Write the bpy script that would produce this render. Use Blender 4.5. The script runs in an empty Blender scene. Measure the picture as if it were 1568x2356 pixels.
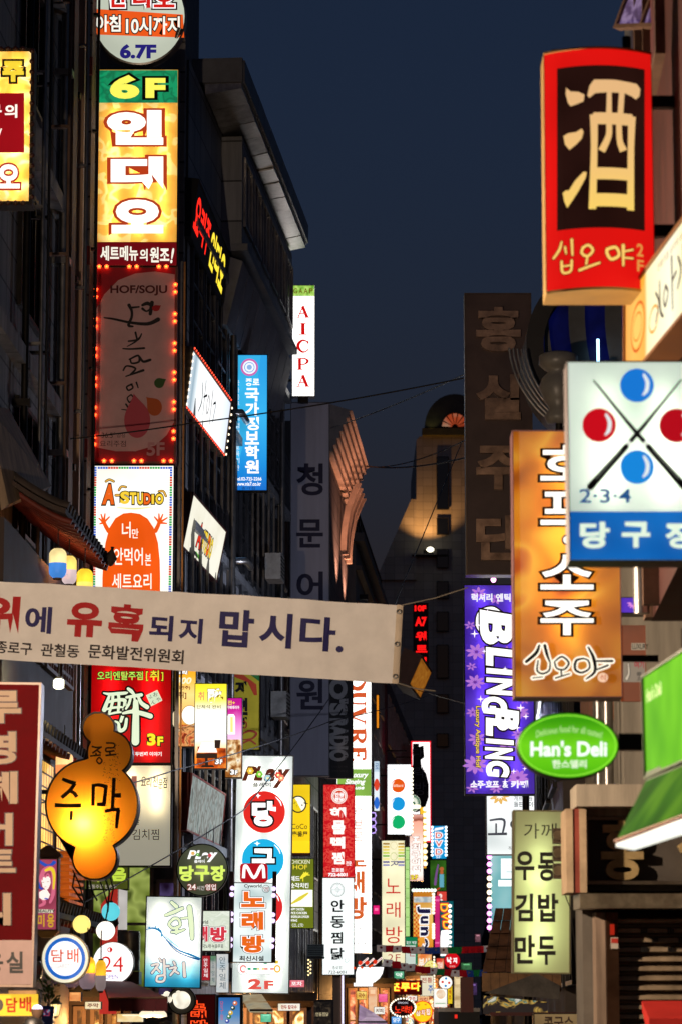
import bpy, bmesh, math, random
from mathutils import Vector, Matrix
random.seed(7)
SC = bpy.context.scene
COL = SC.collection
# ------------------------------------------------------------------ camera
F = 7060.0; CX, CY = 784.0, 1178.0            # focal length and centre of the photograph, in its own units (1568 wide)
PITCH = math.atan((2340 - CY) / F)
EYE = Vector((0, 0, 1.6))
cam = bpy.data.objects.new('camera', bpy.data.cameras.new('camera')); COL.objects.link(cam)
cam.location = EYE; cam.rotation_euler = (math.pi/2 + PITCH, 0, 0)
cam.data.sensor_fit = 'HORIZONTAL'; cam.data.sensor_width = 24; cam.data.lens = 24 * F / 1568
cam.data.clip_start = 0.5; cam.data.clip_end = 3000
cam.data.dof.use_dof = True; cam.data.dof.focus_distance = 52; cam.data.dof.aperture_fstop = 3.6
SC.camera = cam
# ------------------------------------------------------------------ dusk sky and exposure
W = bpy.data.worlds.new('World'); SC.world = W; W.use_nodes = True
nt = W.node_tree; nt.nodes.clear()
sky = nt.nodes.new('ShaderNodeTexSky'); sky.sky_type = 'NISHITA'; sky.sun_disc = False
sky.sun_elevation = math.radians(-0.5); sky.sun_rotation = math.radians(180)
sky.air_density = 1.2; sky.dust_density = 0.6; sky.ozone_density = 3.3
bg = nt.nodes.new('ShaderNodeBackground'); bg.inputs['Strength'].default_value = 0.1
wo = nt.nodes.new('ShaderNodeOutputWorld')
nt.links.new(sky.outputs[0], bg.inputs['Color']); nt.links.new(bg.outputs[0], wo.inputs['Surface'])
SC.view_settings.view_transform = 'Standard'; SC.view_settings.look = 'None'
SC.view_settings.exposure = 0.0; SC.view_settings.gamma = 1.0; SC.view_settings.use_curve_mapping = False
SC.render.engine = 'CYCLES'
SC.cycles.use_denoising = True; SC.cycles.max_bounces = 6; SC.cycles.sample_clamp_indirect = 3.0
SC.cycles.use_light_tree = True; SC.cycles.caustics_reflective = False; SC.cycles.caustics_refractive = False

# ------------------------------------------------------------------ materials
def lin(h):
    h = h.lstrip('#'); c = [int(h[i:i+2], 16)/255 for i in (0, 2, 4)]
    return tuple((x/12.92 if x <= .04045 else ((x+.055)/1.055)**2.4) for x in c) + (1,)
MATS = {}
def _new(name):
    m = bpy.data.materials.new(name); m.use_nodes = True
    return m, m.node_tree, m.node_tree.nodes['Principled BSDF']
def paint(h, rough=.6, var=.12, scale=3.0, metal=0.0, spec=.4, bump=0.0, streak=False):
    k = ('p', h, rough, var, scale, metal, bump, streak)
    if k in MATS: return MATS[k]
    m, t, b = _new('paint'); c = lin(h)
    b.inputs['Roughness'].default_value = rough; b.inputs['Metallic'].default_value = metal
    b.inputs['Specular IOR Level'].default_value = spec
    if var > 0:
        tc = t.nodes.new('ShaderNodeTexCoord'); n = t.nodes.new('ShaderNodeTexNoise')
        n.inputs['Scale'].default_value = scale; n.inputs['Detail'].default_value = 6; n.inputs['Roughness'].default_value = .65
        src = tc.outputs['Object']
        if streak:
            mp = t.nodes.new('ShaderNodeMapping'); mp.inputs['Scale'].default_value = (3, 3, .25)
            t.links.new(src, mp.inputs['Vector']); src = mp.outputs[0]
        t.links.new(src, n.inputs['Vector'])
        r = t.nodes.new('ShaderNodeValToRGB')
        r.color_ramp.elements[0].position = .3; r.color_ramp.elements[1].position = .7
        r.color_ramp.elements[0].color = tuple(max(0, x*(1-var*2.2)) for x in c[:3]) + (1,)
        r.color_ramp.elements[1].color = tuple(min(1, x*(1+var)) for x in c[:3]) + (1,)
        t.links.new(n.outputs['Fac'], r.inputs['Fac']); t.links.new(r.outputs[0], b.inputs['Base Color'])
        mr = t.nodes.new('ShaderNodeMapRange'); mr.inputs['To Min'].default_value = max(.05, rough-.12); mr.inputs['To Max'].default_value = min(1, rough+.15)
        t.links.new(n.outputs['Fac'], mr.inputs['Value']); t.links.new(mr.outputs[0], b.inputs['Roughness'])
        if bump:
            bp = t.nodes.new('ShaderNodeBump'); bp.inputs['Strength'].default_value = bump; bp.inputs['Distance'].default_value = .02
            t.links.new(n.outputs['Fac'], bp.inputs['Height']); t.links.new(bp.outputs[0], b.inputs['Normal'])
    else:
        b.inputs['Base Color'].default_value = c
    MATS[k] = m; return m
def metal(h, rough=.35, var=.15, scale=4): return paint(h, rough, var, scale, metal=.9, spec=.5, bump=.12)
def lit(h, s=1.0, var=.14, scale=1.1, ink=False, cloth=False):
    """the skin of a light box, a neon tube or a lamp, or a part made to glow as if lit: it gives off light of its colour"""
    k = ('l', h, s, var, scale, ink)
    if k in MATS: return MATS[k]
    m, t, b = _new('lit_face'); c = lin(h)
    b.inputs['Base Color'].default_value = tuple(x*.25 for x in c[:3]) + (1,)
    b.inputs['Roughness'].default_value = .4; b.inputs['Specular IOR Level'].default_value = .15
    b.inputs['Emission Color'].default_value = c; b.inputs['Emission Strength'].default_value = s
    if var > 0:
        tc = t.nodes.new('ShaderNodeTexCoord'); n = t.nodes.new('ShaderNodeTexNoise')
        n.inputs['Scale'].default_value = scale; n.inputs['Detail'].default_value = 1.5
        mr = t.nodes.new('ShaderNodeMapRange'); mr.inputs['From Min'].default_value = .3; mr.inputs['From Max'].default_value = .7
        mr.inputs['To Min'].default_value = s*(1-var*1.6); mr.inputs['To Max'].default_value = s*(1+var)  # noise in the emission imitates the uneven glow of tubes inside
        t.links.new(tc.outputs['Object'], n.inputs['Vector']); t.links.new(n.outputs['Fac'], mr.inputs['Value'])
        t.links.new(mr.outputs[0], b.inputs['Emission Strength'])
    if ink:
        try: m.cycles.emission_sampling = 'NONE'
        except Exception: pass
    MATS[k] = m; return m
def ink(h, s=1.0): return lit(h, s, 0, ink=True)
def print2(stops, s=1.0, kind='noise', scale=2.0, axis=2, lo=0, hi=1, emit=True, detail=3, distort=0.0):
    """a printed picture or a graded print: colours run along a noise, or along one axis of the sign itself"""
    k = ('g', tuple(stops), s, kind, scale, axis, lo, hi, emit, distort)
    if k in MATS: return MATS[k]
    m, t, b = _new('printed_face'); tc = t.nodes.new('ShaderNodeTexCoord')
    r = t.nodes.new('ShaderNodeValToRGB'); el = r.color_ramp.elements
    while len(el) < len(stops): el.new(.5)
    for e, (p, h) in zip(el, stops): e.position = p
    for e, (p, h) in zip(el, stops): e.color = lin(h)
    if kind == 'noise':
        n = t.nodes.new('ShaderNodeTexNoise'); n.inputs['Scale'].default_value = scale; n.inputs['Detail'].default_value = detail
        n.inputs['Distortion'].default_value = distort
        t.links.new(tc.outputs['Object'], n.inputs['Vector']); t.links.new(n.outputs['Fac'], r.inputs['Fac'])
    elif kind == 'check':
        n = t.nodes.new('ShaderNodeTexChecker'); n.inputs['Scale'].default_value = scale
        t.links.new(tc.outputs['Object'], n.inputs['Vector']); t.links.new(n.outputs['Fac'], r.inputs['Fac'])
    else:
        sp = t.nodes.new('ShaderNodeSeparateXYZ'); mr = t.nodes.new('ShaderNodeMapRange')
        mr.inputs['From Min'].default_value = lo; mr.inputs['From Max'].default_value = hi
        t.links.new(tc.outputs['Object'], sp.inputs[0]); t.links.new(sp.outputs[axis], mr.inputs['Value'])
        n = t.nodes.new('ShaderNodeTexNoise'); n.inputs['Scale'].default_value = scale; n.inputs['Detail'].default_value = 2
        t.links.new(tc.outputs['Object'], n.inputs['Vector'])
        ma = t.nodes.new('ShaderNodeMath'); ma.operation = 'MULTIPLY_ADD'; ma.inputs[1].default_value = distort; 
        t.links.new(n.outputs['Fac'], ma.inputs[0]); t.links.new(mr.outputs[0], ma.inputs[2]); t.links.new(ma.outputs[0], r.inputs['Fac'])
    if emit:
        t.links.new(r.outputs[0], b.inputs['Emission Color']); b.inputs['Emission Strength'].default_value = s
        b.inputs['Base Color'].default_value = (.05, .05, .05, 1)
    else:
        t.links.new(r.outputs[0], b.inputs['Base Color'])
    b.inputs['Roughness'].default_value = .6; b.inputs['Specular IOR Level'].default_value = 0
    MATS[k] = m; return m
def backlit(m, keep=.55):
    """a light box face that also lets the tubes inside shine through it"""
    m = m.copy(); t = m.node_tree; b = t.nodes['Principled BSDF']; o = [n for n in t.nodes if n.type == 'OUTPUT_MATERIAL'][0]
    tr = t.nodes.new('ShaderNodeBsdfTranslucent'); ad = t.nodes.new('ShaderNodeAddShader'); c = b.inputs['Emission Color']
    if c.is_linked: t.links.new(c.links[0].from_socket, tr.inputs[0])
    else: tr.inputs[0].default_value = c.default_value
    st = b.inputs['Emission Strength']
    if st.is_linked:
        q = t.nodes.new('ShaderNodeMath'); q.operation = 'MULTIPLY'; q.inputs[1].default_value = keep
        t.links.new(st.links[0].from_socket, q.inputs[0]); t.links.new(q.outputs[0], st)
    else: st.default_value *= keep
    t.links.new(b.outputs[0], ad.inputs[0]); t.links.new(tr.outputs[0], ad.inputs[1]); t.links.new(ad.outputs[0], o.inputs[0])
    return m
def shade(h, glow=0.0, rough=.5):
    """translucent acrylic, paper or cloth; glow adds emission of its own to the light from behind"""
    k = ('t', h, glow)
    if k in MATS: return MATS[k]
    m = bpy.data.materials.new('translucent_skin'); m.use_nodes = True; t = m.node_tree; t.nodes.clear()
    c = lin(h); o = t.nodes.new('ShaderNodeOutputMaterial')
    tr = t.nodes.new('ShaderNodeBsdfTranslucent'); tr.inputs[0].default_value = c
    df = t.nodes.new('ShaderNodeBsdfDiffuse'); df.inputs[0].default_value = c
    mx = t.nodes.new('ShaderNodeMixShader'); mx.inputs[0].default_value = .3
    t.links.new(tr.outputs[0], mx.inputs[1]); t.links.new(df.outputs[0], mx.inputs[2])
    if glow:
        em = t.nodes.new('ShaderNodeEmission'); em.inputs[0].default_value = c; em.inputs[1].default_value = glow
        ad = t.nodes.new('ShaderNodeAddShader'); t.links.new(mx.outputs[0], ad.inputs[0]); t.links.new(em.outputs[0], ad.inputs[1])
        t.links.new(ad.outputs[0], o.inputs[0])
    else: t.links.new(mx.outputs[0], o.inputs[0])
    MATS[k] = m; return m
BLACK = paint('#0b0a0a', .5, 0); DARK = metal('#2a2826', .45); STEEL = metal('#8d8b88', .35); ALU = metal('#c9c6c0', .3)
DGLASS = paint('#0c1014', .08, 0, spec=.8)

# ------------------------------------------------------------------ photograph point -> place in the street
S_, C_ = math.sin(PITCH), math.cos(PITCH)
def ray(px, py):
    a = (px - CX)/F; b = (CY - py)/F
    return Vector((a, C_ - b*S_, S_ + b*C_))
def at(px, py, D):
    r = ray(px, py); return EYE + r*(D/r.y)
def zat(py, D): return at(CX, py, D).z
def xat(px, D): return at(px, 2300, D).x

# ------------------------------------------------------------------ mesh builder
class MB:
    def __init__(s): s.v = []; s.f = []; s.sm = []
    def poly(s, pts, smooth=False):
        n = len(s.v); s.v += [tuple(p) for p in pts]; s.f.append(tuple(range(n, n+len(pts)))); s.sm.append(smooth)
    def add(s, vs, fs, smooth=False):
        n = len(s.v); s.v += [tuple(p) for p in vs]
        for f in fs: s.f.append(tuple(i+n for i in f)); s.sm.append(smooth)
    def box(s, x0, y0, z0, x1, y1, z1):
        s.add([(x0,y0,z0),(x1,y0,z0),(x1,y1,z0),(x0,y1,z0),(x0,y0,z1),(x1,y0,z1),(x1,y1,z1),(x0,y1,z1)],
              [(3,2,1,0),(4,5,6,7),(0,1,5,4),(1,2,6,5),(2,3,7,6),(3,0,4,7)])
    def hexa(s, a, b):                      # two quads (front, back) joined
        s.add(list(a)+list(b), [(0,1,2,3),(7,6,5,4),(4,5,1,0),(5,6,2,1),(6,7,3,2),(7,4,0,3)])
    def prism(s, pts, y0, y1, caps=True):   # outline in x,z pushed along y
        n = len(pts); vs = [(p[0], y0, p[1]) for p in pts] + [(p[0], y1, p[1]) for p in pts]
        fs = [(i, i+n, (i+1) % n + n, (i+1) % n) for i in range(n)]
        if caps: fs += [tuple(range(n)), tuple(range(2*n-1, n-1, -1))]
        s.add(vs, fs)
    def tube(s, pts, r, n=8, cap=True):
        pts = [Vector(p) for p in pts]; rs = r if isinstance(r, (list, tuple)) else [r]*len(pts)
        vs = []; fs = []
        for i, p in enumerate(pts):
            d = (pts[min(i+1, len(pts)-1)] - pts[max(i-1, 0)]).normalized()
            a = d.cross(Vector((0, 0, 1)) if abs(d.z) < .9 else Vector((1, 0, 0))).normalized(); b = d.cross(a)
            for k in range(n):
                t = 2*math.pi*k/n; vs.append(p + (a*math.cos(t) + b*math.sin(t))*rs[i])
        for i in range(len(pts)-1):
            for k in range(n): fs.append((i*n+k, i*n+(k+1) % n, (i+1)*n+(k+1) % n, (i+1)*n+k))
        s.add(vs, fs, True)
        if cap: s.add(vs[:n], [tuple(range(n-1, -1, -1))]); s.add(vs[-n:], [tuple(range(n))])
    def lathe(s, prof, c=(0, 0, 0), n=20, ang0=0, ang1=2*math.pi):  # (radius, z)
        vs = []; fs = []; m = len(prof); full = abs(ang1-ang0-2*math.pi) < 1e-6; k = n if full else n+1
        for i in range(k):
            t = ang0 + (ang1-ang0)*i/n
            for r, z in prof: vs.append((c[0]+r*math.cos(t), c[1]+r*math.sin(t), c[2]+z))
        for i in range(n):
            j = (i+1) % k
            for q in range(m-1): fs.append((i*m+q, j*m+q, j*m+q+1, i*m+q+1))
        s.add(vs, fs, True)
    def ball(s, c, r, n=16, sz=1.0):
        s.lathe([(r*math.sin(math.pi*i/n)+1e-5, -r*sz*math.cos(math.pi*i/n)) for i in range(n+1)], c, n)
    def build(s, name, mat, parent=None, mw=None):
        me = bpy.data.meshes.new(name); me.from_pydata(s.v, [], s.f)
        me.polygons.foreach_set('use_smooth', s.sm); me.materials.append(mat); me.update()
        o = bpy.data.objects.new(name, me); COL.objects.link(o)
        if parent is not None: o.parent = parent
        if mw is not None: o.matrix_world = mw
        return o
def tag(o, label, cat, group=None):
    o['label'] = label; o['category'] = cat
    if group: o['group'] = group
    return o
def structure(o): o['kind'] = 'structure'; return o
def empty(name, loc, label, cat, group=None, mw=None):
    o = bpy.data.objects.new(name, None); COL.objects.link(o); o.empty_display_size = .2
    if mw is not None: o.matrix_world = mw
    else: o.location = loc
    return tag(o, label, cat, group)
def frame(O, r, u):
    r = Vector(r).normalized(); u = Vector(u); u = (u - r*u.dot(r)).normalized(); n = r.cross(u)
    return Matrix(((r.x, -n.x, u.x, O.x), (r.y, -n.y, u.y, O.y), (r.z, -n.z, u.z, O.z), (0, 0, 0, 1)))
def lamp(kind, loc, power, col, parent=None, name='lamp', size=.05, rot=None, spot=None):
    d = bpy.data.lights.new(name, kind); d.energy = power; d.color = lin(col)[:3]
    if kind == 'POINT': d.shadow_soft_size = size
    if kind == 'SPOT': d.shadow_soft_size = size; d.spot_size = spot or 1.2; d.spot_blend = .6
    o = bpy.data.objects.new(name, d); COL.objects.link(o); o.location = loc
    if rot: o.rotation_euler = rot
    if parent is not None: o.parent = parent
    return o
# ------------------------------------------------------------------ writing
GC = {}
def glyph(body, off=0.0, shear=0.0):
    k = (body, round(off, 4), shear)
    if k in GC: return GC[k]
    cu = bpy.data.curves.new('writing', 'FONT'); cu.body = body; cu.offset = off; cu.shear = shear; cu.resolution_u = 4
    ob = bpy.data.objects.new('writing', cu)
    me = bpy.data.meshes.new_from_object(ob)
    r = ([(v.co.x, v.co.y) for v in me.vertices], [tuple(p.vertices) for p in me.polygons])
    bpy.data.objects.remove(ob); bpy.data.curves.remove(cu); bpy.data.meshes.remove(me)
    GC[k] = r; return r
def smoothline(p, w, n=5):
    """Catmull-Rom through brush points with widths"""
    if len(p) < 3: return list(p), list(w)
    P = [p[0]]+list(p)+[p[-1]]; Q = [w[0]]+list(w)+[w[-1]]; op = []; ow = []
    for i in range(1, len(P)-2):
        for j in range(n):
            t = j/n; t2 = t*t; t3 = t2*t
            op.append(tuple(.5*((2*P[i][c])+(-P[i-1][c]+P[i+1][c])*t+(2*P[i-1][c]-5*P[i][c]+4*P[i+1][c]-P[i+2][c])*t2+(-P[i-1][c]+3*P[i][c]-3*P[i+1][c]+P[i+2][c])*t3) for c in (0, 1)))
            ow.append(Q[i]+(Q[i+1]-Q[i])*t)
    op.append(p[-1]); ow.append(w[-1]); return op, ow

class Sign:
    """one sign board: an Empty with cabinet, face, printing and lettering as its parts. Positions are the
    photograph's own units and are put on the real plane of the board."""
    def __init__(s, name, label, x0, y0, x1, y1, D, face=None, cat='sign', group=None, cab=None, fw=3.0, T=.25,
                 shape='box', outline=None, yaw=0, roll=0, quad=None, canvas=None, rim=.02, sag=0, open_back=False, base=True):
        s.k = 0; s.canvas = canvas; s.sag = sag; s.box = (x0, y0, x1, y1); s.sub = sag > 0
        if quad:                              # four corners in the street: TL, TR, BR, BL
            TL, TR, BR, BL = [Vector(q) for q in quad]
            O = (BL+BR)/2; s.M = frame(O, (TR-TL)+(BR-BL), (TL-BL)+(TR-BR))
        else:
            O = at((x0+x1)/2, y1, D)
            r = Vector((math.cos(yaw), math.sin(yaw), 0)); n = r.cross(Vector((0, 0, 1)))
            u = Vector((0, 0, 1)); r2 = r*math.cos(roll) + u*math.sin(roll); u2 = u*math.cos(roll) - r*math.sin(roll)
            s.M = frame(O, r2, u2)
        s.I = s.M.inverted(); s.e = empty(name, None, label, cat, group, mw=s.M)
        s.pxm = 1.0
        if quad:
            l = [s.I @ q for q in (TL, TR, BR, BL)]
            s.W2 = ((l[1].x-l[0].x)+(l[2].x-l[3].x))/4; s.H2 = ((l[0].z-l[3].z)+(l[1].z-l[2].z))/2
            s.u0, s.u1, s.v0, s.v1 = -s.W2, s.W2, 0, s.H2
        elif canvas:
            pass
        else:
            a = s.m(x0, y0); b = s.m(x1, y1); c = s.m(x0, y1); d = s.m(x1, y0)
            s.u0 = (a[0]+c[0])/2; s.u1 = (b[0]+d[0])/2; s.v1 = (a[1]+d[1])/2; s.v0 = (b[1]+c[1])/2
        s.px = abs(s.u1-s.u0)/max(1e-6, abs(x1-x0)); f = fw*s.px; s.f = f
        cab = cab or DARK; s.T = T; s.shape = shape
        if shape == 'box':
            u0, u1, v0, v1 = s.u0, s.u1, s.v0, s.v1; m = MB()
            if sag:
                N = 24; us = [u0-f+(u1-u0+2*f)*i/N for i in range(N+1)]
                for z0, z1 in ((v1, v1+f*2), (v0-f*3, v0)):
                    out = [(u, s.bulge(u)-.03) for u in us] + [(u1+f, T), (u0-f, T)]
                    n = len(out); m.add([(p[0], p[1], z0) for p in out]+[(p[0], p[1], z1) for p in out],
                          [(i, (i+1) % n, (i+1) % n+n, i+n) for i in range(n)]+[tuple(range(n-1, -1, -1)), tuple(range(n, 2*n))])
                m.box(u0-f, 0, v0, u0, T, v1); m.box(u1, 0, v0, u1+f, T, v1); m.box(u0, T-.01, v0, u1, T, v1)
            else:
                m.box(u0-f, -rim, v0-f, u0, T, v1+f); m.box(u1, -rim, v0-f, u1+f, T, v1+f)
                m.box(u0, -rim, v1, u1, T, v1+f); m.box(u0, -rim, v0-f, u1, T, v0)
                m.box(u0, T-.012, v0, u1, T-.002, v1)
            m.build('cabinet', cab, s.e)
            if face: s.rect(x0, y0, x1, y1, face, 'face') if not quad else s.rect(0, 0, canvas[0], canvas[1], face, 'face')
        elif shape == 'disc':
            cx, cz = (s.u0+s.u1)/2, (s.v0+s.v1)/2; ru, rv = (s.u1-s.u0)/2, (s.v1-s.v0)/2; N = 48; m = MB()
            def ringp(k, y): return [(cx+(ru+k)*math.cos(2*math.pi*i/N), y, cz+(rv+k)*math.sin(2*math.pi*i/N)) for i in range(N)]
            rs = [ringp(0, 0), ringp(0, -rim), ringp(f, -rim*.4), ringp(f, T), ringp(0, T+.02)]
            for a, b in zip(rs, rs[1:]):
                m.add(a+b, [(i, (i+1) % N, (i+1) % N+N, i+N) for i in range(N)], True)
            m.poly(ringp(0, T+.02)); m.build('cabinet', cab, s.e)
            if face: s.ellipse((x0+x1)/2, (y0+y1)/2, (x1-x0)/2, (y1-y0)/2, face, 'face')
        elif shape == 'poly':
            P = [s.m(*p) for p in outline]; n = len(P); m = MB()
            c = (sum(p[0] for p in P)/n, sum(p[1] for p in P)/n)
            nr = []
            for i in range(n):
                a, b = P[i-1], P[(i+1) % n]; t = Vector((b[0]-a[0], b[1]-a[1])); t = t.normalized() if t.length else Vector((1, 0)); nr.append((t.y, -t.x))
            area = sum(P[i-1][0]*P[i][1]-P[i][0]*P[i-1][1] for i in range(n))
            sg = 1 if area > 0 else -1
            Q = [(p[0]+sg*f*q[0], p[1]+sg*f*q[1]) for p, q in zip(P, nr)]
            rs = [[(p[0], 0, p[1]) for p in P], [(p[0], -rim, p[1]) for p in P], [(p[0], -rim, p[1]) for p in Q], [(p[0], T, p[1]) for p in Q]]
            for a, b in zip(rs, rs[1:]): m.add(a+b, [(i, (i+1) % n, (i+1) % n+n, i+n) for i in range(n)])
            m.poly([(p[0], T, p[1]) for p in Q]); m.build('cabinet', cab, s.e)
            if face: s.poly(outline, face, 'face')
    def bulge(s, u):
        if not s.sag: return 0.0
        c = (s.u0+s.u1)/2; h = (s.u1-s.u0)/2; return -s.sag*max(0, 1-((u-c)/h)**2)
    def m(s, px, py):
        if s.canvas: return (s.u0+(s.u1-s.u0)*px/s.canvas[0], s.v1-(s.v1-s.v0)*py/s.canvas[1])
        o = s.I @ EYE; d = (s.I.to_3x3()) @ ray(px, py); t = -o.y/d.y; q = o + d*t
        return (q.x, q.z)
    def lay(s): s.k += 1; return -.003-.0016*s.k
    def place(s, pts, y): 
        r = []
        for p in pts:
            u, v = s.m(*p); r.append((u, y+s.bulge(u), v))
        return r
    def finish(s, mb, name, mat):
        o = mb.build(name, mat, s.e)
        if s.sub:
            bm = bmesh.new(); bm.from_mesh(o.data)
            for i in range(1, 20):
                u = s.u0+(s.u1-s.u0)*i/20
                bmesh.ops.bisect_plane(bm, geom=bm.verts[:]+bm.edges[:]+bm.faces[:], plane_co=(u, 0, 0), plane_no=(1, 0, 0))
            y = s.last
            for v in bm.verts: v.co.y = y+s.bulge(v.co.x)
            bm.to_mesh(o.data); bm.free()
        return o
    def poly(s, pts, mat, name='panel'): return s.polys([pts], mat, name)
    def polys(s, lists, mat, name='emblem', dy=.0003):
        y = s.lay(); s.last = y; m = MB()
        for i, pts in enumerate(lists): m.poly(s.place(pts, y - (0 if s.sub else dy*i)))
        return s.finish(m, name, mat)
    def rect(s, x0, y0, x1, y1, mat, name='panel'):
        if name == 'face' and not s.canvas:
            y = s.lay(); s.last = y; m = MB(); m.poly([(s.u0, y, s.v0), (s.u1, y, s.v0), (s.u1, y, s.v1), (s.u0, y, s.v1)]); return s.finish(m, name, mat)
        return s.poly([(x0, y1), (x1, y1), (x1, y0), (x0, y0)], mat, name)
    def clip(s, x):  # keep a panel inside the board
        return x
    def epts(s, cx, cy, rx, ry, a0=0, a1=360, n=36):
        return [(cx+rx*math.cos(math.radians(a0+(a1-a0)*i/n)), cy+ry*math.sin(math.radians(a0+(a1-a0)*i/n))) for i in range(n if abs(a1-a0) >= 360 else n+1)]
    def ellipse(s, cx, cy, rx, ry, mat, name='emblem'): return s.poly(s.epts(cx, cy, rx, ry)[::-1], mat, name)
    def ellipses(s, L, mat, name='emblem'): return s.polys([s.epts(*e, n=18)[::-1] for e in L], mat, name)
    def ring(s, cx, cy, rx, ry, w, mat, name='emblem', a0=0, a1=360):
        y = s.lay(); s.last = y; m = MB(); a = s.epts(cx, cy, rx, ry, a0, a1); b = s.epts(cx, cy, rx-w, ry-w, a0, a1); n = len(a)
        vs = s.place(a, y)+s.place(b, y); e = n if abs(a1-a0) >= 360 else n-1
        m.add(vs, [(i, i+n, (i+1) % n+n, (i+1) % n) for i in range(e)]); return s.finish(m, name, mat)
    def _map(s, body, x0, y0, x1, y1, off, shear, rot):
        v, f = glyph(body, off, shear)
        if not v: return None
        a0 = min(p[0] for p in v); a1 = max(p[0] for p in v); b0 = min(p[1] for p in v); b1 = max(p[1] for p in v)
        if rot == 90: sx, sy = (y1-y0)/max(1e-6, a1-a0), (x1-x0)/max(1e-6, b1-b0); fn = lambda p: (x0+(p[1]-b0)*sy, y0+(p[0]-a0)*sx)
        else: sx, sy = (x1-x0)/max(1e-6, a1-a0), (y1-y0)/max(1e-6, b1-b0); fn = lambda p: (x0+(p[0]-a0)*sx, y1-(p[1]-b0)*sy)
        return fn, math.sqrt(abs(sx*sy))
    def words(s, items, mat, bold=.0, out=(), shear=0, rot=0, name='lettering', warp=None):
        """items: (text, x0, y0, x1, y1); outlines first, widest at the back"""
        res = None
        for w, om in sorted(out, key=lambda q: -q[0]) + [(0, mat)]:
            y = s.lay(); s.last = y; m = MB()
            for it in items:
                q = s._map(*it[:5], bold, shear, rot)
                if not q: continue
                fn, sc = q; v, f = glyph(it[0], bold + w/sc, shear)
                pts = [fn(p) for p in v]
                if warp: pts = [warp(p) for p in pts]
                m.add(s.place(pts, y), f)
            res = s.finish(m, name if w == 0 else 'letter_outline', om)
        return res
    def text(s, body, x0, y0, x1, y1, mat, **k): return s.words([(body, x0, y0, x1, y1)], mat, **k)
    def column(s, chars, x0, y0, x1, y1, mat, gap=.14, **k):
        n = len(chars); h = (y1-y0)/n
        return s.words([(c, x0, y0+h*i, x1, y0+h*(i+1-gap)) for i, c in enumerate(chars)], mat, **k)
    def brush(s, strokes, mat, out=(), name='lettering', z=None, cap=True):
        """strokes: list of ([(x,y)...], width or [widths]); z converts traced points"""
        res = None
        for w0, om in sorted(out, key=lambda q: -q[0]) + [(0, mat)]:
            y = s.lay(); s.last = y; m = MB()
            for si, (pts, w) in enumerate(strokes):
                if z: pts = [z(*p) for p in pts]
                ws = list(w) if isinstance(w, (list, tuple)) else [w]*len(pts)
                p, ws = smoothline(pts, ws); yy = y - (0 if s.sub else .0002*si); L = []; R = []
                for i in range(len(p)):
                    a, b = p[max(0, i-1)], p[min(len(p)-1, i+1)]; d = math.hypot(b[0]-a[0], b[1]-a[1]) or 1
                    nx, ny = -(b[1]-a[1])/d, (b[0]-a[0])/d; h = ws[i]/2+w0
                    L.append((p[i][0]+nx*h, p[i][1]+ny*h)); R.append((p[i][0]-nx*h, p[i][1]-ny*h))
                n = len(p); m.add(s.place(L+R, yy), [(i, i+1, i+1+n, i+n) for i in range(n-1)])
                if cap:
                    for e in (0, -1): m.poly(s.place([(p[e][0]+(ws[e]/2+w0)*math.cos(t*math.pi/6), p[e][1]+(ws[e]/2+w0)*math.sin(t*math.pi/6)) for t in range(12)], yy-.0001))
            res = s.finish(m, name if w0 == 0 else 'letter_outline', om)
        return res
    def bulbs(s, pts, r, mat, name='bulb', y=-.03):
        """each bulb a small dome of its own, sharing one mesh"""
        first = None
        for px, py in pts:
            u, v = s.m(px, py)
            if first is None:
                m = MB(); m.lathe([(r*1.15, 0), (r, .25*r), (r*.8, .7*r), (r*.4, .95*r), (.0005, r)], n=10)
                first = m.build(name, mat, s.e); o = first; me = first.data
            else:
                o = bpy.data.objects.new(name, me); COL.objects.link(o); o.parent = s.e
            o.rotation_euler = (math.pi/2, 0, 0); o.location = (u, y + s.bulge(u), v)
    def arms(s, side, length=.5, zs=(.15, .85), mat=None, r=.025):
        for q in zs:
            z = s.v0+(s.v1-s.v0)*q; m = MB()
            x = s.u0-s.f if side == 'L' else s.u1+s.f; e = x-length if side == 'L' else x+length
            m.box(min(x, e), s.T*.5-r, z-r, max(x, e), s.T*.5+r, z+r); m.build('bracket', mat or DARK, s.e)
    def tubes(s, xs, y0, y1, power, col='#fff6e4', depth=.12):
        """fluorescent tubes standing inside the cabinet, shining on the back of the face"""
        for x in xs:
            a, b = s.m(x, y0), s.m(x, y1); L = abs(a[1]-b[1]); o = lamp('AREA', ((a[0]+b[0])/2, depth, (a[1]+b[1])/2), power*3.5*L, col, s.e, 'tube_lamp', rot=(-math.pi/2, 0, 0))
            o.data.shape = 'RECTANGLE'; o.data.size = .05; o.data.size_y = L
    def inner(s, px, py, power, col='#fff2d0', depth=.12):
        u, v = s.m(px, py); return lamp('POINT', (u, depth, v), power, col, s.e, 'tube_lamp', .03)
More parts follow.
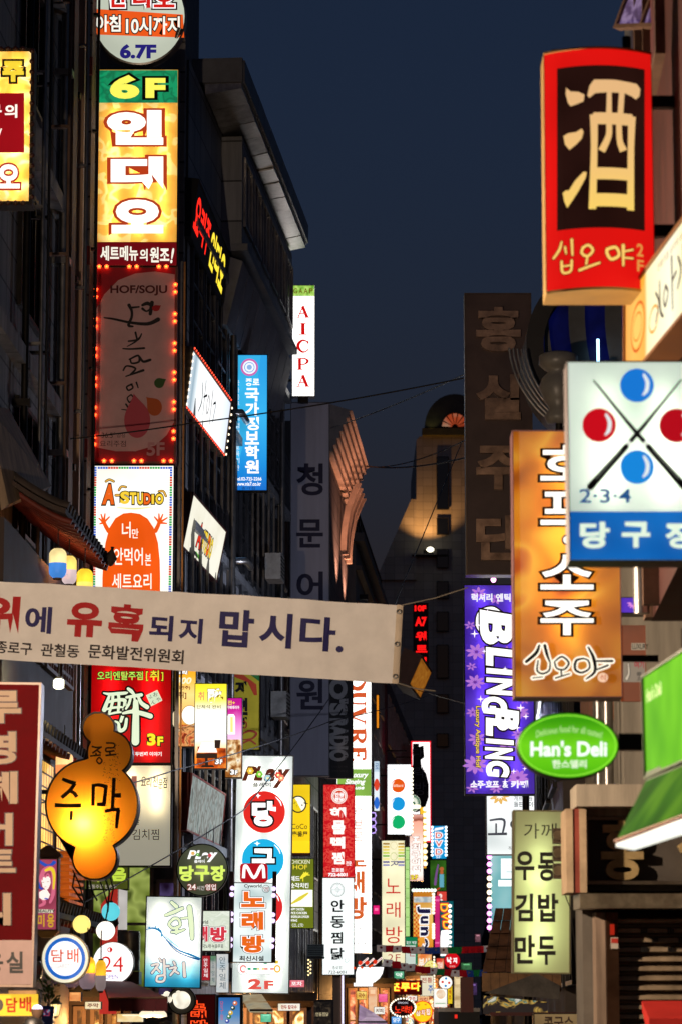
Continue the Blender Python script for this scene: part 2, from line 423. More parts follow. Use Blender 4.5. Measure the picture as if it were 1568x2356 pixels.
# ================================================================== THE SETTING
R = math.radians
def sheet(name, x0, y0, x1, y1, z, mat):
    m = MB(); m.poly([(x0,y0,z),(x1,y0,z),(x1,y1,z),(x0,y1,z)]); return structure(m.build(name, mat))
sheet('ground', -1200, -300, 1200, 2600, -.02, paint('#4a4744', .9, .2, .5))
m = MB(); m.poly([(-4.6,-40,0),(1.0,-40,0),(2.2,50,0),(8.5,220,0),(6.5,220,0),(-2.0,69,0),(-3.6,50,0)]); structure(m.build('road', paint('#3d3c3d', .8, .25, 2, bump=.3)))
m = MB(); m.hexa([(-9,-40,-.02),(-4.6,-40,-.02),(-3.6,50,-.02),(-9,50,-.02)], [(-9,-40,.12),(-4.6,-40,.12),(-3.6,50,.12),(-9,50,.12)]); structure(m.build('pavement', paint('#6d6862', .85, .2, 4)))

def facade(name, label, P0, P1, depth, h, mat, z0=0.0, cat='building'):
    P0 = Vector((P0[0], P0[1], z0)); P1 = Vector((P1[0], P1[1], z0)); M = frame(P0, P1-P0, (0, 0, 1)); L = (P1-P0).length
    e = empty(name, None, label, cat, mw=M); m = MB(); m.box(0, 0, 0, L, depth, h); m.build('wall', mat, e); return e, L
def window(e, x0, x1, z0, z1, pane, fr=None, nx=1, nz=1, y=0.0, w=.06, proud=.07):
    m = MB(); m.box(x0, y-proud, z0, x0+w, y, z1); m.box(x1-w, y-proud, z0, x1, y, z1)
    m.box(x0+w, y-proud, z0, x1-w, y, z0+w); m.box(x0+w, y-proud, z1-w, x1-w, y, z1)
    for i in range(1, nx): c = x0+(x1-x0)*i/nx; m.box(c-w*.4, y-proud*.8, z0+w, c+w*.4, y-.015, z1-w)
    for i in range(1, nz): c = z0+(z1-z0)*i/nz; m.box(x0+w, y-proud*.75, c-w*.4, x1-w, y-.016, c+w*.4)
    f = m.build('window', fr or DARK, e); m = MB(); m.box(x0+w, y-.012, z0+w, x1-w, y-.006, z1-w); m.build('pane', pane, f); return f
def pbox(mb, x0, x1, z0, z1, y0, y1): mb.box(x0, y0, z0, x1, y1, z1)

def tiled(h, bw=1.1, rh=.55, rough=.6, var=.25):
    m = paint(h, rough, var, 1.3, streak=True).copy(); t = m.node_tree; b = t.nodes['Principled BSDF']; src = b.inputs['Base Color'].links[0].from_socket
    tc = t.nodes.new('ShaderNodeTexCoord'); mp = t.nodes.new('ShaderNodeMapping'); mp.inputs['Rotation'].default_value = (R(90), 0, 0); br = t.nodes.new('ShaderNodeTexBrick'); br.offset = 0
    br.inputs['Scale'].default_value = 1; br.inputs['Brick Width'].default_value = bw; br.inputs['Row Height'].default_value = rh; br.inputs['Mortar Size'].default_value = .018
    br.inputs['Color1'].default_value = (1, 1, 1, 1); br.inputs['Color2'].default_value = (.72, .72, .72, 1); br.inputs['Mortar'].default_value = (.2, .2, .2, 1)
    mx = t.nodes.new('ShaderNodeMix'); mx.data_type = 'RGBA'; mx.blend_type = 'MULTIPLY'; mx.inputs[0].default_value = 1
    t.links.new(tc.outputs['Object'], mp.inputs['Vector']); t.links.new(mp.outputs[0], br.inputs['Vector']); t.links.new(src, mx.inputs[6]); t.links.new(br.outputs[0], mx.inputs[7]); t.links.new(mx.outputs[2], b.inputs['Base Color']); return m
WALLD = tiled('#8a8683'); WALLD_ = paint('#7c7875', .75, .22, 1.2, streak=True); WALLG = tiled('#a2a4a8', .8, .8, .5, .2)
TAN = paint('#b8977c', .6, .2, 2, streak=True); BROWN = paint('#6d5444', .6, .25, 3)
PINKT = paint('#d8c0a8', .45, .12, 3); TILEROOF = paint('#3b322d', .8, .3, 5, bump=.4); WOOD_REDLIT = paint('#5e1f14', .6, .25, 6)  # red light on the rafters is put into their wood colour
PANEL = metal('#a9a7a6', .32, .25, 5)

# ---- near building, left of the street, wall seen edge-on
e, L = facade('brown_building', 'tall grey building with drain pipes and brown pilasters behind the cut yellow light box', (-5.1, 28), (-4.3, 49.2), 9, 24, WALLD)
NEAR = e
def fx(px): 
    D = 6.15/(.0377-(px-784)/F); return min(D, 49.0)-28
for px, w, c in ((120, .5, BROWN), (146, .55, TAN), (178, .5, TAN), (205, .55, WALLD)):
    m = MB(); x = fx(px); m.box(x-w/2, -.22, 0, x+w/2, -.001, 23.6); m.build('pilaster', c, e)
for k in range(7):
    z = 1.9+k*3.2
    m = MB(); m.box(8, -.18, z+2.3, fx(112), -.002, z+2.55); m.build('ledge', WALLD, e)
    window(e, fx(150)+.45, fx(178)-.35, z, z+2.1, DGLASS, DARK, 1, 2)
    window(e, fx(20), fx(70), z, z+1.9, DGLASS, DARK, 3, 1)
    window(e, fx(182)+.3, fx(203)-.3, z, z+2.0, DGLASS, BROWN, 1, 1)
for px, r in ((104, .075), (128, .045), (16, .05)):
    m = MB(); x = fx(px); m.tube([(x, -.16, 3), (x, -.16, 23)], r, 10)
    for z in range(4, 23, 3): m.box(x-r*1.5, -.2-r, z, x+r*1.5, -.002, z+.1)
    m.build('drain_pipe', STEEL if r > .06 else DARK, e)
for i, (px, z0, z1, r0) in enumerate(((30, 2.5, 22, .03), (44, 2.5, 19, .02), (92, 2.5, 23, .025), (136, 2.5, 23, .03), (163, 3, 22, .022))):
    x = fx(px); m = MB(); m.tube([(x, -.3, z0), (x, -.3, z1)], r0, 6)
    for z in range(int(z0)+1, int(z1), 2): m.box(x-.05, -.3, z, x+.05, -.002, z+.04)
    m.build('conduit', (STEEL, BLACK, BROWN)[i % 3], e)
for k in range(7):
    z = 4.1+k*3.2; m = MB(); m.box(fx(150)+.4, -.24, z, fx(178)-.3, -.003, z+.3); m.build('spandrel_panel', paint('#8a2c22', .55, .2, 3), e)
for z in (17.2,):
    m = MB(); m.box(fx(20), -.75, z, fx(66), -.05, z+.75); o = m.build('air_conditioner', paint('#77746e', .6), e)
    m = MB(); m.lathe([(.05, 0), (.32, 0), (.32, .02), (.05, .02)], n=20); g = m.build('fan_grille', DARK, o); g.location = (fx(44), -.78, z+.38); g.rotation_euler = (R(90), 0, 0)

# ---- corner building with the metal cornice
e, L = facade('office_building', 'dark grey office building with a wide shiny metal cornice along its roof', (-2.72, 53), (-1.29, 69.4), 9, 18.55, WALLG)
OFF = e
zc0, zc1 = zat(170, 54.3), zat(107, 54.3)
m = MB(); m.box(2.0, -.72, zc0+.06, L-2.2, 3, zc1); m.build('cornice', paint('#6d6f75', .5, .2, 1.5), e)
for i in range(11):
    a = 2.05+(L-4.3)*i/11; m = MB(); m.box(a+.02, -.76, zc0+.08, a+(L-4.3)/11-.02, -.721, zc1-.03+random.uniform(-.01, .01)); m.build('fascia_panel', paint('#5a5c63', .4, .2, 1.5), e)
for i in range(6): window(e, 4.95+i*1.55, 6.2+i*1.55, 16.75, zc0-.55, DGLASS, STEEL, 2, 1, y=-.4, w=.05, proud=.05)
N = 11
for i in range(N):
    a = 2.05+(L-4.3)*i/N; b = 2.05+(L-4.3)*(i+1)/N-.05; t = random.uniform(-.025, .025); s_ = random.uniform(-.02, .02)
    m = MB(); m.hexa([(a,-.70,zc0-.03+t),(b,-.70,zc0-.03+s_),(b,-.02,zc0-.16-t),(a,-.02,zc0-.16-s_)], [(a,-.70,zc0+.05),(b,-.70,zc0+.05),(b,-.02,zc0+.05),(a,-.02,zc0+.05)]); m.build('soffit_panel', PANEL, e)
m = MB(); m.prism([(0,0),(0,0)], 0, 0, False) if False else None
m = MB(); m.box(4.7, -.40, 16.35, L-2.35, -.001, zc0-.2); m.build('upper_wall', WALLG, e)
m = MB(); m.box(4.65, -.52, 16.2, L-2.3, -.002, 16.34); m.build('string_course', paint('#7b7d84', .5, .2, 2), e)
for i in range(9):                          # lower band of tilted panels
    a = 4.7+(L-7)*i/9; b = 4.7+(L-7)*(i+1)/9-.06; z = 14.75
    m = MB(); m.hexa([(a,-.12,z),(b,-.12,z),(b,-.42,z+1.25),(a,-.42,z+1.25)], [(a,-.02,z),(b,-.02,z),(b,-.02,z+1.4),(a,-.02,z+1.4)]); m.build('band_panel', paint('#7a7b84', .45, .2, 2), e)
for fl in range(5):
    z = 4.55+fl*2.75; m = MB(); m.box(.2, -.16, z, L, -.001, z+.16); m.build('floor_band', paint('#8b8d90', .5, .25, 2), e)
for a, z in ((6.0, 5.1), (8.4, 5.1), (10.2, 5.1), (12.2, 7.9), (11.0, 10.7), (13.0, 5.2)):
    m = MB(); m.box(a, -.5, z, a+.8, -.17, z+.55); o = m.build('air_conditioner', paint('#a5a39c', .5, .2, 4), e); m = MB()
    for q in range(6): m.box(a+.05, -.515, z+.06+q*.08, a+.75, -.5002, z+.09+q*.08)
    m.build('grille', DARK, o)
for a in (5.0, 13.9):
    m = MB(); m.tube([(a, -.2, 2.5), (a, -.22, 14.6)], .06, 8); m.build('drain_pipe', STEEL, e)
for fl in range(5):
    z = 2.2+fl*2.75
    for i in range(9):
        a = .35+i*1.72
        if a+1.4 > L: break
        window(e, a, a+1.45, z, z+2.05, DGLASS, metal('#5c5e62', .4), 2, 3 if fl > 2 else 2)
for i in range(16):
    m = MB(); a = .25+i; m.box(a-.03, -.13, 4.0, a+.03, -.075, 12.8); m.build('mullion', metal('#77797c', .35), e)
for i, (a, z) in enumerate(((5.6, 13.2), (6.4, 10.4), (8.2, 9.1))):
    m = MB(); m.tube([(a, -.02, z), (a, -.3, z), (a+.9, -.3, z)], .07, 10); m.build('vent_duct', ALU, e)
# front wall of the same building, facing up the street: a tall stair tower
t, _ = facade('stair_tower', 'blank dark stair tower carrying the tall stack of light boxes', (-4.6, 52.45), (-2.76, 52.45), 5, 24, WALLD)
m = MB(); m.box(.868, -.1, 1, .912, -.002, 23); m.build('steel_column', STEEL, t)
GLZ = print2(((.3, '#23280c'), (.45, '#6a7a2a'), (.55, '#a9b85e'), (.62, '#4a5520'), (.75, '#8a9a44')), .8, 'noise', 1.6, detail=2)
for a, b, z0, z1 in ((.35, .86, 2.0, 4.3), (.92, 1.42, 2.0, 4.3)):
    window(t, a, b, z0, z1, GLZ, STEEL, 1, 2)
window(t, 1.47, 1.84, 1.9, 3.9, print2(((.4, '#201028'), (.55, '#5a4a7a'), (.7, '#151018')), .6, 'noise', 2), STEEL, 1, 2)

# ---- the row beyond it
def leftx(D): return -1.4+.06*(D-69.4)
def row(name, label, D0, D1, h, mat, depth=10): return facade(name, label, (leftx(D0)-.12, D0), (leftx(D1)-.12, D1), depth, h, mat)
e, L = row('concrete_building', 'narrow dark concrete building behind the long grey academy sign', 70.2, 84.5, 15, WALLD)
for fl in range(4):
    for i in range(5): window(e, .5+i*2.7, 2.4+i*2.7, 2+fl*3.2, 3.9+fl*3.2, DGLASS, STEEL, 2, 1)
e, L = row('ribbed_building', 'building with a flared ribbed cornice lit pink from below', 85, 98.5, zat(1120, 96), WALLD)
h4 = zat(1120, 96)
prof = []
for i in range(7):
    x = -.08-.095*i; z = h4-.35+.2*i; prof += [(x, z), (x-.085, z+.02)]
m = MB(); Y = [(p[0], p[1]) for p in prof] + [(.0, h4+1.1), (.0, h4-.35)]
n = len(Y); m.add([(3, p[0], p[1]) for p in Y]+[(L-1, p[0], p[1]) for p in Y], [(i, (i+1) % n, (i+1) % n+n, i+n) for i in range(n)]+[tuple(range(n)), tuple(range(2*n-1, n-1, -1))])
m.build('ribbed_cornice', PINKT, e)
for i in range(4):
    x = 9.2+i*.95; m = MB(); pr = [(-.04, h4-2.3), (-.05, h4-1.9), (-.09, h4-1.5), (-.2, h4-.9), (-.36, h4-.5), (-.5, h4-.2)]
    fr = [(x, p[0]-.16, p[1]) for p in pr]+[(x, p[0]+.02, p[1]) for p in pr[::-1]]; bk = [(x+.22, p[1], p[2]) for p in fr]; k = len(fr)
    m.add(fr+bk, [(j, (j+1) % k, (j+1) % k+k, j+k) for j in range(k)]+[tuple(range(k)), tuple(range(2*k-1, k-1, -1))]); m.build('curved_fin', PINKT, e)
for x in (7.5, 11.5):
    m = MB(); m.box(x-.12, -.95, h4-4.1, x+.12, -.7, h4-3.95); fxm = m.build('flood_lamp', DARK, e)
    lamp('SPOT', (x, -.85, h4-3.8), 420, '#ffb090', fxm, 'flood_lamp_light', .08, (R(160), 0, 0), 1.9)
for i in range(4): window(e, 5+i*2, 6.5+i*2, h4-9.5, h4-7.2, DGLASS, STEEL, 2, 1)
e, L = row('flat_roofed_building', 'dim flat roofed building with a steel railing around its roof', 103, 124, zat(1352, 116), paint('#98938a', .7, .2, .6, streak=True))
hz = zat(1352, 116); m = MB(); m.box(-.2, -.3, hz-.25, L, 1, hz+.05); m.box(0, -.2, hz-1.2, L, 0, hz-1.05); m.build('parapet', paint('#827c72', .7), e)
m = MB()
for i in range(16): m.box(.3+i*1.25, .0, hz+.05, .36+i*1.25, .06, hz+1.15)
for z in (.35, .7, 1.1): m.box(.3, .0, hz+z, 19.1, .05, hz+z+.05)
for i in range(9): m.box(-.1, .3+i, hz+.05, -.04, .36+i, hz+1.15)
for z in (.35, .7, 1.1): m.box(-.1, .3, hz+z, -.05, 8.3, hz+z+.05)
m.build('roof_railing', DARK, e)
for fl in range(4):
    for i in range(6): window(e, .8+i*3.3, 3.1+i*3.3, 2.5+fl*3.6, 4.8+fl*3.6, DGLASS, STEEL, 2, 1)
e, L = row('brick_building', 'dark brick building in the far end of the row under red neon letters', 126, 160, 15.5, paint('#7a6a64', .8, .2, .5))
for fl in range(4):
    for i in range(8): window(e, .8+i*4, 3.1+i*4, 2.5+fl*3.4, 4.6+fl*3.4, DGLASS, STEEL, 2, 1)
e, L = row('far_building', 'low unlit building closing the row where the street narrows', 162, 205, 11, paint('#6f6c76', .8, .2, .4))
for i in range(9): window(e, 1+i*4.5, 4+i*4.5, 5, 8, DGLASS, STEEL, 2, 2)

# ---- tower with the dome
Dt = 300
def tp(px, py): q = at(px, py, Dt); return (q.x, q.z)
brick = bpy.data.materials.new('tiled_stone'); brick.use_nodes = True
t_ = brick.node_tree; b_ = t_.nodes['Principled BSDF']; tc = t_.nodes.new('ShaderNodeTexCoord'); br = t_.nodes.new('ShaderNodeTexBrick'); mp = t_.nodes.new('ShaderNodeMapping')
mp.inputs['Rotation'].default_value = (R(90), 0, 0); br.offset = 0; br.inputs['Scale'].default_value = 1; br.inputs['Brick Width'].default_value = .95; br.inputs['Row Height'].default_value = .8; br.inputs['Mortar Size'].default_value = .015
br.inputs['Color1'].default_value = lin('#cfc6b6'); br.inputs['Color2'].default_value = lin('#bdb4a2'); br.inputs['Mortar'].default_value = lin('#8a8274')
t_.links.new(tc.outputs['Object'], mp.inputs['Vector']); t_.links.new(mp.outputs[0], br.inputs['Vector']); t_.links.new(br.outputs[0], b_.inputs['Base Color']); b_.inputs['Roughness'].default_value = .7
O = at(1000, 2330, Dt); O.z = 0; tw = empty('tower', O, 'distant stone tower with stepped shoulders and a dome, floodlit warm in its middle', 'building')
def tl(pts): return [(tp(*p)[0]-O.x, tp(*p)[1]) for p in pts]
m = MB(); out = [(868,2336),(868,1335),(884,1335),(884,1292),(899,1292),(899,1256),(914,1256),(914,1220),(930,1220),(930,1186),(945,1186),(945,1150),(957,1150),(957,1012),(964,1004),(1140,1004),(1140,2336)]
m.prism(tl(out)[::-1], 0, 25); m.build('wall', brick, tw)
m = MB(); P = tl([(957,1150),(945,1150),(868,1325),(868,1335),(957,1335)]); m.prism(P[::-1], -.35, .0); m.build('shoulder', brick, tw)
for y0, y1 in ((1053,1172),(1194,1230),(1266,1306),(1340,1376),(1410,1452),(1486,1560),(1600,1640),(1690,1718)):
    a = tl([(1005, y1), (1029, y0)]); f = MB(); f.box(a[0][0]-.08, -.3, a[0][1]-.08, a[1][0]+.08, -.2, a[1][1]+.08); f.box(a[0][0]-.05, -.2, a[0][1], a[1][0]+.05, -.002, a[1][1]); w = f.build('window', paint('#38352f', .6), tw)
    f = MB(); f.box(a[0][0], -.32, a[0][1], a[1][0], -.302, a[1][1]); f.build('pane', DGLASS, w)
m = MB(); c = tl([(1045, 985)])[0]; ro, ri = 3.0, 1.35
ring = [(c[0]+ro*math.cos(R(a)), c[1]+ro*1.12*math.sin(R(a))) for a in range(0, 181, 10)] + [(c[0]+ri*math.cos(R(a)), c[1]+ri*1.1*math.sin(R(a))) for a in range(180, -1, -10)]
m.prism(ring, -.6, 6); m.build('dome_arch', paint('#4a4d48', .5, .2, 1), tw)
m = MB(); m.ball((c[0], 5, c[1]), 2.9, 20, 1.15); m.build('dome', paint('#4a4d48', .5, .2, 1), tw)
m = MB()
for k in range(7):
    a0, a1 = R(k*25.7+3), R(k*25.7+23); m.poly([(c[0]+.3*math.cos(a0), -.62, c[1]+.3*math.sin(a0)), (c[0]+1.3*math.cos(a0), -.62, c[1]+1.4*math.sin(a0)), (c[0]+1.3*math.cos(a1), -.62, c[1]+1.4*math.sin(a1)), (c[0]+.3*math.cos(a1), -.62, c[1]+.3*math.sin(a1))])
m.build('fan_window', print2(((.2, '#7a2412'), (.5, '#ff6a3a'), (.8, '#f2c8a0')), .32, 'noise', .8), tw)
m = MB(); a = tl([(970, 1004), (1122, 988)]); m.box(a[0][0], -.8, a[0][1], a[1][0], 1, a[1][1]); m.build('balcony', paint('#8a8046', .5, .2, 1), tw)
lamp('SPOT', (tl([(992, 990)])[0][0], -1.6, tl([(992, 994)])[0][1]), 14, '#ffe27a', tw, 'balcony_lamp', .1, (R(150), 0, 0), 1.6)
fl = tl([(984, 1272)])[0]; m = MB(); m.box(fl[0]-.5, -1.7, fl[1]-.28, fl[0]+.5, -1.2, fl[1]+.05); m.box(fl[0]-1.6, -.5, fl[1]-.4, fl[0]+1.9, -.002, fl[1]-.25); g = m.build('flood_lamp', DARK, tw)
m = MB(); m.ball((fl[0]+.15, -1.85, fl[1]+.05), .34, 12, .7); m.build('lamp_glass', lit('#fff6d8', 5, 0), g)
lamp('SPOT', (fl[0], -2.6, fl[1]+.3), 900, '#ffb66a', g, 'flood_lamp_light', .1, (R(164), 0, 0), 1.9)

# ---- right of the street
def rightx(D): return 1.5+.0377*D
def rfac(name, label, D0, D1, h, mat, z0=0, depth=8): return facade(name, label, (rightx(D1), D1), (rightx(D0), D0), depth, h, mat, z0)
e, L = rfac('maroon_building', 'maroon walled building with a pale drain pipe behind the red lantern sign', 14, 23.4, 7, paint('#45201a', .7, .2, 2), 4.6)
m = MB(); m.tube([(.45, -.1, 0), (.45, -.1, 7)], .06, 12); m.build('drain_pipe', ALU, e)
m = MB(); m.box(.02, -.06, 0, .25, -.002, 7); m.box(.9, -.12, 0, 1.0, -.002, 7); m.build('corner_trim', BROWN, e)
window(e, 1.15, 2.6, 3.7, 5.8, print2(((.3, '#4a1a16'), (.6, '#a5322a')), .35, 'noise', 1), BROWN, 1, 2)
# open top hung window high on it
q = [at(1436,-30,22.6), at(1545,-45,22.0), at(1530,66,21.8), at(1424,62,22.6)]
Mq = frame((q[2]+q[3])/2, (q[1]-q[0])+(q[2]-q[3]), (q[0]-q[3])+(q[1]-q[2])); ow = empty('open_window', None, 'tilted open window with purple glass above the red lantern sign', 'window', mw=Mq)
lq = [Mq.inverted() @ p for p in q]; x0, x1, z1 = lq[3].x, lq[2].x, lq[0].z
m = MB(); m.box(x0,-.03,0,x0+.03,.03,z1); m.box(x1-.03,-.03,0,x1,.03,z1); m.box(x0+.03,-.03,0,x1-.03,.03,.03); m.box(x0+.03,-.03,z1-.03,x1-.03,.03,z1); m.box(-.015,-.03,.03,.015,.03,z1-.03); m.build('window_frame', BROWN, ow)
m = MB(); m.box(x0+.03,-.004,.03,x1-.03,.004,z1-.03); m.build('pane', print2(((.25, '#151018'), (.45, '#5d3f78'), (.6, '#b89acb'), (.7, '#2a1c34')), .5, 'noise', 6, distort=1), ow)

# shop with the shutter, front turned to the camera
D1 = 26
def sx(px): return at(px, 2200, D1).x
def sz(py): return zat(py, D1)
O = Vector((sx(1298), D1, 0)); sh = empty('shuttered_shop', O, 'closed shop with bronze lettering over a lowered slatted shutter', 'shop')
def lx(px): return sx(px)-O.x
CON = paint('#a39a8a', .8, .2, 3, streak=True)
m = MB(); m.box(lx(1347), .35, 0, 3.2, 1.1, sz(1812)); m.build('wall', paint('#605b54', .8, .2, 2), sh)
m = MB(); m.box(lx(1322), -.35, sz(1862), 3.2, .34, sz(1812)); m.box(lx(1340), -.05, sz(1880), 3.2, .34, sz(1862)); m.build('canopy_beam', CON, sh)
m = MB(); m.box(lx(1299), -.25, sz(2057), lx(1315), .34, sz(1866)); m.box(lx(1330), -.25, sz(2057), lx(1346), .34, sz(1866)); m.build('pillar', paint('#b49d80', .6, .15, 4), sh)
m = MB(); m.box(lx(1315), -.24, sz(2057), lx(1330), .34, sz(1866)); m.build('red_stripe', paint('#8a3f33', .6, .15, 4), sh)
m = MB(); m.box(lx(1347), .05, sz(2050), 3.2, .33, sz(1880)); m.build('fascia', paint('#4a4540', .5, .15, 3), sh)
m = MB(); m.box(lx(1347), -.06, sz(2036), 3.2, .049, sz(2028)); m.box(lx(1347), -.06, sz(1888), 3.2, .049, sz(1881)); m.box(lx(1347), -.06, sz(2028), lx(1354), .049, sz(1888)); m.build('fascia_frame', metal('#8a8072', .35), sh)
m = MB(); m.hexa([(lx(1326),-.42,sz(2094)),(3.2,-.42,sz(2094)),(3.2,-.42,sz(2061)),(lx(1326),-.42,sz(2061))], [(lx(1326),.32,sz(2094)+.01),(3.2,.32,sz(2094)+.01),(3.2,.32,sz(2057)),(lx(1326),.32,sz(2057))]); m.build('shutter_housing', metal('#b5ab92', .35, .2, 6), sh)
m = MB(); m.box(lx(1370), .0, 0, lx(1392), .34, sz(2100)); m.build('door_jamb', paint('#8d7a6a', .6, .25, 3, streak=True), sh)
m = MB(); m.box(lx(1393), -.05, 0, lx(1421), .33, sz(2100)); m.build('door_post', metal('#5a4130', .4), sh)
m = MB()
zt = sz(2110); hs = 7060 and (sz(2120)-sz(2142))
n = int(zt/hs)
for i in range(n):
    z = zt-hs*i; m.add([(lx(1421),.14,z),(3.2,.14,z),(3.2,.06,z-hs*.22),(lx(1421),.06,z-hs*.22),(lx(1421),.055,z-hs*.62),(3.2,.055,z-hs*.62),(lx(1421),.17,z-hs*.80),(3.2,.17,z-hs*.80),(lx(1421),.17,z-hs),(3.2,.17,z-hs)], [(3,2,1,0),(4,5,2,3),(6,7,5,4),(8,9,7,6)])
m.build('shutter', paint('#a08e76', .42, .2, 5, metal=.35), sh)
m = MB()
for r_, c0 in ((1, 1475), (2, 1500), (3, 1475)):
    z = zt-hs*(r_+.42)
    for c1 in (c0, c0+62):
        for q in range(3): m.box(lx(c1+q*5.4), .045, z-.022, lx(c1+q*5.4+4), .054, z+.022)
m.build('shutter_slot', BLACK, sh)
m = MB(); m.box(lx(1402), -.1, sz(2152), lx(1411), -.051, sz(2128)); m.build('alarm_light', lit('#d0301c', .35, 0), sh)
m = MB(); m.box(lx(1403), -.07, sz(2184), lx(1420), -.052, sz(2158)); pl = m.build('notice_plate', paint('#b9b0a6', .5), sh)
m = MB(); m.box(lx(1404), -.073, sz(2171), lx(1419), -.0702, sz(2160)); m.build('red_band', paint('#b3352c', .5), pl)
# bronze letters standing off the fascia
m = MB()
def bronze(body, x0, y0, x1, y1, dep=.05, off=.03):
    v, f = glyph(body, off); a0 = min(p[0] for p in v); a1 = max(p[0] for p in v); b0 = min(p[1] for p in v); b1 = max(p[1] for p in v)
    P = [(lx(x0+(p[0]-a0)/(a1-a0)*(x1-x0)), sz(y1-(p[1]-b0)/(b1-b0)*(y1-y0))) for p in v]
    m.add([(p[0], -dep, p[1]) for p in P], f)
    from collections import Counter
    ed = Counter(); od = {}
    for fa in f:
        for a, b in zip(fa, fa[1:]+fa[:1]): ed[frozenset((a, b))] += 1; od[frozenset((a, b))] = (a, b)
    n0 = len(m.v); m.v += [(p[0], -dep, p[1]) for p in P]+[(p[0], .045, p[1]) for p in P]; k = len(P)
    for s__, c_ in ed.items():
        if c_ == 1: a, b = od[s__]; m.f.append((n0+b, n0+a, n0+a+k, n0+b+k)); m.sm.append(False)
bronze('홍', 1384, 1886, 1482, 2026); bronze('실', 1562, 1886, 1660, 2026)
m.build('lettering', paint('#c0a878', .35, .2, 6, metal=.4), sh)

e, L = rfac('upper_storey_block', 'dim concrete block with vertical pipes above the shuttered shop', 27.5, 36, 7.2, paint('#807b70', .8, .2, 1.5, streak=True))
for a, r in ((L-.5, .05), (L-1.1, .035), (L-2.2, .06)):
    m = MB(); m.tube([(a, -.12, 3.4), (a, -.12, 7.1)], r, 10); m.build('drain_pipe', STEEL, e)
for i in range(3): window(e, .6+i*2.3, 2.2+i*2.3, 4.4, 6.2, DGLASS, paint('#7a5540', .5), 2, 1)
e, L = rfac('dark_shop_block', 'unlit block behind the brown bronze lettered sign', 43.5, 60, 10.8, paint('#5c5450', .8, .2, 1))
for fl in range(3):
    for i in range(6): window(e, 1+i*3.5, 3.4+i*3.5, 2+fl*3, 3.9+fl*3, DGLASS, DARK, 2, 1)
e, L = rfac('right_terrace', 'low unlit terrace beyond the violet sign running to the end of the street', 62, 200, 6.5, paint('#5a5866', .8, .2, .3))
e.name = 'low_terrace'
for i in range(12): window(e, 3+i*11, 9+i*11, 2.6, 4.6, DGLASS, DARK, 3, 1)

# round striped drum on the roof edge
Dd = 41; c = at(1410, 792, Dd); rad = 205*Dd/F
dr = empty('striped_drum', Vector((c.x, c.y, c.z-rad)), 'big dark round drum with blue and grey curved stripes behind the red lantern sign', 'rooftop drum')
m = MB(); N = 56
def cr(k, y): return [(k*math.cos(2*math.pi*i/N), y, rad+k*math.sin(2*math.pi*i/N)) for i in range(N)]
rs = [cr(rad*.8, 0), cr(rad, 0), cr(rad, 1.6)]
for a, b in zip(rs, rs[1:]): m.add(a+b, [(i, (i+1) % N, (i+1) % N+N, i+N) for i in range(N)])
m.poly(cr(rad, 1.6)); m.build('rim', paint('#1d1a19', .5, .2, 3), dr)
m = MB(); m.poly([(p[0], .35, p[2]) for p in cr(rad*.8, 0)][::-1]); m.build('blue_panel', lit('#0a1258', .25, .4, 3), dr)
for k in range(4):
    m = MB(); cx = -rad*.95+k*rad*.42; L_ = []; R_ = []
    for i in range(13):
        z = rad*1.75-i*rad*1.5/12; b = .42*rad*(1-((i-3)/12)**2); L_.append((cx-b+.0*rad+.55*rad-.1*rad, .3, z)); R_.append((cx-b+.55*rad+.09*rad, .3, z))
    g = [p for p in L_]+[p for p in R_]; g = [(max(-rad*.78, min(rad*.78, p[0])), p[1], p[2]) for p in g]; n = 13
    m.add(g+[(p[0], .2, p[2]) for p in g], [(i+2*n, i+1+2*n, i+1+3*n, i+3*n) for i in range(n-1)]); m.build('stripe', paint('#4a4a4a', .5), dr)
for k in range(2):
    m = MB(); x = (-.17+.42*k)*rad; m.tube([(x, .1, rad*.75), (x, .1, rad*1.08)], .02, 8); m.build('neon_tube', lit('#a8dcff', 4, 0), dr)
for k in range(5):
    m = MB(); q = rad*(1.02+.05*k); m.tube([(q*math.cos(R(a)), -.15-.05*k, rad+q*math.sin(R(a))) for a in range(185, 262, 6)], .016, 6); m.build('curved_rail', STEEL, dr)
# lamp post finial beside it
b = at(1285, 975, 40); fi = empty('lamp_finial', b, 'turned grey finial with round knobs standing below the striped drum', 'ornament')
m = MB(); m.lathe([(.0005, 0), (.16, 0), (.2, .1), (.13, .2), (.2, .32), (.27, .48), (.22, .62), (.14, .7), (.2, .74), (.26, .8), (.26, .92), (.18, .96), (.0005, .98)], n=18); m.build('knob', paint('#6b6965', .4), fi)
m = MB(); m.tube([(.0, 0, -1.2), (0, 0, .0)], .05, 8); m.build('post', DARK, fi)
for k, (dx, dz) in enumerate(((.2, -.1), (.02, -.35))):
    m = MB(); m.tube([(.3+dx, -.1, dz), (.3+dx, -.1, dz+.2)], .02, 8); m.build('neon_tube', lit('#8fd0ff', 4, 0), fi)

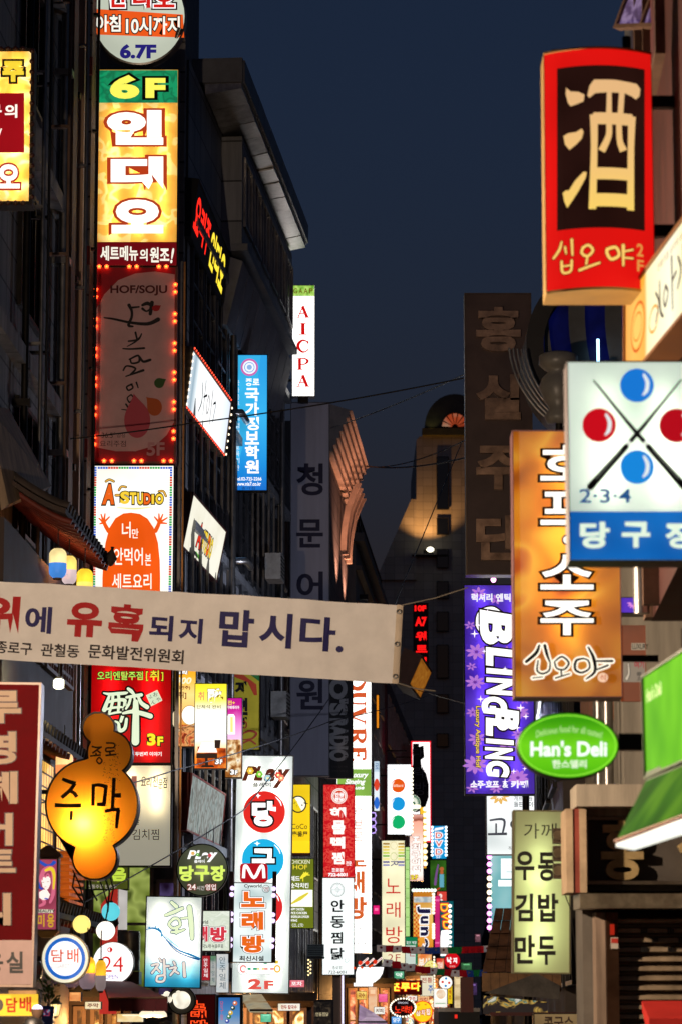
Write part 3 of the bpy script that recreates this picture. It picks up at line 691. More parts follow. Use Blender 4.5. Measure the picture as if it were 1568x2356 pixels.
# shingled roof beside the rice-roll sign
Dk = 37
def kp(px, py, d=0): q = at(px, py, Dk); return Vector((q.x, Dk+d, q.z))
ro_ = empty('shingle_roof_stall', kp(1160, 2330), 'brown shingled roof stall standing behind the snack bar sign', 'stall')
o_ = ro_.location
m = MB(); 
for i in range(5):
    t0, t1 = i/5, (i+1)/5
    a = kp(1150-42*t0, 2082+155*t0) - o_; b = kp(1150-42*t1, 2082+155*t1) - o_; c_ = kp(1290, 2082+155*t1)-o_; d_ = kp(1290, 2082+155*t0)-o_
    y0 = 1.2*(1-t0); y1 = 1.2*(1-t1)-.05
    for k in range(7):
        f0, f1 = k/7+.004, (k+1)/7-.004
        A = a.lerp(d_, f0); B = b.lerp(c_, f0); C2 = b.lerp(c_, f1); D2 = a.lerp(d_, f1); j = random.uniform(-.015, .015)
        m.hexa([(B.x,y1-.03+j,B.z),(C2.x,y1-.03+j,C2.z),(D2.x,y0+.01,D2.z),(A.x,y0+.01,A.z)], [(B.x,y1+.05,B.z),(C2.x,y1+.05,C2.z),(D2.x,y0+.06,D2.z),(A.x,y0+.06,A.z)])
m.build('shingles', paint('#6b4a34', .75, .3, 6, bump=.3), ro_)
m = MB(); a = kp(1108, 2282)-o_; b = kp(1290, 2239)-o_
for k in range(9): x = a.x+(b.x-a.x)*k/9; m.box(x, -.02, a.z, a.x+(b.x-a.x)*(k+.96)/9, .06, b.z)
m.build('wooden_fascia', paint('#7a5a3a', .7, .25, 7), ro_)
m = MB(); m.box(a.x-.25, .1, 0, a.x-.1, .3, b.z-.05); m.box(a.x+.1, .1, 0, b.x+.8, 1.4, (kp(0, 2338)-o_).z); m.build('red_counter', paint('#4c1713', .6, .2, 3), ro_)
m = MB(); P = [kp(x, y)-o_ for x, y in ((1112,2334),(1112,2291),(1262,2306),(1262,2334))]; m.poly([(p.x, .25, p.z) for p in P]); m.build('shop_interior', print2(((.3, '#0c0a10'), (.48, '#1a1216'), (.55, '#c9a24a'), (.6, '#1f6d66'), (.68, '#e7e0d0'), (.8, '#20304a')), .8, 'noise', 4, distort=2), ro_)
m = MB(); P = [kp(x, y)-o_ for x, y in ((1112,2286),(1232,2240),(1285,2268),(1285,2300))]; m.poly([(p.x, .0-.1, p.z) for p in P]); m.build('tarpaulin', paint('#57534e', .7, .3, 4), ro_)

# ---- traditional tiled eaves of the tavern on the near building
def eave(px, py, D0, D1, label, w=2.0, rise=.95, tone=TILEROOF):
    """roof slab sloping up to the left from the tip at px,py; runs along the street from D0 to D1"""
    tip = at(px, py, D1); e = empty('tiled_eave', Vector((tip.x, D1, tip.z)), label, 'eave'); n = 14
    sx_ = [-w*i/n for i in range(n+1)]; sz_ = [rise*((i/n)**1.35) for i in range(n+1)]
    d = D0-D1; dxs = .0377*d; m = MB()
    for k in range(int(abs(d)/.28)):
        y0 = -k*.28; xo = .0377*y0; r = .09
        top = [(sx_[i]+xo, y0, sz_[i]+.12) for i in range(n+1)]; m.tube(top, r, 6)
    m.build('roof_tiles', tone, e)
    m = MB(); 
    a = [(sx_[i], 0, sz_[i]+.07) for i in range(n+1)]; b = [(sx_[i]+dxs, d, sz_[i]+.07) for i in range(n+1)]; c = [(p[0], p[1], p[2]-.07) for p in a]; dd = [(p[0], p[1], p[2]-.07) for p in b]; k = n+1
    m.add(a+b+c+dd, [(i, i+1, i+1+k, i+k) for i in range(n)]+[(i+2*k, i+3*k, i+1+3*k, i+1+2*k) for i in range(n)]+[(i+k, i+1+k, i+1+3*k, i+3*k) for i in range(n)]+[(i, i+2*k, i+1+2*k, i+1) for i in range(n)]+[(0, k, 3*k, 2*k)]); m.build('roof_boarding', paint('#33231c', .7, .25, 4), e)
    for k in range(int(abs(d)/.34)):
        y0 = -.1-k*.34; xo = .0377*y0; m = MB(); m.tube([(sx_[i]+xo+.04, y0, sz_[i]-.06) for i in range(0, n-3)], .045, 6); m.build('rafter', WOOD_REDLIT, e)
    m = MB(); m.tube([(.02, .05, .06), (.08, .0, .12), (.1, -.05, .25)], [.1, .09, .03], 8); m.build('corner_tile', tone, e)
    return e
eave(243, 1300, 38.5, 43, 'upper tiled eave with red rafters over the paper lanterns', 1.75, 1.3)
eave(200, 1762, 34, 41, 'middle tiled eave with red rafters above the gourd sign', 1.5, .8)
eave(246, 2140, 36, 42, 'dark lowest tiled eave behind the glowing globes', 1.7, 1.0)
# timber tavern front under the eaves
q0 = (-4.30, 36.5); e, L = facade('tavern_front', 'timber tavern front with lattice windows glowing under the tiled eaves', (-4.02, 36.2), (-3.78, 43.2), .35, zat(1345, 42), paint('#2c1a12', .7, .25, 3))
PAPER = lit('#ffc45a', 1.2, .35, 1.4)
for k in range(3):
    f = 2.0+k*1.6
    window(e, f, f+1.3, zat(2010, 41), zat(1760, 41), PAPER, BROWN, 5, 8, w=.03, proud=.022)
    window(e, f, f+1.3, zat(1560, 41), zat(1420, 41), print2(((.3, '#2a0d05'), (.6, '#a4431a')), .5, 'noise', 2), BROWN, 5, 5, w=.05)
m = MB()
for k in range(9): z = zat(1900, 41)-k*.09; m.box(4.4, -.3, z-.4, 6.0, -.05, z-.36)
m.build('stair_slat', lit('#d8641c', .5, .3, 3), e)  # slats emit their orange themselves in place of light falling on them
m = MB(); m.tube([(3.2, -.3, zat(1880, 40)), (6.2, -.3, zat(2010, 41))], .035, 8); m.tube([(3.2, -.3, zat(1850, 40)), (6.2, -.3, zat(1980, 41))], .02, 8); m.build('handrail', paint('#b4602a', .5), e)
# pale canopy and awning on the near wall
q = [at(-30,930,38.0), at(20,940,41), at(118,1118,41.0), at(20,1160,38)]
aw = empty('canvas_canopy', (q[2]+q[3])/2, 'faded canvas canopy on brown frame under the dark wall', 'awning')
o_ = aw.location; m = MB(); m.hexa([p-o_ for p in q], [p-o_+Vector((-.1, .1, -.06)) for p in q]); m.build('canopy_sheet', paint('#8d7a66', .7, .3, 2, streak=True), aw)
# ================================================================== LIGHT BOXES AND SIGNS
WHITE = lit('#f4f6ee', 1.35); WHT = ink('#ffffff', 1.15); BLK = BLACK; CREAM = lit('#f2f0dc', 1.1)
RED = ink('#d8140c', 1.0); NAVY = ink('#1c2a66', .9)
def A(x, y): return (x*.2625, 1528.8+y*.2625)          # enlarged readings of the photograph -> its own units
def B_(x, y): return (x*.2625, 1940.4+y*.2625)
def C2(x, y): return (392+x*.2625, 1940.4+y*.2625)
def D2(x, y): return (392+x*.2625, 1528.8+y*.2625)
def E2(x, y): return (725.2+x*.25, 1744.4+y*.25)
def F2(x, y): return (725.2+x*.25, 2038.4+y*.25)
def Z5(x, y): return (784+x*.5, y*.5)
def Z2(x, y): return (x*.5, 588+y*.5)
def Z3(x, y): return (x*.5, 1176+y*.5)
def Z4(x, y): return (x*.5, 1754.2+y*.5)
def Z7(x, y): return (784+x*.5, 1176+y*.5)
def G2(x, y): return (1058.4+x*.325, 1764+y*.325)

s = Sign('vertical_sign', 'yellow orange light box with a dark red panel and a black bulb frame', -70, 118, 69, 463, 37.2, backlit(print2(((.35, '#f0a83a'), (.5, '#f8c860'), (.58, '#ffe9a8'), (.66, '#f2b044')), 1.15, 'noise', 3.5, detail=1, distort=1), .65), cab=paint('#150f0c', .5, .1), fw=8, T=.3)
s.tubes((-20, 40), 125, 455, .6)
s.text('주', 6, 140, 55, 188, ink('#f4d43a', 1), bold=.06, out=((5, BLACK),)); s.text('주', 6, 140, 55, 188, ink('#f4d43a', 1), bold=.03)
s.rect(-69, 214, 56, 351, lit('#a8101a', .8), 'panel'); s.words([('구', -28, 240, 4, 272), ('의', 11, 240, 40, 271)], ink('#fff6ea', 1.1), bold=.03); s.text('/', -4, 296, 5, 312, ink('#fff6ea', 1.1), bold=.02)
s.text('오', -6, 378, 46, 434, ink('#fffaf0', 1.2), bold=.05, out=((4, ink('#b8301c', .9)),))
s.bulbs([(-66+i*17, y) for i in range(8) for y in (113, 468)]+[(74, 118+i*24) for i in range(15)], .03, paint('#3a1c14', .3, 0), y=-.035)
STK = 'light boxes stacked up the stair tower'
# -- round sign at the top
s = Sign('round_sign', 'round white light box with an orange band, at the very top of the stacked signs', 216, -70, 425, 145, 50, lit('#c9d0bd', .95), group=STK, shape='disc', fw=4, cab=STEEL)
s.poly([(221, 20), (421, 33), (424, 86), (222, 79)], lit('#ee5a1c', 1.0), 'band')
s.words([('아침', 221, 34, 278, 73), ('10시까지', 290, 37, 414, 79)], ink('#f4f2e6', 1.1), bold=.025, out=((2.2, BLK),))
s.text('6.7F', 276, 101, 360, 135, ink('#231f72', 1), bold=.05)
s.words([('인', 250, -32, 288, 17), ('디', 306, -28, 346, 18), ('오', 354, -22, 402, 17)], ink('#d2201a', 1), bold=.04, out=((2.5, WHT), (6, ink('#3a1a18', .5))))
m = MB(); m.tube([(.45, .1, .3), (.62, .05, .45), (.7, .0, .62)], .06, 8); m.build('bracket', STEEL, s.e)
# -- 6F
s = Sign('vertical_sign', 'tall yellow light box with a green 6F panel, directly under the round sign', 226, 160, 408, 611, 50, backlit(print2(((.30, '#eea63c'), (.50, '#f2ae44'), (.56, '#fbd27a'), (.62, '#fbd47e'), (.68, '#f2b04a')), 1.15, 'noise', 3.2, detail=1, distort=.8), .62), group=STK)
s.tubes((262, 318, 374), 245, 550, .55)
s.rect(227, 161, 409, 236, print2(((.42, '#0d9a63'), (.5, '#0b7a50'), (.58, '#14a86e')), .8, 'noise', 4, detail=1, distort=1), 'panel')
s.words([('6', 253, 172, 321, 227), ('F', 335, 179, 381, 225)], ink('#f6ef5c', 1.1), bold=.055, out=((6, BLK),))
for c, x0, y0, x1, y1 in (('인', 246, 253, 376, 333), ('디', 255, 360, 376, 435), ('오', 257, 459, 376, 537)):
    s.text(c, x0, y0, x1, y1, ink('#fffdf2', 1.3), bold=.075, out=((6, ink('#b8401c', .9)),))
s.rect(223.5, 557, 406.5, 611, lit('#780a14', .75), 'panel')
s.words([('세트메뉴', 231, 566, 318, 600), ('의', 322, 573, 340, 601), ('원조', 345, 569, 390, 604)], ink('#f6f2e2', 1.05), bold=.03)
s.text('!', 392, 571, 401, 606, ink('#f6f2e2', 1.05), bold=.03, shear=.25)
m = MB(); m.tube([(.62, .15, 3.1), (.62, .15, 3.4)], .03, 8); m.tube([(-.2, .15, 3.1), (-.2, .15, 3.4)], .03, 8); m.build('post', STEEL, s.e)
# -- HOF / SOJU, unlit, ringed by red flower bulbs
PK = paint('#d8b0b2', .45, .08, 2); DR = paint('#a81626', .4, .1, 2)
s = Sign('vertical_sign', 'unlit pinkish pub sign ringed by red flower bulbs in the middle of the stack', 220, 616, 402, 1062, 50, DR, group=STK, fw=5, cab=paint('#7a4a3e', .5, .2, 4))
s.poly([(222+(180)*x, 618+440*y) for x, y in ((0,.21),(.1,.135),(.28,.06),(.5,.025),(.75,.015),(1,.03),(.995,.8),(.9,.87),(.75,.925),(.5,.955),(.25,.955),(0,.935))][::-1], PK, 'panel')
s.text('HOF/SOJU', 254, 656, 385, 680, paint('#5c1418', .5, 0), bold=.03)
INKB = paint('#171214', .5, 0)
s.brush([([(240,731),(262,734),(300,742),(340,745),(364,735)], [3,5,6,8,10]), ([(297,702),(303,715),(303,730),(296,748),(306,751)], [8,6,6,7,4]), ([(300,708),(320,706)], [5,4]), ([(328,702),(340,698),(350,706),(338,716),(328,710)], [6,9,6,4,6]), ([(350,696),(346,722)], [9,8]),
 ([(293,797),(312,786),(325,772)], [2,4,3]), ([(283,802),(300,803),(332,801)], [3,4,5]), ([(312,765),(316,783)], [5,4]), ([(296,785),(318,781),(326,768)], [4,5,3]),
 ([(298,827),(318,818),(320,832),(304,836),(300,828)], [4,5,5,4,4]), ([(284,852),(292,842),(312,848),(300,862)], [4,4,5,4]), ([(322,822),(330,832),(346,828)], [5,6,6]), ([(290,866),(330,852)], [3,6]),
 ([(304,884),(292,890),(296,898),(306,892),(302,884)], [4,4,4,4,4]), ([(314,880),(318,892)], [4,3]), ([(302,908),(293,916),(299,926),(307,916),(302,908)], [3,3,4,4,3]), ([(280,942),(296,944),(318,946)], [2,3,4]), ([(290,930),(296,940),(300,952)], [4,4,2])], INKB)
def drop(x0, y0, x1, y1, px, py): 
    cx, cy, rx, ry = (x0+x1)/2, (y0+y1)/2, abs(x1-x0)/2, abs(y1-y0)/2; P = []
    for i in range(28):
        a = 2*math.pi*i/28; x, y = cx+rx*math.cos(a), cy+ry*math.sin(a); t = max(0, math.cos(a-math.atan2(py-cy, px-cx)))**6; P.append((x+(px-x)*t, y+(py-y)*t))
    return P[::-1]
s.poly(drop(350, 702, 368, 716, 371, 702), paint('#b0121c', .5, 0), 'emblem'); s.poly(drop(355, 870, 378, 893, 383, 872), paint('#2f5a20', .5, 0), 'emblem')
s.poly(drop(339, 917, 373, 957, 336, 913), paint('#c25a18', .5, 0), 'emblem'); s.poly(drop(286, 926, 346, 1008, 308, 905), paint('#c44a5c', .5, 0), 'emblem')
s.words([('36.5°', 234, 995, 266, 1008), ('감성', 269, 998, 288, 1007), ('요리주점', 230, 1014, 290, 1028)], paint('#4a2a2c', .5, 0))
s.text('5F', 338, 1018, 379, 1049, paint('#c89298', .5, 0), bold=.03)
fl = [(221.5-.011*(y-667), y) for a in (667,735,802.5,870.5,938.5,1006) for y in (a, a+17)] + [(404-.012*(y-656), y) for a in (656,723.5,791,858,926,993.5) for y in (a, a+17)] + [(x, 614.5) for x in (229,246,298,315,366,383)] + [(x, 1061.5) for x in (240,258,309,326,377,394)]
me = None; GLOWR = lit('#ff4a20', 6, 0)
for px, py in fl:
    u, v = s.m(px, py)
    if me is None:
        m = MB()
        for k in range(5): a = k*2*math.pi/5+.3; m.ball((.022*math.cos(a), 0, .022*math.sin(a)), .015, 8)
        o = m.build('bulb', GLOWR, s.e); me = o.data; m = MB(); m.ball((0, -.012, 0), .012, 8); c = m.build('bulb_centre', lit('#ffd23a', 2.5, 0), o); mc = c.data
    else:
        o = bpy.data.objects.new('bulb', me); COL.objects.link(o); o.parent = s.e; c = bpy.data.objects.new('bulb_centre', mc); COL.objects.link(c); c.parent = o
    o.location = (u, -.05, v)
# -- A-STUDIO with the orange figure
s = Sign('vertical_sign', 'white light box with an orange figure raising both hands, half behind the street banner', 216, 1072, 398, 1420, 50, lit('#fbf8ec', 1.25), group=STK)
for i, c in enumerate(('#3f6bd8', '#d8462e', '#2fae5a')):
    bl = []
    for k in range(60):
        if (k//4) % 3 != i: continue
        y = 1074+k*5.7; bl.append([(217-.011*(y-1072), y+4.6), (222.5-.011*(y-1072), y+4.6), (222.5-.011*(y-1072), y), (217-.011*(y-1072), y)]); x = 397-.011*(y-1072); bl.append([(x-6, y+4.6), (x, y+4.6), (x, y), (x-6, y)])
    for k in range(28):
        if (k//4) % 3 == i: x = 225+k*6; bl.append([(x, 1079), (x+5, 1079), (x+5, 1074), (x, 1074)])
    s.polys(bl, ink(c, .9), 'border', dy=0)
s.text('A', 235, 1114, 263, 1161, ink('#f0661c', 1), bold=.06, shear=.15, out=((2.4, BLK),))
s.words([('S', 277, 1131, 298, 1160), ('T', 299, 1133, 314, 1160), ('U', 316, 1134, 330, 1161), ('I', 349, 1138, 355, 1160), ('O', 358, 1136, 376, 1160)], ink('#f7cf3a', 1.05), bold=.05, out=((2.2, BLK),))
s.text('D', 331, 1135, 347, 1161, ink('#f0661c', 1), bold=.05, out=((2.2, BLK),))
s.brush([([(244,1108),(252,1104),(262,1108)], 3), ([(274,1128),(280,1120),(290,1121)], 3), ([(366,1131),(376,1131),(382,1142)], 3), ([(267,1140),(274,1140)], 4)], ink('#f2b84a', 1), out=((1.5, BLK),), name='emblem')
s.brush([([(270,1168),(310,1171),(350,1167)], [1,4,1])], ink('#f4efa0', 1), name='emblem')
OR = lit('#f25a12', 1.05, .1)
s.poly([(236,1420),(236,1330),(238,1290),(243,1250),(252,1215),(266,1193),(284,1182),(302,1180),(322,1183),(340,1194),(354,1215),(364,1250),(368,1290),(369,1330),(368,1420)][::-1], OR, 'figure')
s.brush([([(250,1222),(243,1210),(238,1198)], [10,9,8]), ([(358,1222),(364,1210),(368,1198)], [10,9,8])] + [([(239,1203),(x,y)], [6,3]) for x, y in ((228,1193),(233,1184),(242,1183),(252,1190),(230,1206))] + [([(367,1203),(x,y)], [6,3]) for x, y in ((356,1190),(366,1183),(375,1184),(385,1192),(384,1205))], OR, name='figure_hands')
s.words([('너', 281, 1201, 301, 1238), ('만', 304, 1217, 319, 1239), ('안먹어', 262, 1261, 329, 1301), ('본', 334, 1275, 348, 1302), ('세트요리', 258, 1320, 349, 1356)], ink('#fff6e6', 1.15), bold=.012)
# -- red oriental pub sign
s = Sign('vertical_sign', 'red light box with one large whitish brush character and a yellow 3F', 208, 1500, 393, 1755, 50, backlit(lit('#cc0a0e', .85), .55), group=STK)
s.tubes((255, 345), 1545, 1745, .8)
s.text('오리엔탈주점', 224, 1545, 329, 1565, ink('#b8e85a', 1), bold=.02, out=((1.4, BLK),))
s.words([('[', 336, 1545, 341, 1567), ('취', 345, 1543, 366, 1567), (']', 371, 1547, 376, 1567)], ink('#f0e23a', 1), bold=.02, out=((1.4, BLK),))
PG = ink('#dfeccb', 1.1)
zs = [([(910,252),(960,262),(1030,258),(1100,252),(1118,248)], [12,26,30,26,14]), ([(960,275),(940,330),(915,400)], [22,30,40]), ([(930,340),(1000,318),(1075,312),(1098,330),(1085,420),(1060,500)], [18,26,30,34,30,26]), ([(990,280),(985,340),(960,420)], [26,26,22]), ([(1040,275),(1045,340),(1035,420)], [26,26,22]), ([(930,395),(1000,380),(1070,376)], [18,22,18]), ([(950,440),(1010,425),(1060,420)], [16,20,16]), ([(1010,500),(1040,520),(1050,580),(1095,560),(1110,480)], [16,24,34,30,24]),
 ([(1125,215),(1150,235),(1175,262)], [26,34,22]), ([(1110,290),(1170,280),(1240,268)], [22,30,30]), ([(1145,300),(1130,350),(1105,390)], [22,24,18]), ([(1215,290),(1240,340),(1290,375)], [24,34,40]), ([(1180,300),(1185,360),(1160,410)], [20,22,16]), ([(1080,430),(1160,415),(1240,430),(1320,455)], [20,34,40,44]), ([(1190,330),(1192,420),(1190,540),(1188,680)], [44,54,62,66])]
s.brush([(p, [q*.2625 for q in w]) for p, w in zs], PG, out=((4, BLK),), z=A)
s.poly([A(*p) for p in ((1325,370),(1425,318),(1380,224),(1280,272))], ink('#d9e6c4', 1), 'name_tag')
s.words([('ふ', *A(1303,268), *A(1335,300)), ('ん', *A(1328,315), *A(1362,350)), ('お', *A(1345,246), *A(1382,282)), ('や', *A(1372,290), *A(1408,326))], BLK)
s.words([('3', *A(1290,606), *A(1365,714)), ('F', *A(1380,634), *A(1432,714))], ink('#f7ea2c', 1.05), bold=.05, out=((2, BLK),))
s.text('두번째 이야기', *A(1186,768), *A(1418,806), ink('#f8efe8', 1.1), bold=.03)
# -- cream cooking-pub sign under it
s = Sign('vertical_sign', 'cream light box with thin black handwriting, partly behind the gourd sign', 262, 1762, 392, 1992, 50, shade('#f3ecd2', .34), group=STK, T=.3)
s.tubes((300, 360), 1772, 1868, 1.2, '#ffebc4', .15)
s.words([('요', *A(1235,985), *A(1280,1065)), ('리', *A(1285,998), *A(1330,1075)), ('전', *A(1340,985), *A(1385,1075)), ('문', *A(1388,1010), *A(1425,1090)), ('점', *A(1430,990), *A(1468,1085))], BLK, bold=.01, shear=.1)
s.words([('돌', *A(1150,1340), *A(1226,1408)), ('김치찜', *A(1160,1445), *A(1395,1540))], paint('#2a1c1a', .5, 0))
s.text('ㅣ', 303, 1786, 315, 1820, ink('#b06a5a', .7))
# steel post that carries the stack
p = empty('steel_post', at(401, 2330, 50.6), 'thin steel post running up the right edge of the stacked light boxes', 'post'); p.location.z = 0
m = MB(); h = zat(600, 50.6); m.box(-.03, 0, 0, .03, .06, h); m.build('upright', STEEL, p)
m = MB(); m.box(.05, .05, 0, .08, .08, h); m.build('cable_conduit', metal('#c08a50', .4), p)

# -- gourd shaped sign
cs = [(227, 1676, 35), (252, 1733, 49), (211.5, 1852, 104), (218, 1974, 49)]
ys = [1642+(2022-1642)*i/110 for i in range(111)]; Rr = []; Lr = []
for y in ys:
    xr = max([cx+math.sqrt(max(0, r*r-(y-cy)**2)) for cx, cy, r in cs if abs(y-cy) <= r] or [228]); xl = min([cx-math.sqrt(max(0, r*r-(y-cy)**2)) for cx, cy, r in cs if abs(y-cy) <= r] or [226])
    Rr.append((xr, y)); Lr.append((xl, y))
out = Rr + Lr[::-1]
s = Sign('gourd_sign', 'orange gourd shaped light box glowing from a bulb in its belly, hung over the street', 107, 1641, 316, 2023, 36, shade('#ff9a2c', .05), shape='poly', outline=out, fw=4, T=.32, rim=.03, cab=paint('#2a140a', .5, .2, 4))
s.inner(192, 1896, 44, '#ffe8a0', .12); s.inner(218, 1972, 1.6, '#ffa84a', .2); s.inner(228, 1678, .35, '#ffd8b8', .2)
DB = paint('#200a04', .6, 0)
s.brush([([A(545,1005),A(610,1030),A(665,1045)], [7,9,9]), ([A(660,1045),A(610,1110),A(540,1170)], [8,9,9]), ([A(610,1110),A(650,1130),A(675,1165)], [7,9,9]), ([A(480,1235),A(600,1240),A(712,1238)], [10,9,10]), ([A(628,1285),A(622,1368)], [7,7]),
  ([A(820,1050),A(815,1240)], [8,8]), ([A(812,1065),A(870,1058),A(940,1075)], [7,8,9]), ([A(932,1065),A(912,1225)], [8,9]), ([A(850,1228),A(925,1228)], [8,9]), ([A(1000,995),A(995,1120),A(985,1270)], [8,8,8]), ([A(1000,1150),A(1062,1150)], [9,11]), ([A(920,1290),A(985,1275),A(1050,1275)], [8,8,9]), ([A(1040,1275),A(1030,1345),A(1022,1440)], [8,9,6])], DB, cap=False)
s.brush([([A(805,720),A(850,730),A(895,725)], 4), ([A(880,730),A(810,780)], 4), ([A(845,750),A(885,780)], 4), ([A(790,805),A(885,795)], 4), ([A(842,775),A(842,800)], 4), ([A(870,815),A(848,845),A(872,872),A(896,845),A(870,815)], 3.5),
  ([A(930,690),A(1000,695),A(998,730),A(935,735),A(935,765),A(1005,758)], 4), ([A(965,765),A(965,795)], 4), ([A(925,800),A(1022,790)], 4)], paint('#3a1608', .6, 0), cap=False)
st = []
for (cx, y0, y1, w) in ((1030, 690, 1010, 40), (975, 790, 1440, 40), (930, 860, 1560, 36), (1000, 1050, 1560, 30)):
    y = y0
    while y < y1:
        for k in range(3): a = (cx+random.uniform(-w/2, w/2), y+random.uniform(0, 26)); b = (a[0]+random.uniform(-18, 18), a[1]+random.uniform(-14, 16)); st.append(([A(*a), A(*b)], .9))
        y += 38
s.brush(st, paint('#5c2408', .6, 0), name='handwriting', cap=False)
m = MB(); u, v = s.m(120, 1900)
for pts in ([(170,2008),(165,2040),(190,2078)], [(205,2022),(210,2050),(222,2072)], [(240,2018),(250,2050),(246,2098)]):
    q = [s.m(*p) for p in pts]; m.tube([(a[0], .12, a[1]) for a in q], .012, 6)
m.build('cord', BLACK, s.e)
m = MB(); m.box(-1.1, .12, 1.0, -.5, .18, 1.05); m.build('bracket', DARK, s.e)

# -- banner across the street
cw, ch = 927, 180
TL, TR = at(0, 1337, 35), at(925, 1393, 35); BL, BR = at(-11, 1517, 35), at(913, 1573, 35); e1 = TR-TL; TL = TL-e1*.12; BL = BL-e1*.12
class BannerSign(Sign): pass
s = Sign('street_banner', 'wide pale cloth banner with red and navy Korean lettering stretched across the street', 0, 1337, 925, 1573, 35, None, cat='banner', quad=(TL, TR, BR, BL), canvas=(cw*1.12, ch), shape='none')
OFFX = cw*.12
clothm = paint('#e9e6e2', .85, .05, 3, bump=.05)
m = MB(); nx_, nz_ = 60, 10; g = []
def ripple(x, z): return .03*math.sin(x*3.1+z*2)+.016*math.sin(x*8.3+1.3-z*3)*(.4+z)+.01*math.sin(x*17+z*5)
for j in range(nz_+1):
    for i in range(nx_+1):
        u = s.u0+(s.u1-s.u0)*i/nx_; v = s.v0+(s.v1-s.v0)*j/nz_; g.append((u, ripple(u, v), v))
m.add(g, [(j*(nx_+1)+i, j*(nx_+1)+i+1, (j+1)*(nx_+1)+i+1, (j+1)*(nx_+1)+i) for j in range(nz_) for i in range(nx_)], True); m.build('cloth', clothm, s.e)
m = MB(); n = 8; a = []; w_ = .065
for j in range(n+1): v = s.v0+(s.v1-s.v0)*j/n; a += [(s.u1-w_, ripple(s.u1-w_, v)-.012, v), (s.u1-w_*.5, ripple(s.u1, v)-.03, v), (s.u1+.01, ripple(s.u1, v)-.004, v)]
m.add(a, [(j*3+k, j*3+k+1, j*3+k+4, j*3+k+3) for j in range(n) for k in (0, 1)], True); m.build('hem', paint('#d2c2ac', .85, .08, 3), s.e)
BR_, BN_, BB_ = paint('#b01a1e', .7, 0), paint('#231f5c', .7, 0), paint('#2a2226', .7, 0)
s.bulge = lambda u: 0
def bwords(items, mat, bold):
    o = s.words([(t, x0+OFFX, y0, x1+OFFX, y1) for t, x0, y0, x1, y1 in items], mat, bold=bold)
    bm = bmesh.new(); bm.from_mesh(o.data)
    for i in range(1, 60): bmesh.ops.bisect_plane(bm, geom=bm.verts[:]+bm.edges[:]+bm.faces[:], plane_co=(s.u0+(s.u1-s.u0)*i/60, 0, 0), plane_no=(1, 0, 0))
    for v in bm.verts: v.co.y = ripple(v.co.x, v.co.z)-.012
    bm.to_mesh(o.data); bm.free()
bwords([('위', -42, 33, 49, 118), ('유', 160, 38, 241, 118), ('혹', 256, 36, 336, 121)], BR_, .045)
bwords([('에', 63, 53, 124, 114), ('되', 350, 56, 404, 115), ('지', 418, 58, 472, 116), ('맙', 510, 34, 590, 119), ('시', 603, 36, 678, 117), ('다', 696, 37, 778, 117), ('.', 781, 102, 797, 117)], BN_, .03)
bwords([('종로구', 0, 138, 84, 166), ('관철동', 104, 136, 193, 166), ('문화발전위원회', 214, 133, 433, 165)], BB_, .02)
m = MB()
for a, b in (((926,1392),(1075,1352)), ((914,1572),(1000,1590))):
    p0, p1 = s.I @ at(*a, 35), s.I @ at(*b, 35.2); m.tube([p0, p0.lerp(p1, .5)-Vector((0, 0, .02)), p1], .008, 5)
m.build('rope', paint('#8d8578', .8, 0), s.e)

for v in (s.v0+.08, (s.v0+s.v1)/2, s.v1-.08):
    m = MB(); m.lathe([(.012, 0), (.03, 0), (.03, .008), (.012, .008), (.012, 0)], n=14); o = m.build('eyelet', STEEL, s.e); o.rotation_euler = (math.pi/2, 0, 0); o.location = (s.u1-.035, ripple(s.u1, v)-.032, v)
# -- hair salon sign and what stands round it
s = Sign('vertical_sign', 'dark red hair salon sign with large beige letters and a pale foot', -96, 1575, 81, 2266, 30, paint('#56090d', .8, .12, 1.5, spec=.08), cab=paint('#b59a88', .4, .1, 4), fw=5, T=.3, roll=-.012)
LB = paint('#a8927e', .8, .05, spec=.1); LO = paint('#2c0c0e', .5, 0)
for c, y0, y1, x0, x1 in (('루', 1590, 1664, -46, 48), ('영', 1684, 1758, -50, 37), ('헤', 1776, 1850, -52, 40), ('어', 1872, 1946, -54, 29), ('트', 1956, 2008, -48, 36), ('리', 2056, 2130, -60, 25)):
    s.text(c, x0, y0, x1, y1, LB, bold=.035, out=((2.2, LO),))
s.rect(-100, 2164, 74, 2266, paint('#a88c86', .5, .1), 'panel')
s.words([('미', -105, 2190, -60, 2240), ('용', -45, 2190, 8, 2240), ('실', 15, 2190, 54, 2240)], BLK, bold=.03)
# yellow tobacco box below it
s = Sign('light_box', 'small yellow tobacco box with red letters, low by the picture edge', -60, 2288, 88, 2338, 28, lit('#ffce3a', 1.15), cab=paint('#3a2416', .5, .1), fw=3)
s.words([('담', 14, 2296, 40, 2330), ('배', 45, 2294, 72, 2329)], ink('#c8321a', 1), bold=.03)
s.ellipse(-2, 2313, 10, 14, paint('#4a4038', .5, 0), 'emblem')
m = MB(); a = s.m(24, 2280); b = s.m(88, 2288); m.box(a[0], -.15, b[1], b[0], .1, a[1]); m.build('hood', metal('#8c6f4c', .4), s.e)
o = empty('clip_lamp', at(86, 2322, 27.5), 'small glaring clip lamp at the end of the yellow tobacco box', 'lamp'); m = MB(); m.ball((0, 0, 0), .045, 12, .8); m.build('lamp_glass', lit('#e8dcff', 3, 0), o); m = MB(); m.lathe([(.02, -.09), (.05, -.05), (.06, 0)], n=14); m.build('socket', BROWN, o)
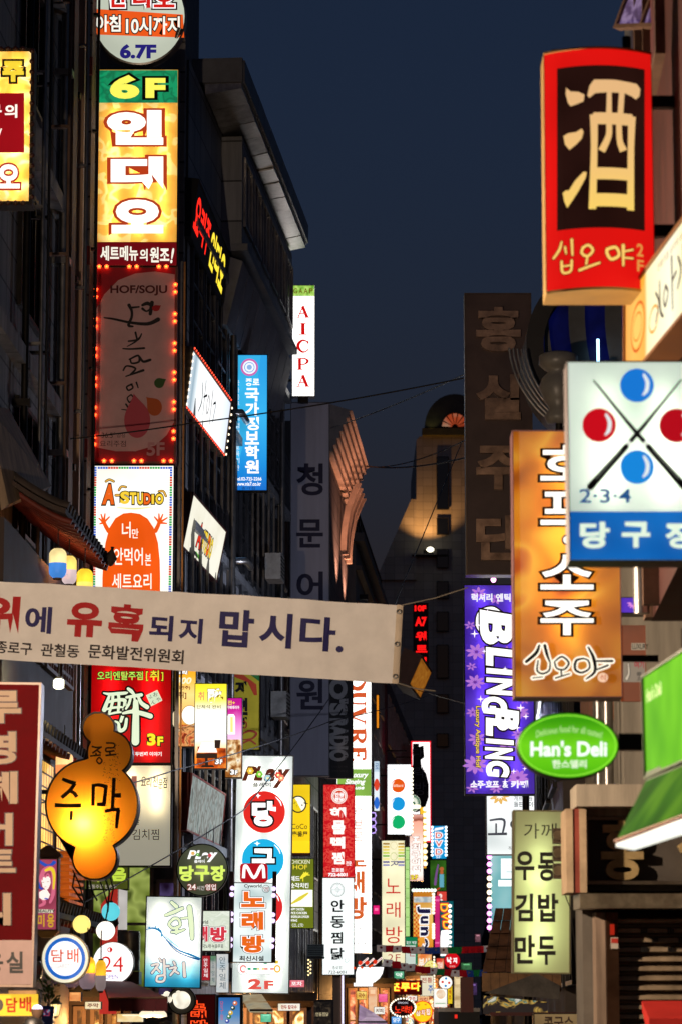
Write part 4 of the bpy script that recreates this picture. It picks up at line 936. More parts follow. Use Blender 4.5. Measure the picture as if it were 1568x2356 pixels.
# beauty lantern
s = Sign('lantern_sign', 'tall framed lantern box with a painted long haired woman, beside the dark red salon sign', 87, 1978, 130, 2139, 33, lit('#b04a62', .8, .2, 5), cab=metal('#7a6450', .4), fw=4, T=.22)
ex, ey = lambda x: x*.2625, lambda y: 1940.4+y*.2625
s.brush([([B_(345,160),B_(420,200),B_(480,170)], 7), ([B_(470,160),B_(440,220),B_(480,280)], 4)], ink('#2a56c4', .9), name='picture')
s.brush([([B_(350,330),B_(390,240),B_(460,230),B_(470,330),B_(465,450),B_(440,520)], [8,12,12,9,9,6]), ([B_(345,440),B_(390,520),B_(350,550)], [7,9,6]), ([B_(360,300),B_(345,380)], [6,4])], ink('#d86a86', 1), out=((.7, ink('#8a2846', .7)),), name='picture')
s.brush([([B_(400,240),B_(450,225),B_(475,280),B_(470,400)], [5,9,7,4])], ink('#f2d032', 1), name='picture')
s.poly([B_(*p) for p in ((362,320),(372,300),(440,290),(445,350),(425,400),(405,410),(375,385))][::-1], ink('#fff0e6', 1.1), 'picture')
s.poly([B_(*p) for p in ((345,430),(380,410),(410,405),(425,430),(440,450),(425,490),(380,500),(345,480))][::-1], ink('#fff0e6', 1.1), 'picture')
s.brush([([B_(370,322),B_(378,285),B_(400,300)], 3.2), ([B_(400,300),B_(420,270),B_(440,300)], 3.2)], ink('#d86a86', 1), name='picture')
s.brush([([B_(375,345),B_(390,342)], 1), ([B_(412,340),B_(430,338)], 1), ([B_(392,383),B_(406,382)], 1)], BLK, name='picture')
s.brush([([B_(340,350),B_(350,390),B_(370,400)], 5), ([B_(395,485),B_(420,490)], 3)], ink('#1f4cc0', .9), name='picture')
s.rect(*B_(326,582), *B_(470,612), ink('#e8e0c8', .9)); s.text('BEAUTY', *B_(326,584), *B_(486,609), BLK, bold=.03)
s.words([('미', *B_(330,625), *B_(392,735)), ('용', *B_(415,620), *B_(478,740))], ink('#d8a830', .9), bold=.03)
m = MB(); m.prism([(-.135,.77),(.135,.77),(.135,.80),(.07,.855),(.02,.89),(-.02,.89),(-.07,.855),(-.135,.80)], -.04, .24); m.build('cap', BROWN, s.e)
m = MB(); m.prism([(-.12,-.02),(.12,-.02),(.13,-.0),(.07,-.09),(-.07,-.09)][:1]+[(-.12,-.016),(-.07,-.085),(.07,-.085),(.12,-.016)], -.03, .24); m.build('foot', metal('#a5834a', .4), s.e)
# tobacco disc
TOB = lit('#fdfcf6', 1.35)
s = Sign('round_sign', 'round white tobacco sign with a thick blue ring', 97, 2150, 203, 2262, 32, lit('#f6eed0', 1.1), shape='disc', fw=2.5, cab=paint('#c9b98c', .5), T=.14)
s.ring(150, 2206, 46.5, 48.5, 9, ink('#1d68c8', 1), 'ring'); s.ellipse(150, 2206, 38, 40, TOB, 'panel')
s.words([('담', 118, 2185, 147, 2214), ('배', 155, 2183, 181, 2216)], ink('#d8401c', 1), bold=.012)
s.text('CIGARETTES', 118, 2218, 178, 2229, ink('#c9b8ba', 1)); s.arms('L', .3, (.5,))
s = Sign('round_sign', 'round white sign with a big red 24, hanging behind the paper lanterns', 214, 2169, 307, 2264, 40, lit('#fffdfa', 1.4), shape='disc', fw=1.5, cab=ALU, T=.16)
s.text('24', 235, 2201, 284, 2237, ink('#d81e1e', 1), bold=-.005); s.text('OPEN', 241, 2243, 272, 2253, ink('#7a58b8', 1))
s.ellipse(253, 2186, 6, 6, ink('#d81e1e', 1)); s.poly([(253, 2181), (253, 2191), (248, 2186)], WHT, 'emblem')
s.brush([([(253+8*math.cos(R(a)), 2186+8*math.sin(R(a))), (253+12*math.cos(R(a)), 2186+12*math.sin(R(a)))], 1) for a in range(0, 360, 36)], ink('#e87a6a', 1), name='emblem'); s.text('시', 288, 2198, 297, 2207, ink('#e8c8c8', 1))
s.arms('L', .3, (.5,))
# small dark second disc behind the salon sign
s = Sign('round_sign', 'unlit grey tobacco sign half hidden behind the pale foot of the salon sign', 62, 2206, 95, 2260, 33.5, paint('#7c7068', .5), shape='disc', fw=2, cab=DARK, T=.12)
s.text('배', 76, 2222, 92, 2242, paint('#a0342c', .5, 0))

# -- globes
def globe(px, py, r, D, col, st, label):
    c = at(px, py, D); rr = r*D/F; e = empty('globe_lamp', c, label, 'lamp', 'globe lamps on cords'); m = MB(); m.ball((0, 0, 0), rr, 22); m.build('shade', lit(col, st, .08, 2), e)
    m = MB(); m.lathe([(rr*.25, rr*.95), (rr*.22, rr*1.15), (.01, rr*1.2)], n=12); m.build('cap', DARK, e); m = MB(); m.tube([(0, 0, rr*1.15), (.03, 0, rr*2.5), (-.04, .02, rr*4.5), (-.12, .03, rr*6)], .01, 6); m.build('cord', BLACK, e)
globe(188, 2127, 20.5, 38, '#ffe27a', 1.25, 'yellow glowing globe lamp under the dark tiled eave')
globe(243, 2142, 21.5, 37.5, '#fff8ec', 1.5, 'white glowing globe lamp above the red 24 sign')
globe(255, 2098, 21, 39, '#62d8e6', .95, 'turquoise glowing globe lamp behind the white globe')
# -- paper lanterns
def lantern(px, y0, y1, w, D, top, bot, label, power=1.0, split=.5, s1=1.0, s2=.5):
    c = at(px, (y0+y1)/2, D); h = (y1-y0)*D/F/2; r = w*D/F/2; e = empty('paper_lantern', c, label, 'lantern', 'paper lanterns hung under the eaves'); N = 14
    pr = [(r*max(.5, (1-abs((2*i/N)-1)**7)**.5), -h+2*h*i/N) for i in range(N+1)]; k = int(N*(1-split))
    def ribbed(p, nm, mt, par):
        m = MB(); n = 48; vs = []; fs = []
        for i in range(n):
            a = 2*math.pi*i/n; q = 1-.035*(1 if i % 4 == 0 else 0)
            for rr, z in p: vs.append((rr*q*math.cos(a), rr*q*math.sin(a), z))
        L_ = len(p)
        for i in range(n):
            j = (i+1) % n
            for t in range(L_-1): fs.append((i*L_+t, j*L_+t, j*L_+t+1, i*L_+t+1))
        m.add(vs, fs, True); return m.build(nm, mt, par)
    ribbed(pr[k:], 'shade_top', lit(top, s1, .25, 5), e); ribbed(pr[:k+1], 'shade_bottom', lit(bot, s2, .15, 5), e)
    m = MB(); m.lathe([(.001, h+.02), (r*.5, h+.015), (r*.5, h-.02)], n=18); m.lathe([(r*.5, -h+.02), (r*.5, -h-.02), (.001, -h-.025)], n=18); m.build('rim', BROWN, e)
    m = MB(); m.tube([(0, 0, h), (0, 0, h+.35)], .008, 5); m.build('cord', BLACK, e)
    if power: lamp('POINT', (-.1, r+.25, .1), power*1.2, '#ff9a58', e, 'lantern_glow', .05)
lantern(133, 1262, 1331, 41, 40, '#ffe6a0', '#4a92ea', 'paper lantern with a cream top and blue lower half', 5, .5, 1.15, .85)
lantern(159, 1279, 1345, 35, 40.6, '#ffdf72', '#e8cfd0', 'paper lantern with a yellow top and pink lower half', 3, .5, 1.15, .85)
lantern(195, 1309, 1372, 38, 41, '#ffd838', '#ffe06a', 'all yellow paper lantern beside the orange figure sign', 4, .5, 1.2, 1.2)
lantern(148, 1732, 1790, 40, 39, '#ffc884', '#ff9a5a', 'orange paper lantern just above the shoulder of the gourd sign', 6, .5, 1.3, .9)
lantern(201, 2204, 2276, 37, 37, '#ffb82a', '#a78e96', 'orange and grey paper lantern overlapping the tobacco disc', 5, .5, 1.1, .5)
lantern(232, 2211, 2280, 24, 36.6, '#ffc02e', '#b09a98', 'slim orange and grey paper lantern against the red 24', 4, .5, 1.1, .5)
lantern(166, 2206, 2272, 36, 38, '#d89a78', '#8a6c7a', 'mauve paper lantern hidden behind the bottom of the tobacco disc', 0, .5, .5, .35)
lantern(132, 2206, 2264, 30, 38.6, '#d89a78', '#7a5c68', 'dull paper lantern farthest down the row behind the tobacco disc', 0, .5, .5, .3)
# wall lanterns
for px, py, D, lb in ((20, 1297, 38.5, 'small hexagonal wall lantern glowing under the upper eave'), (128, 2324, 34, 'small metal wall lantern beside the potted plant')):
    c = at(px, py, D); k = D/F; e = empty('wall_lantern', c, lb, 'lantern'); m = MB(); m.lathe([(7*k, -14*k), (12*k, 12*k), (.3*k, 12*k)], n=6); m.build('glass', lit('#ffe8a0', 1.3, .2, 6), e)
    m = MB(); m.lathe([(15*k, 12*k), (8*k, 20*k), (2*k, 24*k), (.2*k, 30*k)], n=6); m.lathe([(9*k, -14*k), (4*k, -18*k), (.2*k, -20*k)], n=6)
    for q in range(6): a = R(60*q); m.tube([(7.2*k*math.cos(a), 7.2*k*math.sin(a), -14*k), (12.2*k*math.cos(a), 12.2*k*math.sin(a), 12*k)], .8*k, 5)
    m.build('cage', BROWN, e); lamp('POINT', (0, -20*k, 0), 3, '#ffd080', e, 'lantern_glow', .04)
# bare flood lamp under the banner
c = at(135, 1574, 37); k = 37/F; e = empty('flood_lamp', c, 'glaring square flood lamp hanging under the banner beside the salon sign', 'lamp')
m = MB(); m.lathe([(8*k, -11*k), (12*k, -8*k), (12*k, 8*k), (9*k, 11*k), (.1*k, 12*k)], n=8); m.build('lamp_glass', lit('#fffbd8', 7, 0), e)
m = MB(); m.box(-7*k, 0, 12*k, 7*k, 8*k, 17*k); m.tube([(0, 4*k, 17*k), (0, 4*k, 60*k)], 1.2*k, 6); m.build('hanger', DARK, e)
lamp('POINT', (0, -.14, -.02), 26, '#fff0b0', e, 'flood_lamp_light', .06)
# burgundy awning
q = [at(236,2257,40), at(300,2259,40), at(386,2296,37), at(250,2298,37)]; e = empty('shop_awning', (q[2]+q[3])/2, 'burgundy cloth awning with a straight valance under the blue sushi sign', 'awning'); o_ = e.location
CL = paint('#6b2230', .75, .15, 4, bump=.1); m = MB(); m.hexa([p-o_ for p in (q[3], q[2], q[1], q[0])], [p-o_-Vector((0, -.05, .05)) for p in (q[3], q[2], q[1], q[0])]); m.build('canopy_cloth', CL, e)
a, b = q[3]-o_, q[2]-o_; m = MB()
for i in range(10): t0, t1 = i/10, (i+.99)/10; y = -.012*(i % 2); m.hexa([(a.x+(b.x-a.x)*t0, y-.02, -.155), (a.x+(b.x-a.x)*t1, y-.02, -.155), (a.x+(b.x-a.x)*t1, y-.02, 0), (a.x+(b.x-a.x)*t0, y-.02, 0)], [(a.x+(b.x-a.x)*t0, y-.005, -.155), (a.x+(b.x-a.x)*t1, y-.005, -.155), (a.x+(b.x-a.x)*t1, y-.005, 0), (a.x+(b.x-a.x)*t0, y-.005, 0)])
m.build('valance', paint('#5c1c28', .75, .15, 4), e)
m = MB(); m.tube([a+Vector((0,-.03,0)), b+Vector((0,-.03,0))], .014, 8); m.build('front_rail', BROWN, e)
for i, px in enumerate((338, 366)):
    c = at(px, 2334, 38); g = empty('dome_lamp', c, ('white dome lamp under the left half of the burgundy awning', 'white dome lamp under the right end of the burgundy awning')[i], 'lamp'); m = MB(); m.lathe([(.001, .05), (.06, .04), (.09, .01), (.1, -.03), (.001, -.045)], n=16); m.build('lamp_shade', lit('#ffeccb', 1.15, 0), g); m = MB(); m.tube([(0, 0, .04), (0, 0, .2)], .008, 5); m.build('cord', BLACK, g); lamp('POINT', (0, -.1, -.12), 25, '#ffd9a0', g, 'lamp_light', .05)
# ---------------------------------------------------------------- oblique boards on the office facade
def quadsign(name, label, pts, Ds, face, canvas, **k):
    q = [at(p[0], p[1], d) for p, d in zip(pts, Ds)]
    return Sign(name, label, 0, 0, canvas[0], canvas[1], 0, face, quad=q, canvas=canvas, **k)
s = quadsign('facade_sign', 'white light box board edged with tiny red bulbs, leaning out of the office facade', ((440,812),(533,922),(512,1050),(430,926)), (52.4,56.9,56.9,52.4), print2(((0, '#e8eef2'), (.12, '#8fa6b4'), (.22, '#f4fafc'), (.5, '#ffffff'), (.8, '#e8f0f6'), (1, '#cfd8ea')), 1.25, 'axis', 2, 0, -2.4, 2.4), (500, 100), cab=paint('#6a5a48', .5), T=.5, fw=6)
s.brush([([(150,30),(165,60),(140,85)], [5,7,3]), ([(185,20),(195,80)], [6,4]), ([(180,50),(215,40)], [4,5]), ([(235,35),(255,50),(240,70),(225,55),(235,35)], 4), ([(275,20),(280,85)], [6,4]), ([(300,40),(325,35),(315,70)], 5)], BLK, name='lettering')
s.bulbs([(x, -4) for x in range(0, 501, 22)]+[(x, 104) for x in range(0, 501, 22)], .019, lit('#ff4a30', 2.5, 0)); s.bulbs([(-7, y) for y in range(8, 100, 13)]+[(507, y) for y in range(8, 100, 13)], .022, lit('#ffe8c8', 2.5, 0))
s = quadsign('facade_sign', 'cream light box board with a small orange logo, leaning out of the office facade', ((444,1136),(519,1226),(497,1334),(420,1258)), (52.7,56.4,56.4,52.7), print2(((.3, '#e9e4cc'), (.6, '#f8f4e2')), 1.05, 'noise', 1.2), (400, 100), cab=paint('#3a1410', .5), T=.5, fw=4)
s.text('A', 120, 30, 165, 78, ink('#d8321c', 1), bold=.05, out=((2.5, BLK),)); s.words([('S', 172, 36, 192, 76), ('T', 194, 36, 212, 76), ('U', 214, 36, 232, 76), ('I', 258, 36, 264, 76), ('O', 268, 36, 290, 76)], ink('#f2d23c', 1), bold=.05, out=((2.5, BLK),)); s.text('D', 234, 36, 255, 76, ink('#f06a1c', 1), bold=.05, out=((2.5, BLK),))
s.brush([([(130,88),(165,92),(200,86)], [3,8,3])], ink('#5aa83c', 1), name='emblem')
s = quadsign('facade_sign', 'black board with neon red and yellow Korean letters running down the office facade', ((452,408),(528,585),(505,700),(440,545)), (52.7,57.2,57.2,52.7), paint('#14100e', .5, 0), (560, 130), cab=BLACK, T=.3, fw=2)
NR, NY = lit('#ff2416', 1.5, 0, ink=True), lit('#ffe23c', 1.25, 0, ink=True)
s.words([('요', 20, 24, 100, 104), ('리', 108, 24, 180, 104), ('주', 190, 24, 262, 104)], NR, bold=.04); s.words([('인', 285, 20, 365, 108), ('디', 375, 20, 450, 108), ('오', 460, 20, 540, 108)], NY, bold=.04)
m = MB()
for i in range(10): x = s.u0+(s.u1-s.u0)*i/9; m.box(x-.03, .3, .1, x+.03, .5, .16)
m.build('bracket', STEEL, s.e)

# blue academy sign
s = Sign('vertical_sign', 'bright blue academy light box with white vertical lettering and a pink round crest', 531, 817, 614, 1128, 60, print2(((0, '#0a62c8'), (.25, '#1590e0'), (.6, '#35b4f0'), (1, '#2aa2e6')), 1.05, 'axis', 1, 2, 0, 2.6, distort=.1), fw=2)
s.poly([(532, 1118), (545, 1080), (590, 900), (600, 818), (532, 818)][::-1], lit('#38b4ea', 1.05), 'panel')
s.ellipse(574, 845, 20, 20, ink('#d06ab0', 1)); s.ellipse(574, 845, 15.5, 15.5, ink('#eef4ff', 1.1)); s.ring(574, 845, 12, 12, 2, ink('#7aa8e0', 1)); s.ellipse(574, 845, 6, 6, ink('#8fb6e6', 1))
s.text('종로', 565, 871, 597, 888, WHT, bold=.03); s.column('국가정보학원', 564, 893, 596, 1092, WHT, gap=.08, bold=.035)
s.column('국가공무원시험전문교육기관', 542, 875, 551, 1086, ink('#d8f0ff', 1), gap=.2, bold=.01)
s.text('Tel.02-725-2266', 541, 1098, 602, 1106, WHT, bold=.02); s.text('www.nis7.co.kr', 542, 1109, 601, 1118, WHT, bold=.02); s.text('종각점', 556, 1120, 587, 1127, ink('#20306a', .6)); s.arms('L', .5)
# AICPA
s = Sign('vertical_sign', 'slim white light box with red serif capitals and a green head', 673, 657, 723, 911, 69, lit('#fffdf8', 2.4), fw=1.5, cab=ALU)
s.rect(673, 657, 723, 681, print2(((.35, '#6aa82c'), (.6, '#b8e06a')), 1, 'noise', 8, detail=1)); 
s.words([(c, 675+12*i, 663, 684+12*i, 675) for i, c in enumerate('GAAP')], ink('#7a6a1c', .8), bold=.02); s.text('미국공인회계사', 676, 688, 720, 694, ink('#c8c8c8', .9))
def serif(c, x0, y0, x1, y1):
    w, h = x1-x0, y1-y0; T_, t = w*.24, w*.09; sf = h*.07
    P = lambda a, b: (x0+a*w, y0+b*h); bars = []
    def bar(a, b, wd): bars.append(([P(*a), P(*b)], wd))
    def foot(x, y, l): bars.append(([P(x-l, y), P(x+l, y)], sf))
    if c == 'A': bar((.5,.02),(.12,.97),t); bar((.46,.0),(.82,.97),T_); bar((.25,.62),(.7,.62),t); foot(.14,.97,.16); foot(.83,.97,.2)
    elif c == 'I': bar((.5,0),(.5,1),T_*1.2); foot(.5,.03,.32); foot(.5,.97,.32)
    elif c == 'C': bars.append(([P(.9,.25),P(.72,.05),P(.42,.02),P(.16,.3),P(.15,.65),P(.42,.97),P(.72,.95),P(.95,.72)], [t,t*1.2,T_*.7,T_,T_,T_*.7,t*1.1,t])); bar((.9,.03),(.9,.33),t)
    elif c in 'PR': bar((.25,0),(.25,1),T_); foot(.25,.03,.22); foot(.27,.97,.24); bars.append(([P(.25,.03),P(.65,.04),P(.86,.25),P(.65,.5),P(.3,.52)], [t,t*1.2,T_*.95,t*1.2,t])); 
    if c == 'R': bar((.52,.5),(.86,.97),T_); foot(.9,.97,.1)
    if c == 'O': bars.append(([P(.5,.02),P(.14,.25),P(.12,.6),P(.5,.98),P(.88,.75),P(.88,.35),P(.5,.02)], [t,T_*.9,T_,t,T_*.9,T_,t]))
    if c == 'U': bars.append(([P(.2,0),P(.2,.6),P(.32,.9),P(.52,.97),P(.72,.88),P(.8,.6),P(.8,0)], [T_,T_,T_*.8,t*1.2,t,t,t])); foot(.2,.03,.18); foot(.8,.03,.16)
    if c == 'V': bar((.15,.02),(.5,.98),T_); bar((.86,.02),(.52,.98),t); foot(.15,.03,.18); foot(.87,.03,.14)
    if c in 'EL': bar((.25,0),(.25,1),T_); foot(.25,.03,.2); bar((.15,.97),(.88,.97),t*1.2); bar((.88,.97),(.9,.74),t*1.4)
    if c == 'E': bar((.25,.03),(.85,.03),t*1.2); bar((.85,.03),(.86,.24),t*1.4); bar((.3,.48),(.62,.48),t*1.1); bar((.62,.38),(.62,.6),t*1.3)
    return bars
for c, y0 in zip('AICPA', (704, 743, 783, 824, 863)): s.brush(serif(c, 682, y0, 712, y0+27), ink('#d21414', 1), cap=False)
s.text('714-8889', 675, 901, 721, 909, paint('#3a4038', .5, 0)); s.arms('L', .35)
m = MB(); a = s.m(697, 925); m.box(a[0]-.12, .05, a[1], a[0]+.12, .2, -.02); m.build('foot_bracket', DARK, s.e)
# grey academy sign
s = Sign('vertical_sign', 'very tall unlit grey academy sign with dark navy vertical letters', 669, 927, 756, 1784, 71, paint('#a9a7b4', .6, .12, .6, streak=True), fw=2, T=.35, cab=paint('#5a5a62', .5))
GN = paint('#1d1a38', .6, 0)
for c, y0, y1 in (('청', 1066, 1140), ('문', 1195, 1260), ('어', 1315, 1385), ('학', 1440, 1510), ('원', 1563, 1633)): s.text(c, 682, y0, 743, y1, GN, bold=.025)
# radio banner
s = Sign('vertical_banner', 'black hanging sign with grey block capitals reading downwards', 751, 1500, 811, 1790, 73, paint('#2c2a2b', .7, .1, 2), fw=1, T=.2, cab=BLACK)
GR = paint('#b5b3b2', .6, .1); 
s.words([("YO'S", 757, 1520, 800, 1647), ('RADIO', 757, 1653, 800, 1752)], GR, bold=.06, rot=90); s.text('MUSIC & BEER', 792, 1600, 798, 1750, paint('#4a4646', .6, 0), rot=90)
s.words([('라이브 음악 카페', 762, 1762, 798, 1767), ('생맥주 칵테일', 762, 1772, 798, 1777)], paint('#4a4444', .6, 0))
# louvre
s = Sign('vertical_sign', 'long white karaoke light box with orange red serif capitals reading downwards', 775, 1490, 853, 2193, 85, lit('#fdfdf6', 2.2), fw=1.5, cab=ALU)
def rot90(bars, x0, y0, x1, y1):  # letter drawn upright in a unit box -> reading downwards
    return [([(x1-(p[1])*(x1-x0), y0+p[0]*(y1-y0)) for p in pts], [q*(x1-x0)*1.25 for q in w] if isinstance(w, (list, tuple)) else w*(x1-x0)*1.25) for pts, w in bars]
for c, y0, y1 in (('L', 1500, 1540), ('O', 1548, 1588), ('U', 1593, 1626), ('V', 1628, 1668), ('R', 1675, 1711), ('E', 1718, 1752)):
    s.brush(rot90(serif(c, 0, 0, 1, 1), 805, y0, 841, y1), ink('#d85a2c', 1), cap=False)
s.rect(776, 1770, 853, 1832, lit('#8dbd4e', .95)); s.ellipse(815, 1832, 45, 9, lit('#fdfdf6', 1.45, 0), 'panel') if False else None
s.words([('Luxury', 800, 1777, 847, 1793), ('Singing', 793, 1793, 840, 1808), ('house', 800, 1808, 837, 1817)], WHT, bold=.03, shear=.3)
s.column('루브르', 815, 1860, 833, 1942, ink('#c8705a', .9), gap=.25); 
OL = ink('#d8642c', 1); s.words([('노', 796, 1968, 842, 1995), ('래', 796, 2005, 838, 2056), ('방', 796, 2064, 843, 2116)], OL, bold=.04)
s.words([('LOUVRE', 782, 2131, 843, 2142)], ink('#b0a8a8', .9)); s.text('732-0252', 782, 2160, 843, 2173, ink('#b0a8a8', .9)); s.ring(822, 2183, 5, 3, .8, ink('#b0a8a8', .9)); s.ring(829, 2183, 5, 3, .8, ink('#b0a8a8', .9))
s.arms('L', .6)

# -- red and white food sign on a pole
s = Sign('vertical_sign', 'red light box with white brush letters and swirls, over a white box on a pole', 744, 1806, 815, 2019, 80, print2(((.40, '#c8121c'), (.5, '#d81e22'), (.54, '#ea5a4a'), (.60, '#d82022'), (.66, '#ea5a4a'), (.7, '#cc141e')), 1.0, 'noise', 7, detail=1, distort=2.2), fw=1.5)
s.ellipse(780, 1832, 18, 18, ink('#fbeee6', 1.1)); s.ring(780, 1832, 16, 16, 1, ink('#c83a2c', .9)); s.ellipse(780, 1832, 12.5, 12.5, ink('#d84a20', 1)); s.text('안동', 770, 1824, 791, 1834, WHT, bold=.04); s.text('찜닭', 770, 1835, 790, 1843, WHT, bold=.04)
s.words([('해', 759, 1858, 795, 1882), ('물', 764, 1888, 793, 1920), ('떡', 760, 1926, 793, 1953), ('찜', 763, 1961, 791, 1989)], ink('#fff8f0', 1.15), bold=.05)
s.text('전문', 795, 1982, 808, 1992, WHT, bold=.02); s.text('종로점', 763, 1998, 789, 2007, WHT, bold=.03); s.text('722-6001', 755, 2009, 798, 2017, WHT, bold=.04)
s = Sign('vertical_sign', 'white light box with black vertical letters and a round lattice crest, lower on the pole', 742, 2021, 813, 2243, 80, print2(((.4, '#f2f7f4'), (.52, '#e9f2ef'), (.56, '#dfeaea'), (.6, '#f4f8f6')), 1.25, 'noise', 6, detail=1, distort=2), fw=1.5)
s.ring(776, 2048, 16, 16, 1, ink('#4a5250', .8)); s.ring(776, 2048, 13.5, 13.5, .7, ink('#8a9492', .9)); s.ring(776, 2048, 5, 5, .7, ink('#8a9492', .9)); s.brush([([(776-12,2048),(776+12,2048)], .7), ([(776,2036),(776,2060)], .7)], ink('#8a9492', .9), name='emblem')
s.words([('안', 761, 2071, 791, 2099), ('동', 760, 2108, 791, 2136), ('찜', 761, 2145, 788, 2172), ('닭', 761, 2181, 791, 2209)], BLK, bold=.025)
s.text('종로점', 764, 2223, 786, 2231, paint('#5a5a58', .5, 0)); s.text('722-6001', 755, 2234, 796, 2241, paint('#4a4a48', .5, 0), bold=.01); s.ring(797, 2210, 5, 5, .7, ink('#8a9492', .8))
p = empty('sign_pole', at(777, 2330, 80.3), 'square beige pole with a bright edge carrying the red and white boxes', 'post'); p.location.z = 0; hz_ = zat(2245, 80.3)
m = MB(); m.box(-.14, 0, 0, .1, .22, hz_); m.build('pole', paint('#d0a47c', .5, .1, 2, streak=True), p); m = MB(); m.box(.102, -.02, 0, .15, .03, hz_); m.build('neon_tube', lit('#e8e0ff', 1.4, 0), p)

# -- menu light boxes in a row
FOOD = print2(((.3, '#5a1c0c'), (.42, '#c8502a'), (.5, '#f0b06a'), (.56, '#7a2a12'), (.64, '#f6dcae'), (.75, '#d86a3a')), 1.0, 'noise', 7, detail=5, distort=1)
s = Sign('menu_sign', 'orange menu light box with bowls of food, tucked half behind the yellow menu box', 403, 1500, 450, 1718, 51, print2(((0, '#8a4a1c'), (.25, '#f0a53c'), (.55, '#ffe08a'), (.75, '#ffb52e'), (1, '#f28a12')), 1.15, 'axis', 1, 2, 0, 1.57), fw=1.5)
s.words([('요리', 406, 1540, 431, 1553)], WHT, bold=.05, out=((1.3, BLK),)); s.text('900', 406, 1559, 441, 1574, ink('#fff6d0', 1.1), bold=.03, shear=.2); s.text('지안주)', 406, 1578, 438, 1588, ink('#8a2a10', .8), bold=.03); s.text('[취]', 405, 1592, 429, 1609, ink('#8a2a10', .8), bold=.02)
s.rect(403, 1668, 449, 1717, FOOD, 'picture'); s.ellipses([(437, 1646, 20, 23)], ink('#fff8e8', 1.3), 'picture'); s.ring(437, 1646, 20, 23, 1.5, ink('#c89a5a', .8), 'picture'); s.ellipses([(405, 1655, 9, 20)], ink('#f4dcb0', 1), 'picture'); s.ellipses([(427, 1690, 14, 14)], FOOD, 'picture')
s = Sign('menu_sign', 'tall glaring menu light box, yellow above and a room photo below, between two others', 449, 1574, 521, 1768, 50.4, print2(((0, '#f0661c'), (.16, '#f6902e'), (.27, '#ffd9a0'), (.38, '#fffdf2'), (.7, '#fffdf0'), (.84, '#fdf06a'), (1, '#f2e02e')), 1.3, 'axis', 3, 2, 0, 1.38, distort=.06), fw=1.5)
s.text('醉', 478, 1584, 513, 1618, WHT, bold=.05, out=((1.2, ink('#a8902a', .8)),)); s.text('취', 456, 1592, 470, 1612, ink('#f4a06a', 1), bold=.02); s.text('단체석 완비', 453, 1622, 508, 1631, paint('#6a5a14', .5, 0), bold=.01)
s.poly([(452,1767),(520,1767),(520,1722),(455,1718)], print2(((.35, '#8a2c0a'), (.5, '#e05a14'), (.65, '#ff9a3a')), .9, 'noise', 6), 'picture'); s.poly([(454,1732),(500,1732),(494,1709),(464,1709)], ink('#fffaf0', 1.3), 'picture'); s.polys([[(452,1745),(500,1745),(500,1734),(452,1734)], [(472,1766),(480,1766),(478,1745),(472,1745)], [(462,1766),(494,1766),(490,1761),(466,1761)], [(494,1722),(506,1722),(508,1703),(494,1703)]], ink('#3a241c', .6), 'picture')
s.words([('3', 495, 1746, 504, 1759), ('F', 506, 1748, 512, 1759)], WHT, bold=.05, out=((1.2, BLK),))
s = Sign('menu_sign', 'magenta menu light box with a white beer glass, last of the three menu boxes', 519, 1607, 556, 1789, 50.8, print2(((0, '#5a3410'), (.2, '#b0743c'), (.45, '#e8b48a'), (.5, '#ffd8f4'), (.75, '#f08ad8'), (.9, '#d0249a'), (1, '#c01a90')), 1.1, 'axis', 6, 2, 0, 1.3, distort=.12), fw=1.5)
s.text('전+', 524, 1612, 541, 1622, ink('#ffe24a', 1), bold=.03); s.text('카페테리아', 522, 1624, 551, 1632, WHT, bold=.02); s.poly([(523,1690),(541,1690),(541,1650),(538,1644),(526,1644),(523,1650)], ink('#fffdf0', 1.4), 'picture'); s.poly([(530,1685),(536,1685),(536,1650),(530,1650)], ink('#f6e88a', 1.1), 'picture')
s.rect(520, 1702, 554, 1788, print2(((.3, '#3a1c0a'), (.45, '#b06a2a'), (.55, '#f2d09a'), (.62, '#fff6e0'), (.7, '#8a4a1c')), 1.0, 'noise', 9, detail=4), 'picture'); s.words([('3', 530, 1771, 539, 1783), ('F', 541, 1773, 547, 1783)], WHT, bold=.05, out=((1.2, BLK),))
# olive sign
s = Sign('vertical_sign', 'dim olive sign with dark brush letters and an orange swoosh at its corner', 514, 1500, 598, 1725, 59, paint('#c9b62e', .5, .1, 2), fw=2)
s.poly([(524,1551),(560,1553),(590,1575),(592,1600),(585,1600),(570,1570),(545,1560)][::-1], paint('#c8462a', .5, 0), 'emblem'); s.poly([(550,1530),(598,1530),(597,1568),(580,1556)][::-1], paint('#2f7a3a', .5, 0), 'emblem')
s.words([('자', 541, 1568, 572, 1598), ('면', 546, 1606, 570, 1646), ('장', 546, 1650, 572, 1680)], BLK, bold=.06); s.ring(561, 1668, 8, 9, 2.2, paint('#b0302a', .5, 0)); s.brush([([(556,1690),(575,1682),(590,1688),(580,1700),(560,1702)], [3,5,5,4,3]), ([(560,1710),(575,1704),(588,1712)], 4)], paint('#b84a34', .5, 0), name='emblem')
# streaky slanted board with a red side
s = quadsign('facade_sign', 'streaky weathered white light box turned sideways with a dark red flank', ((441,1784),(518,1830),(506,1946),(428,1906)), (52.5,57.4,57.4,52.5), print2(((.25, '#5a6a68'), (.38, '#b8c4be'), (.46, '#8c8a80'), (.54, '#c2ccc6'), (.62, '#97a8a2'), (.75, '#6a5a50')), .62, 'noise', 2.6, detail=4), (300, 100), cab=paint('#8a1c18', .45), T=.5, fw=2)
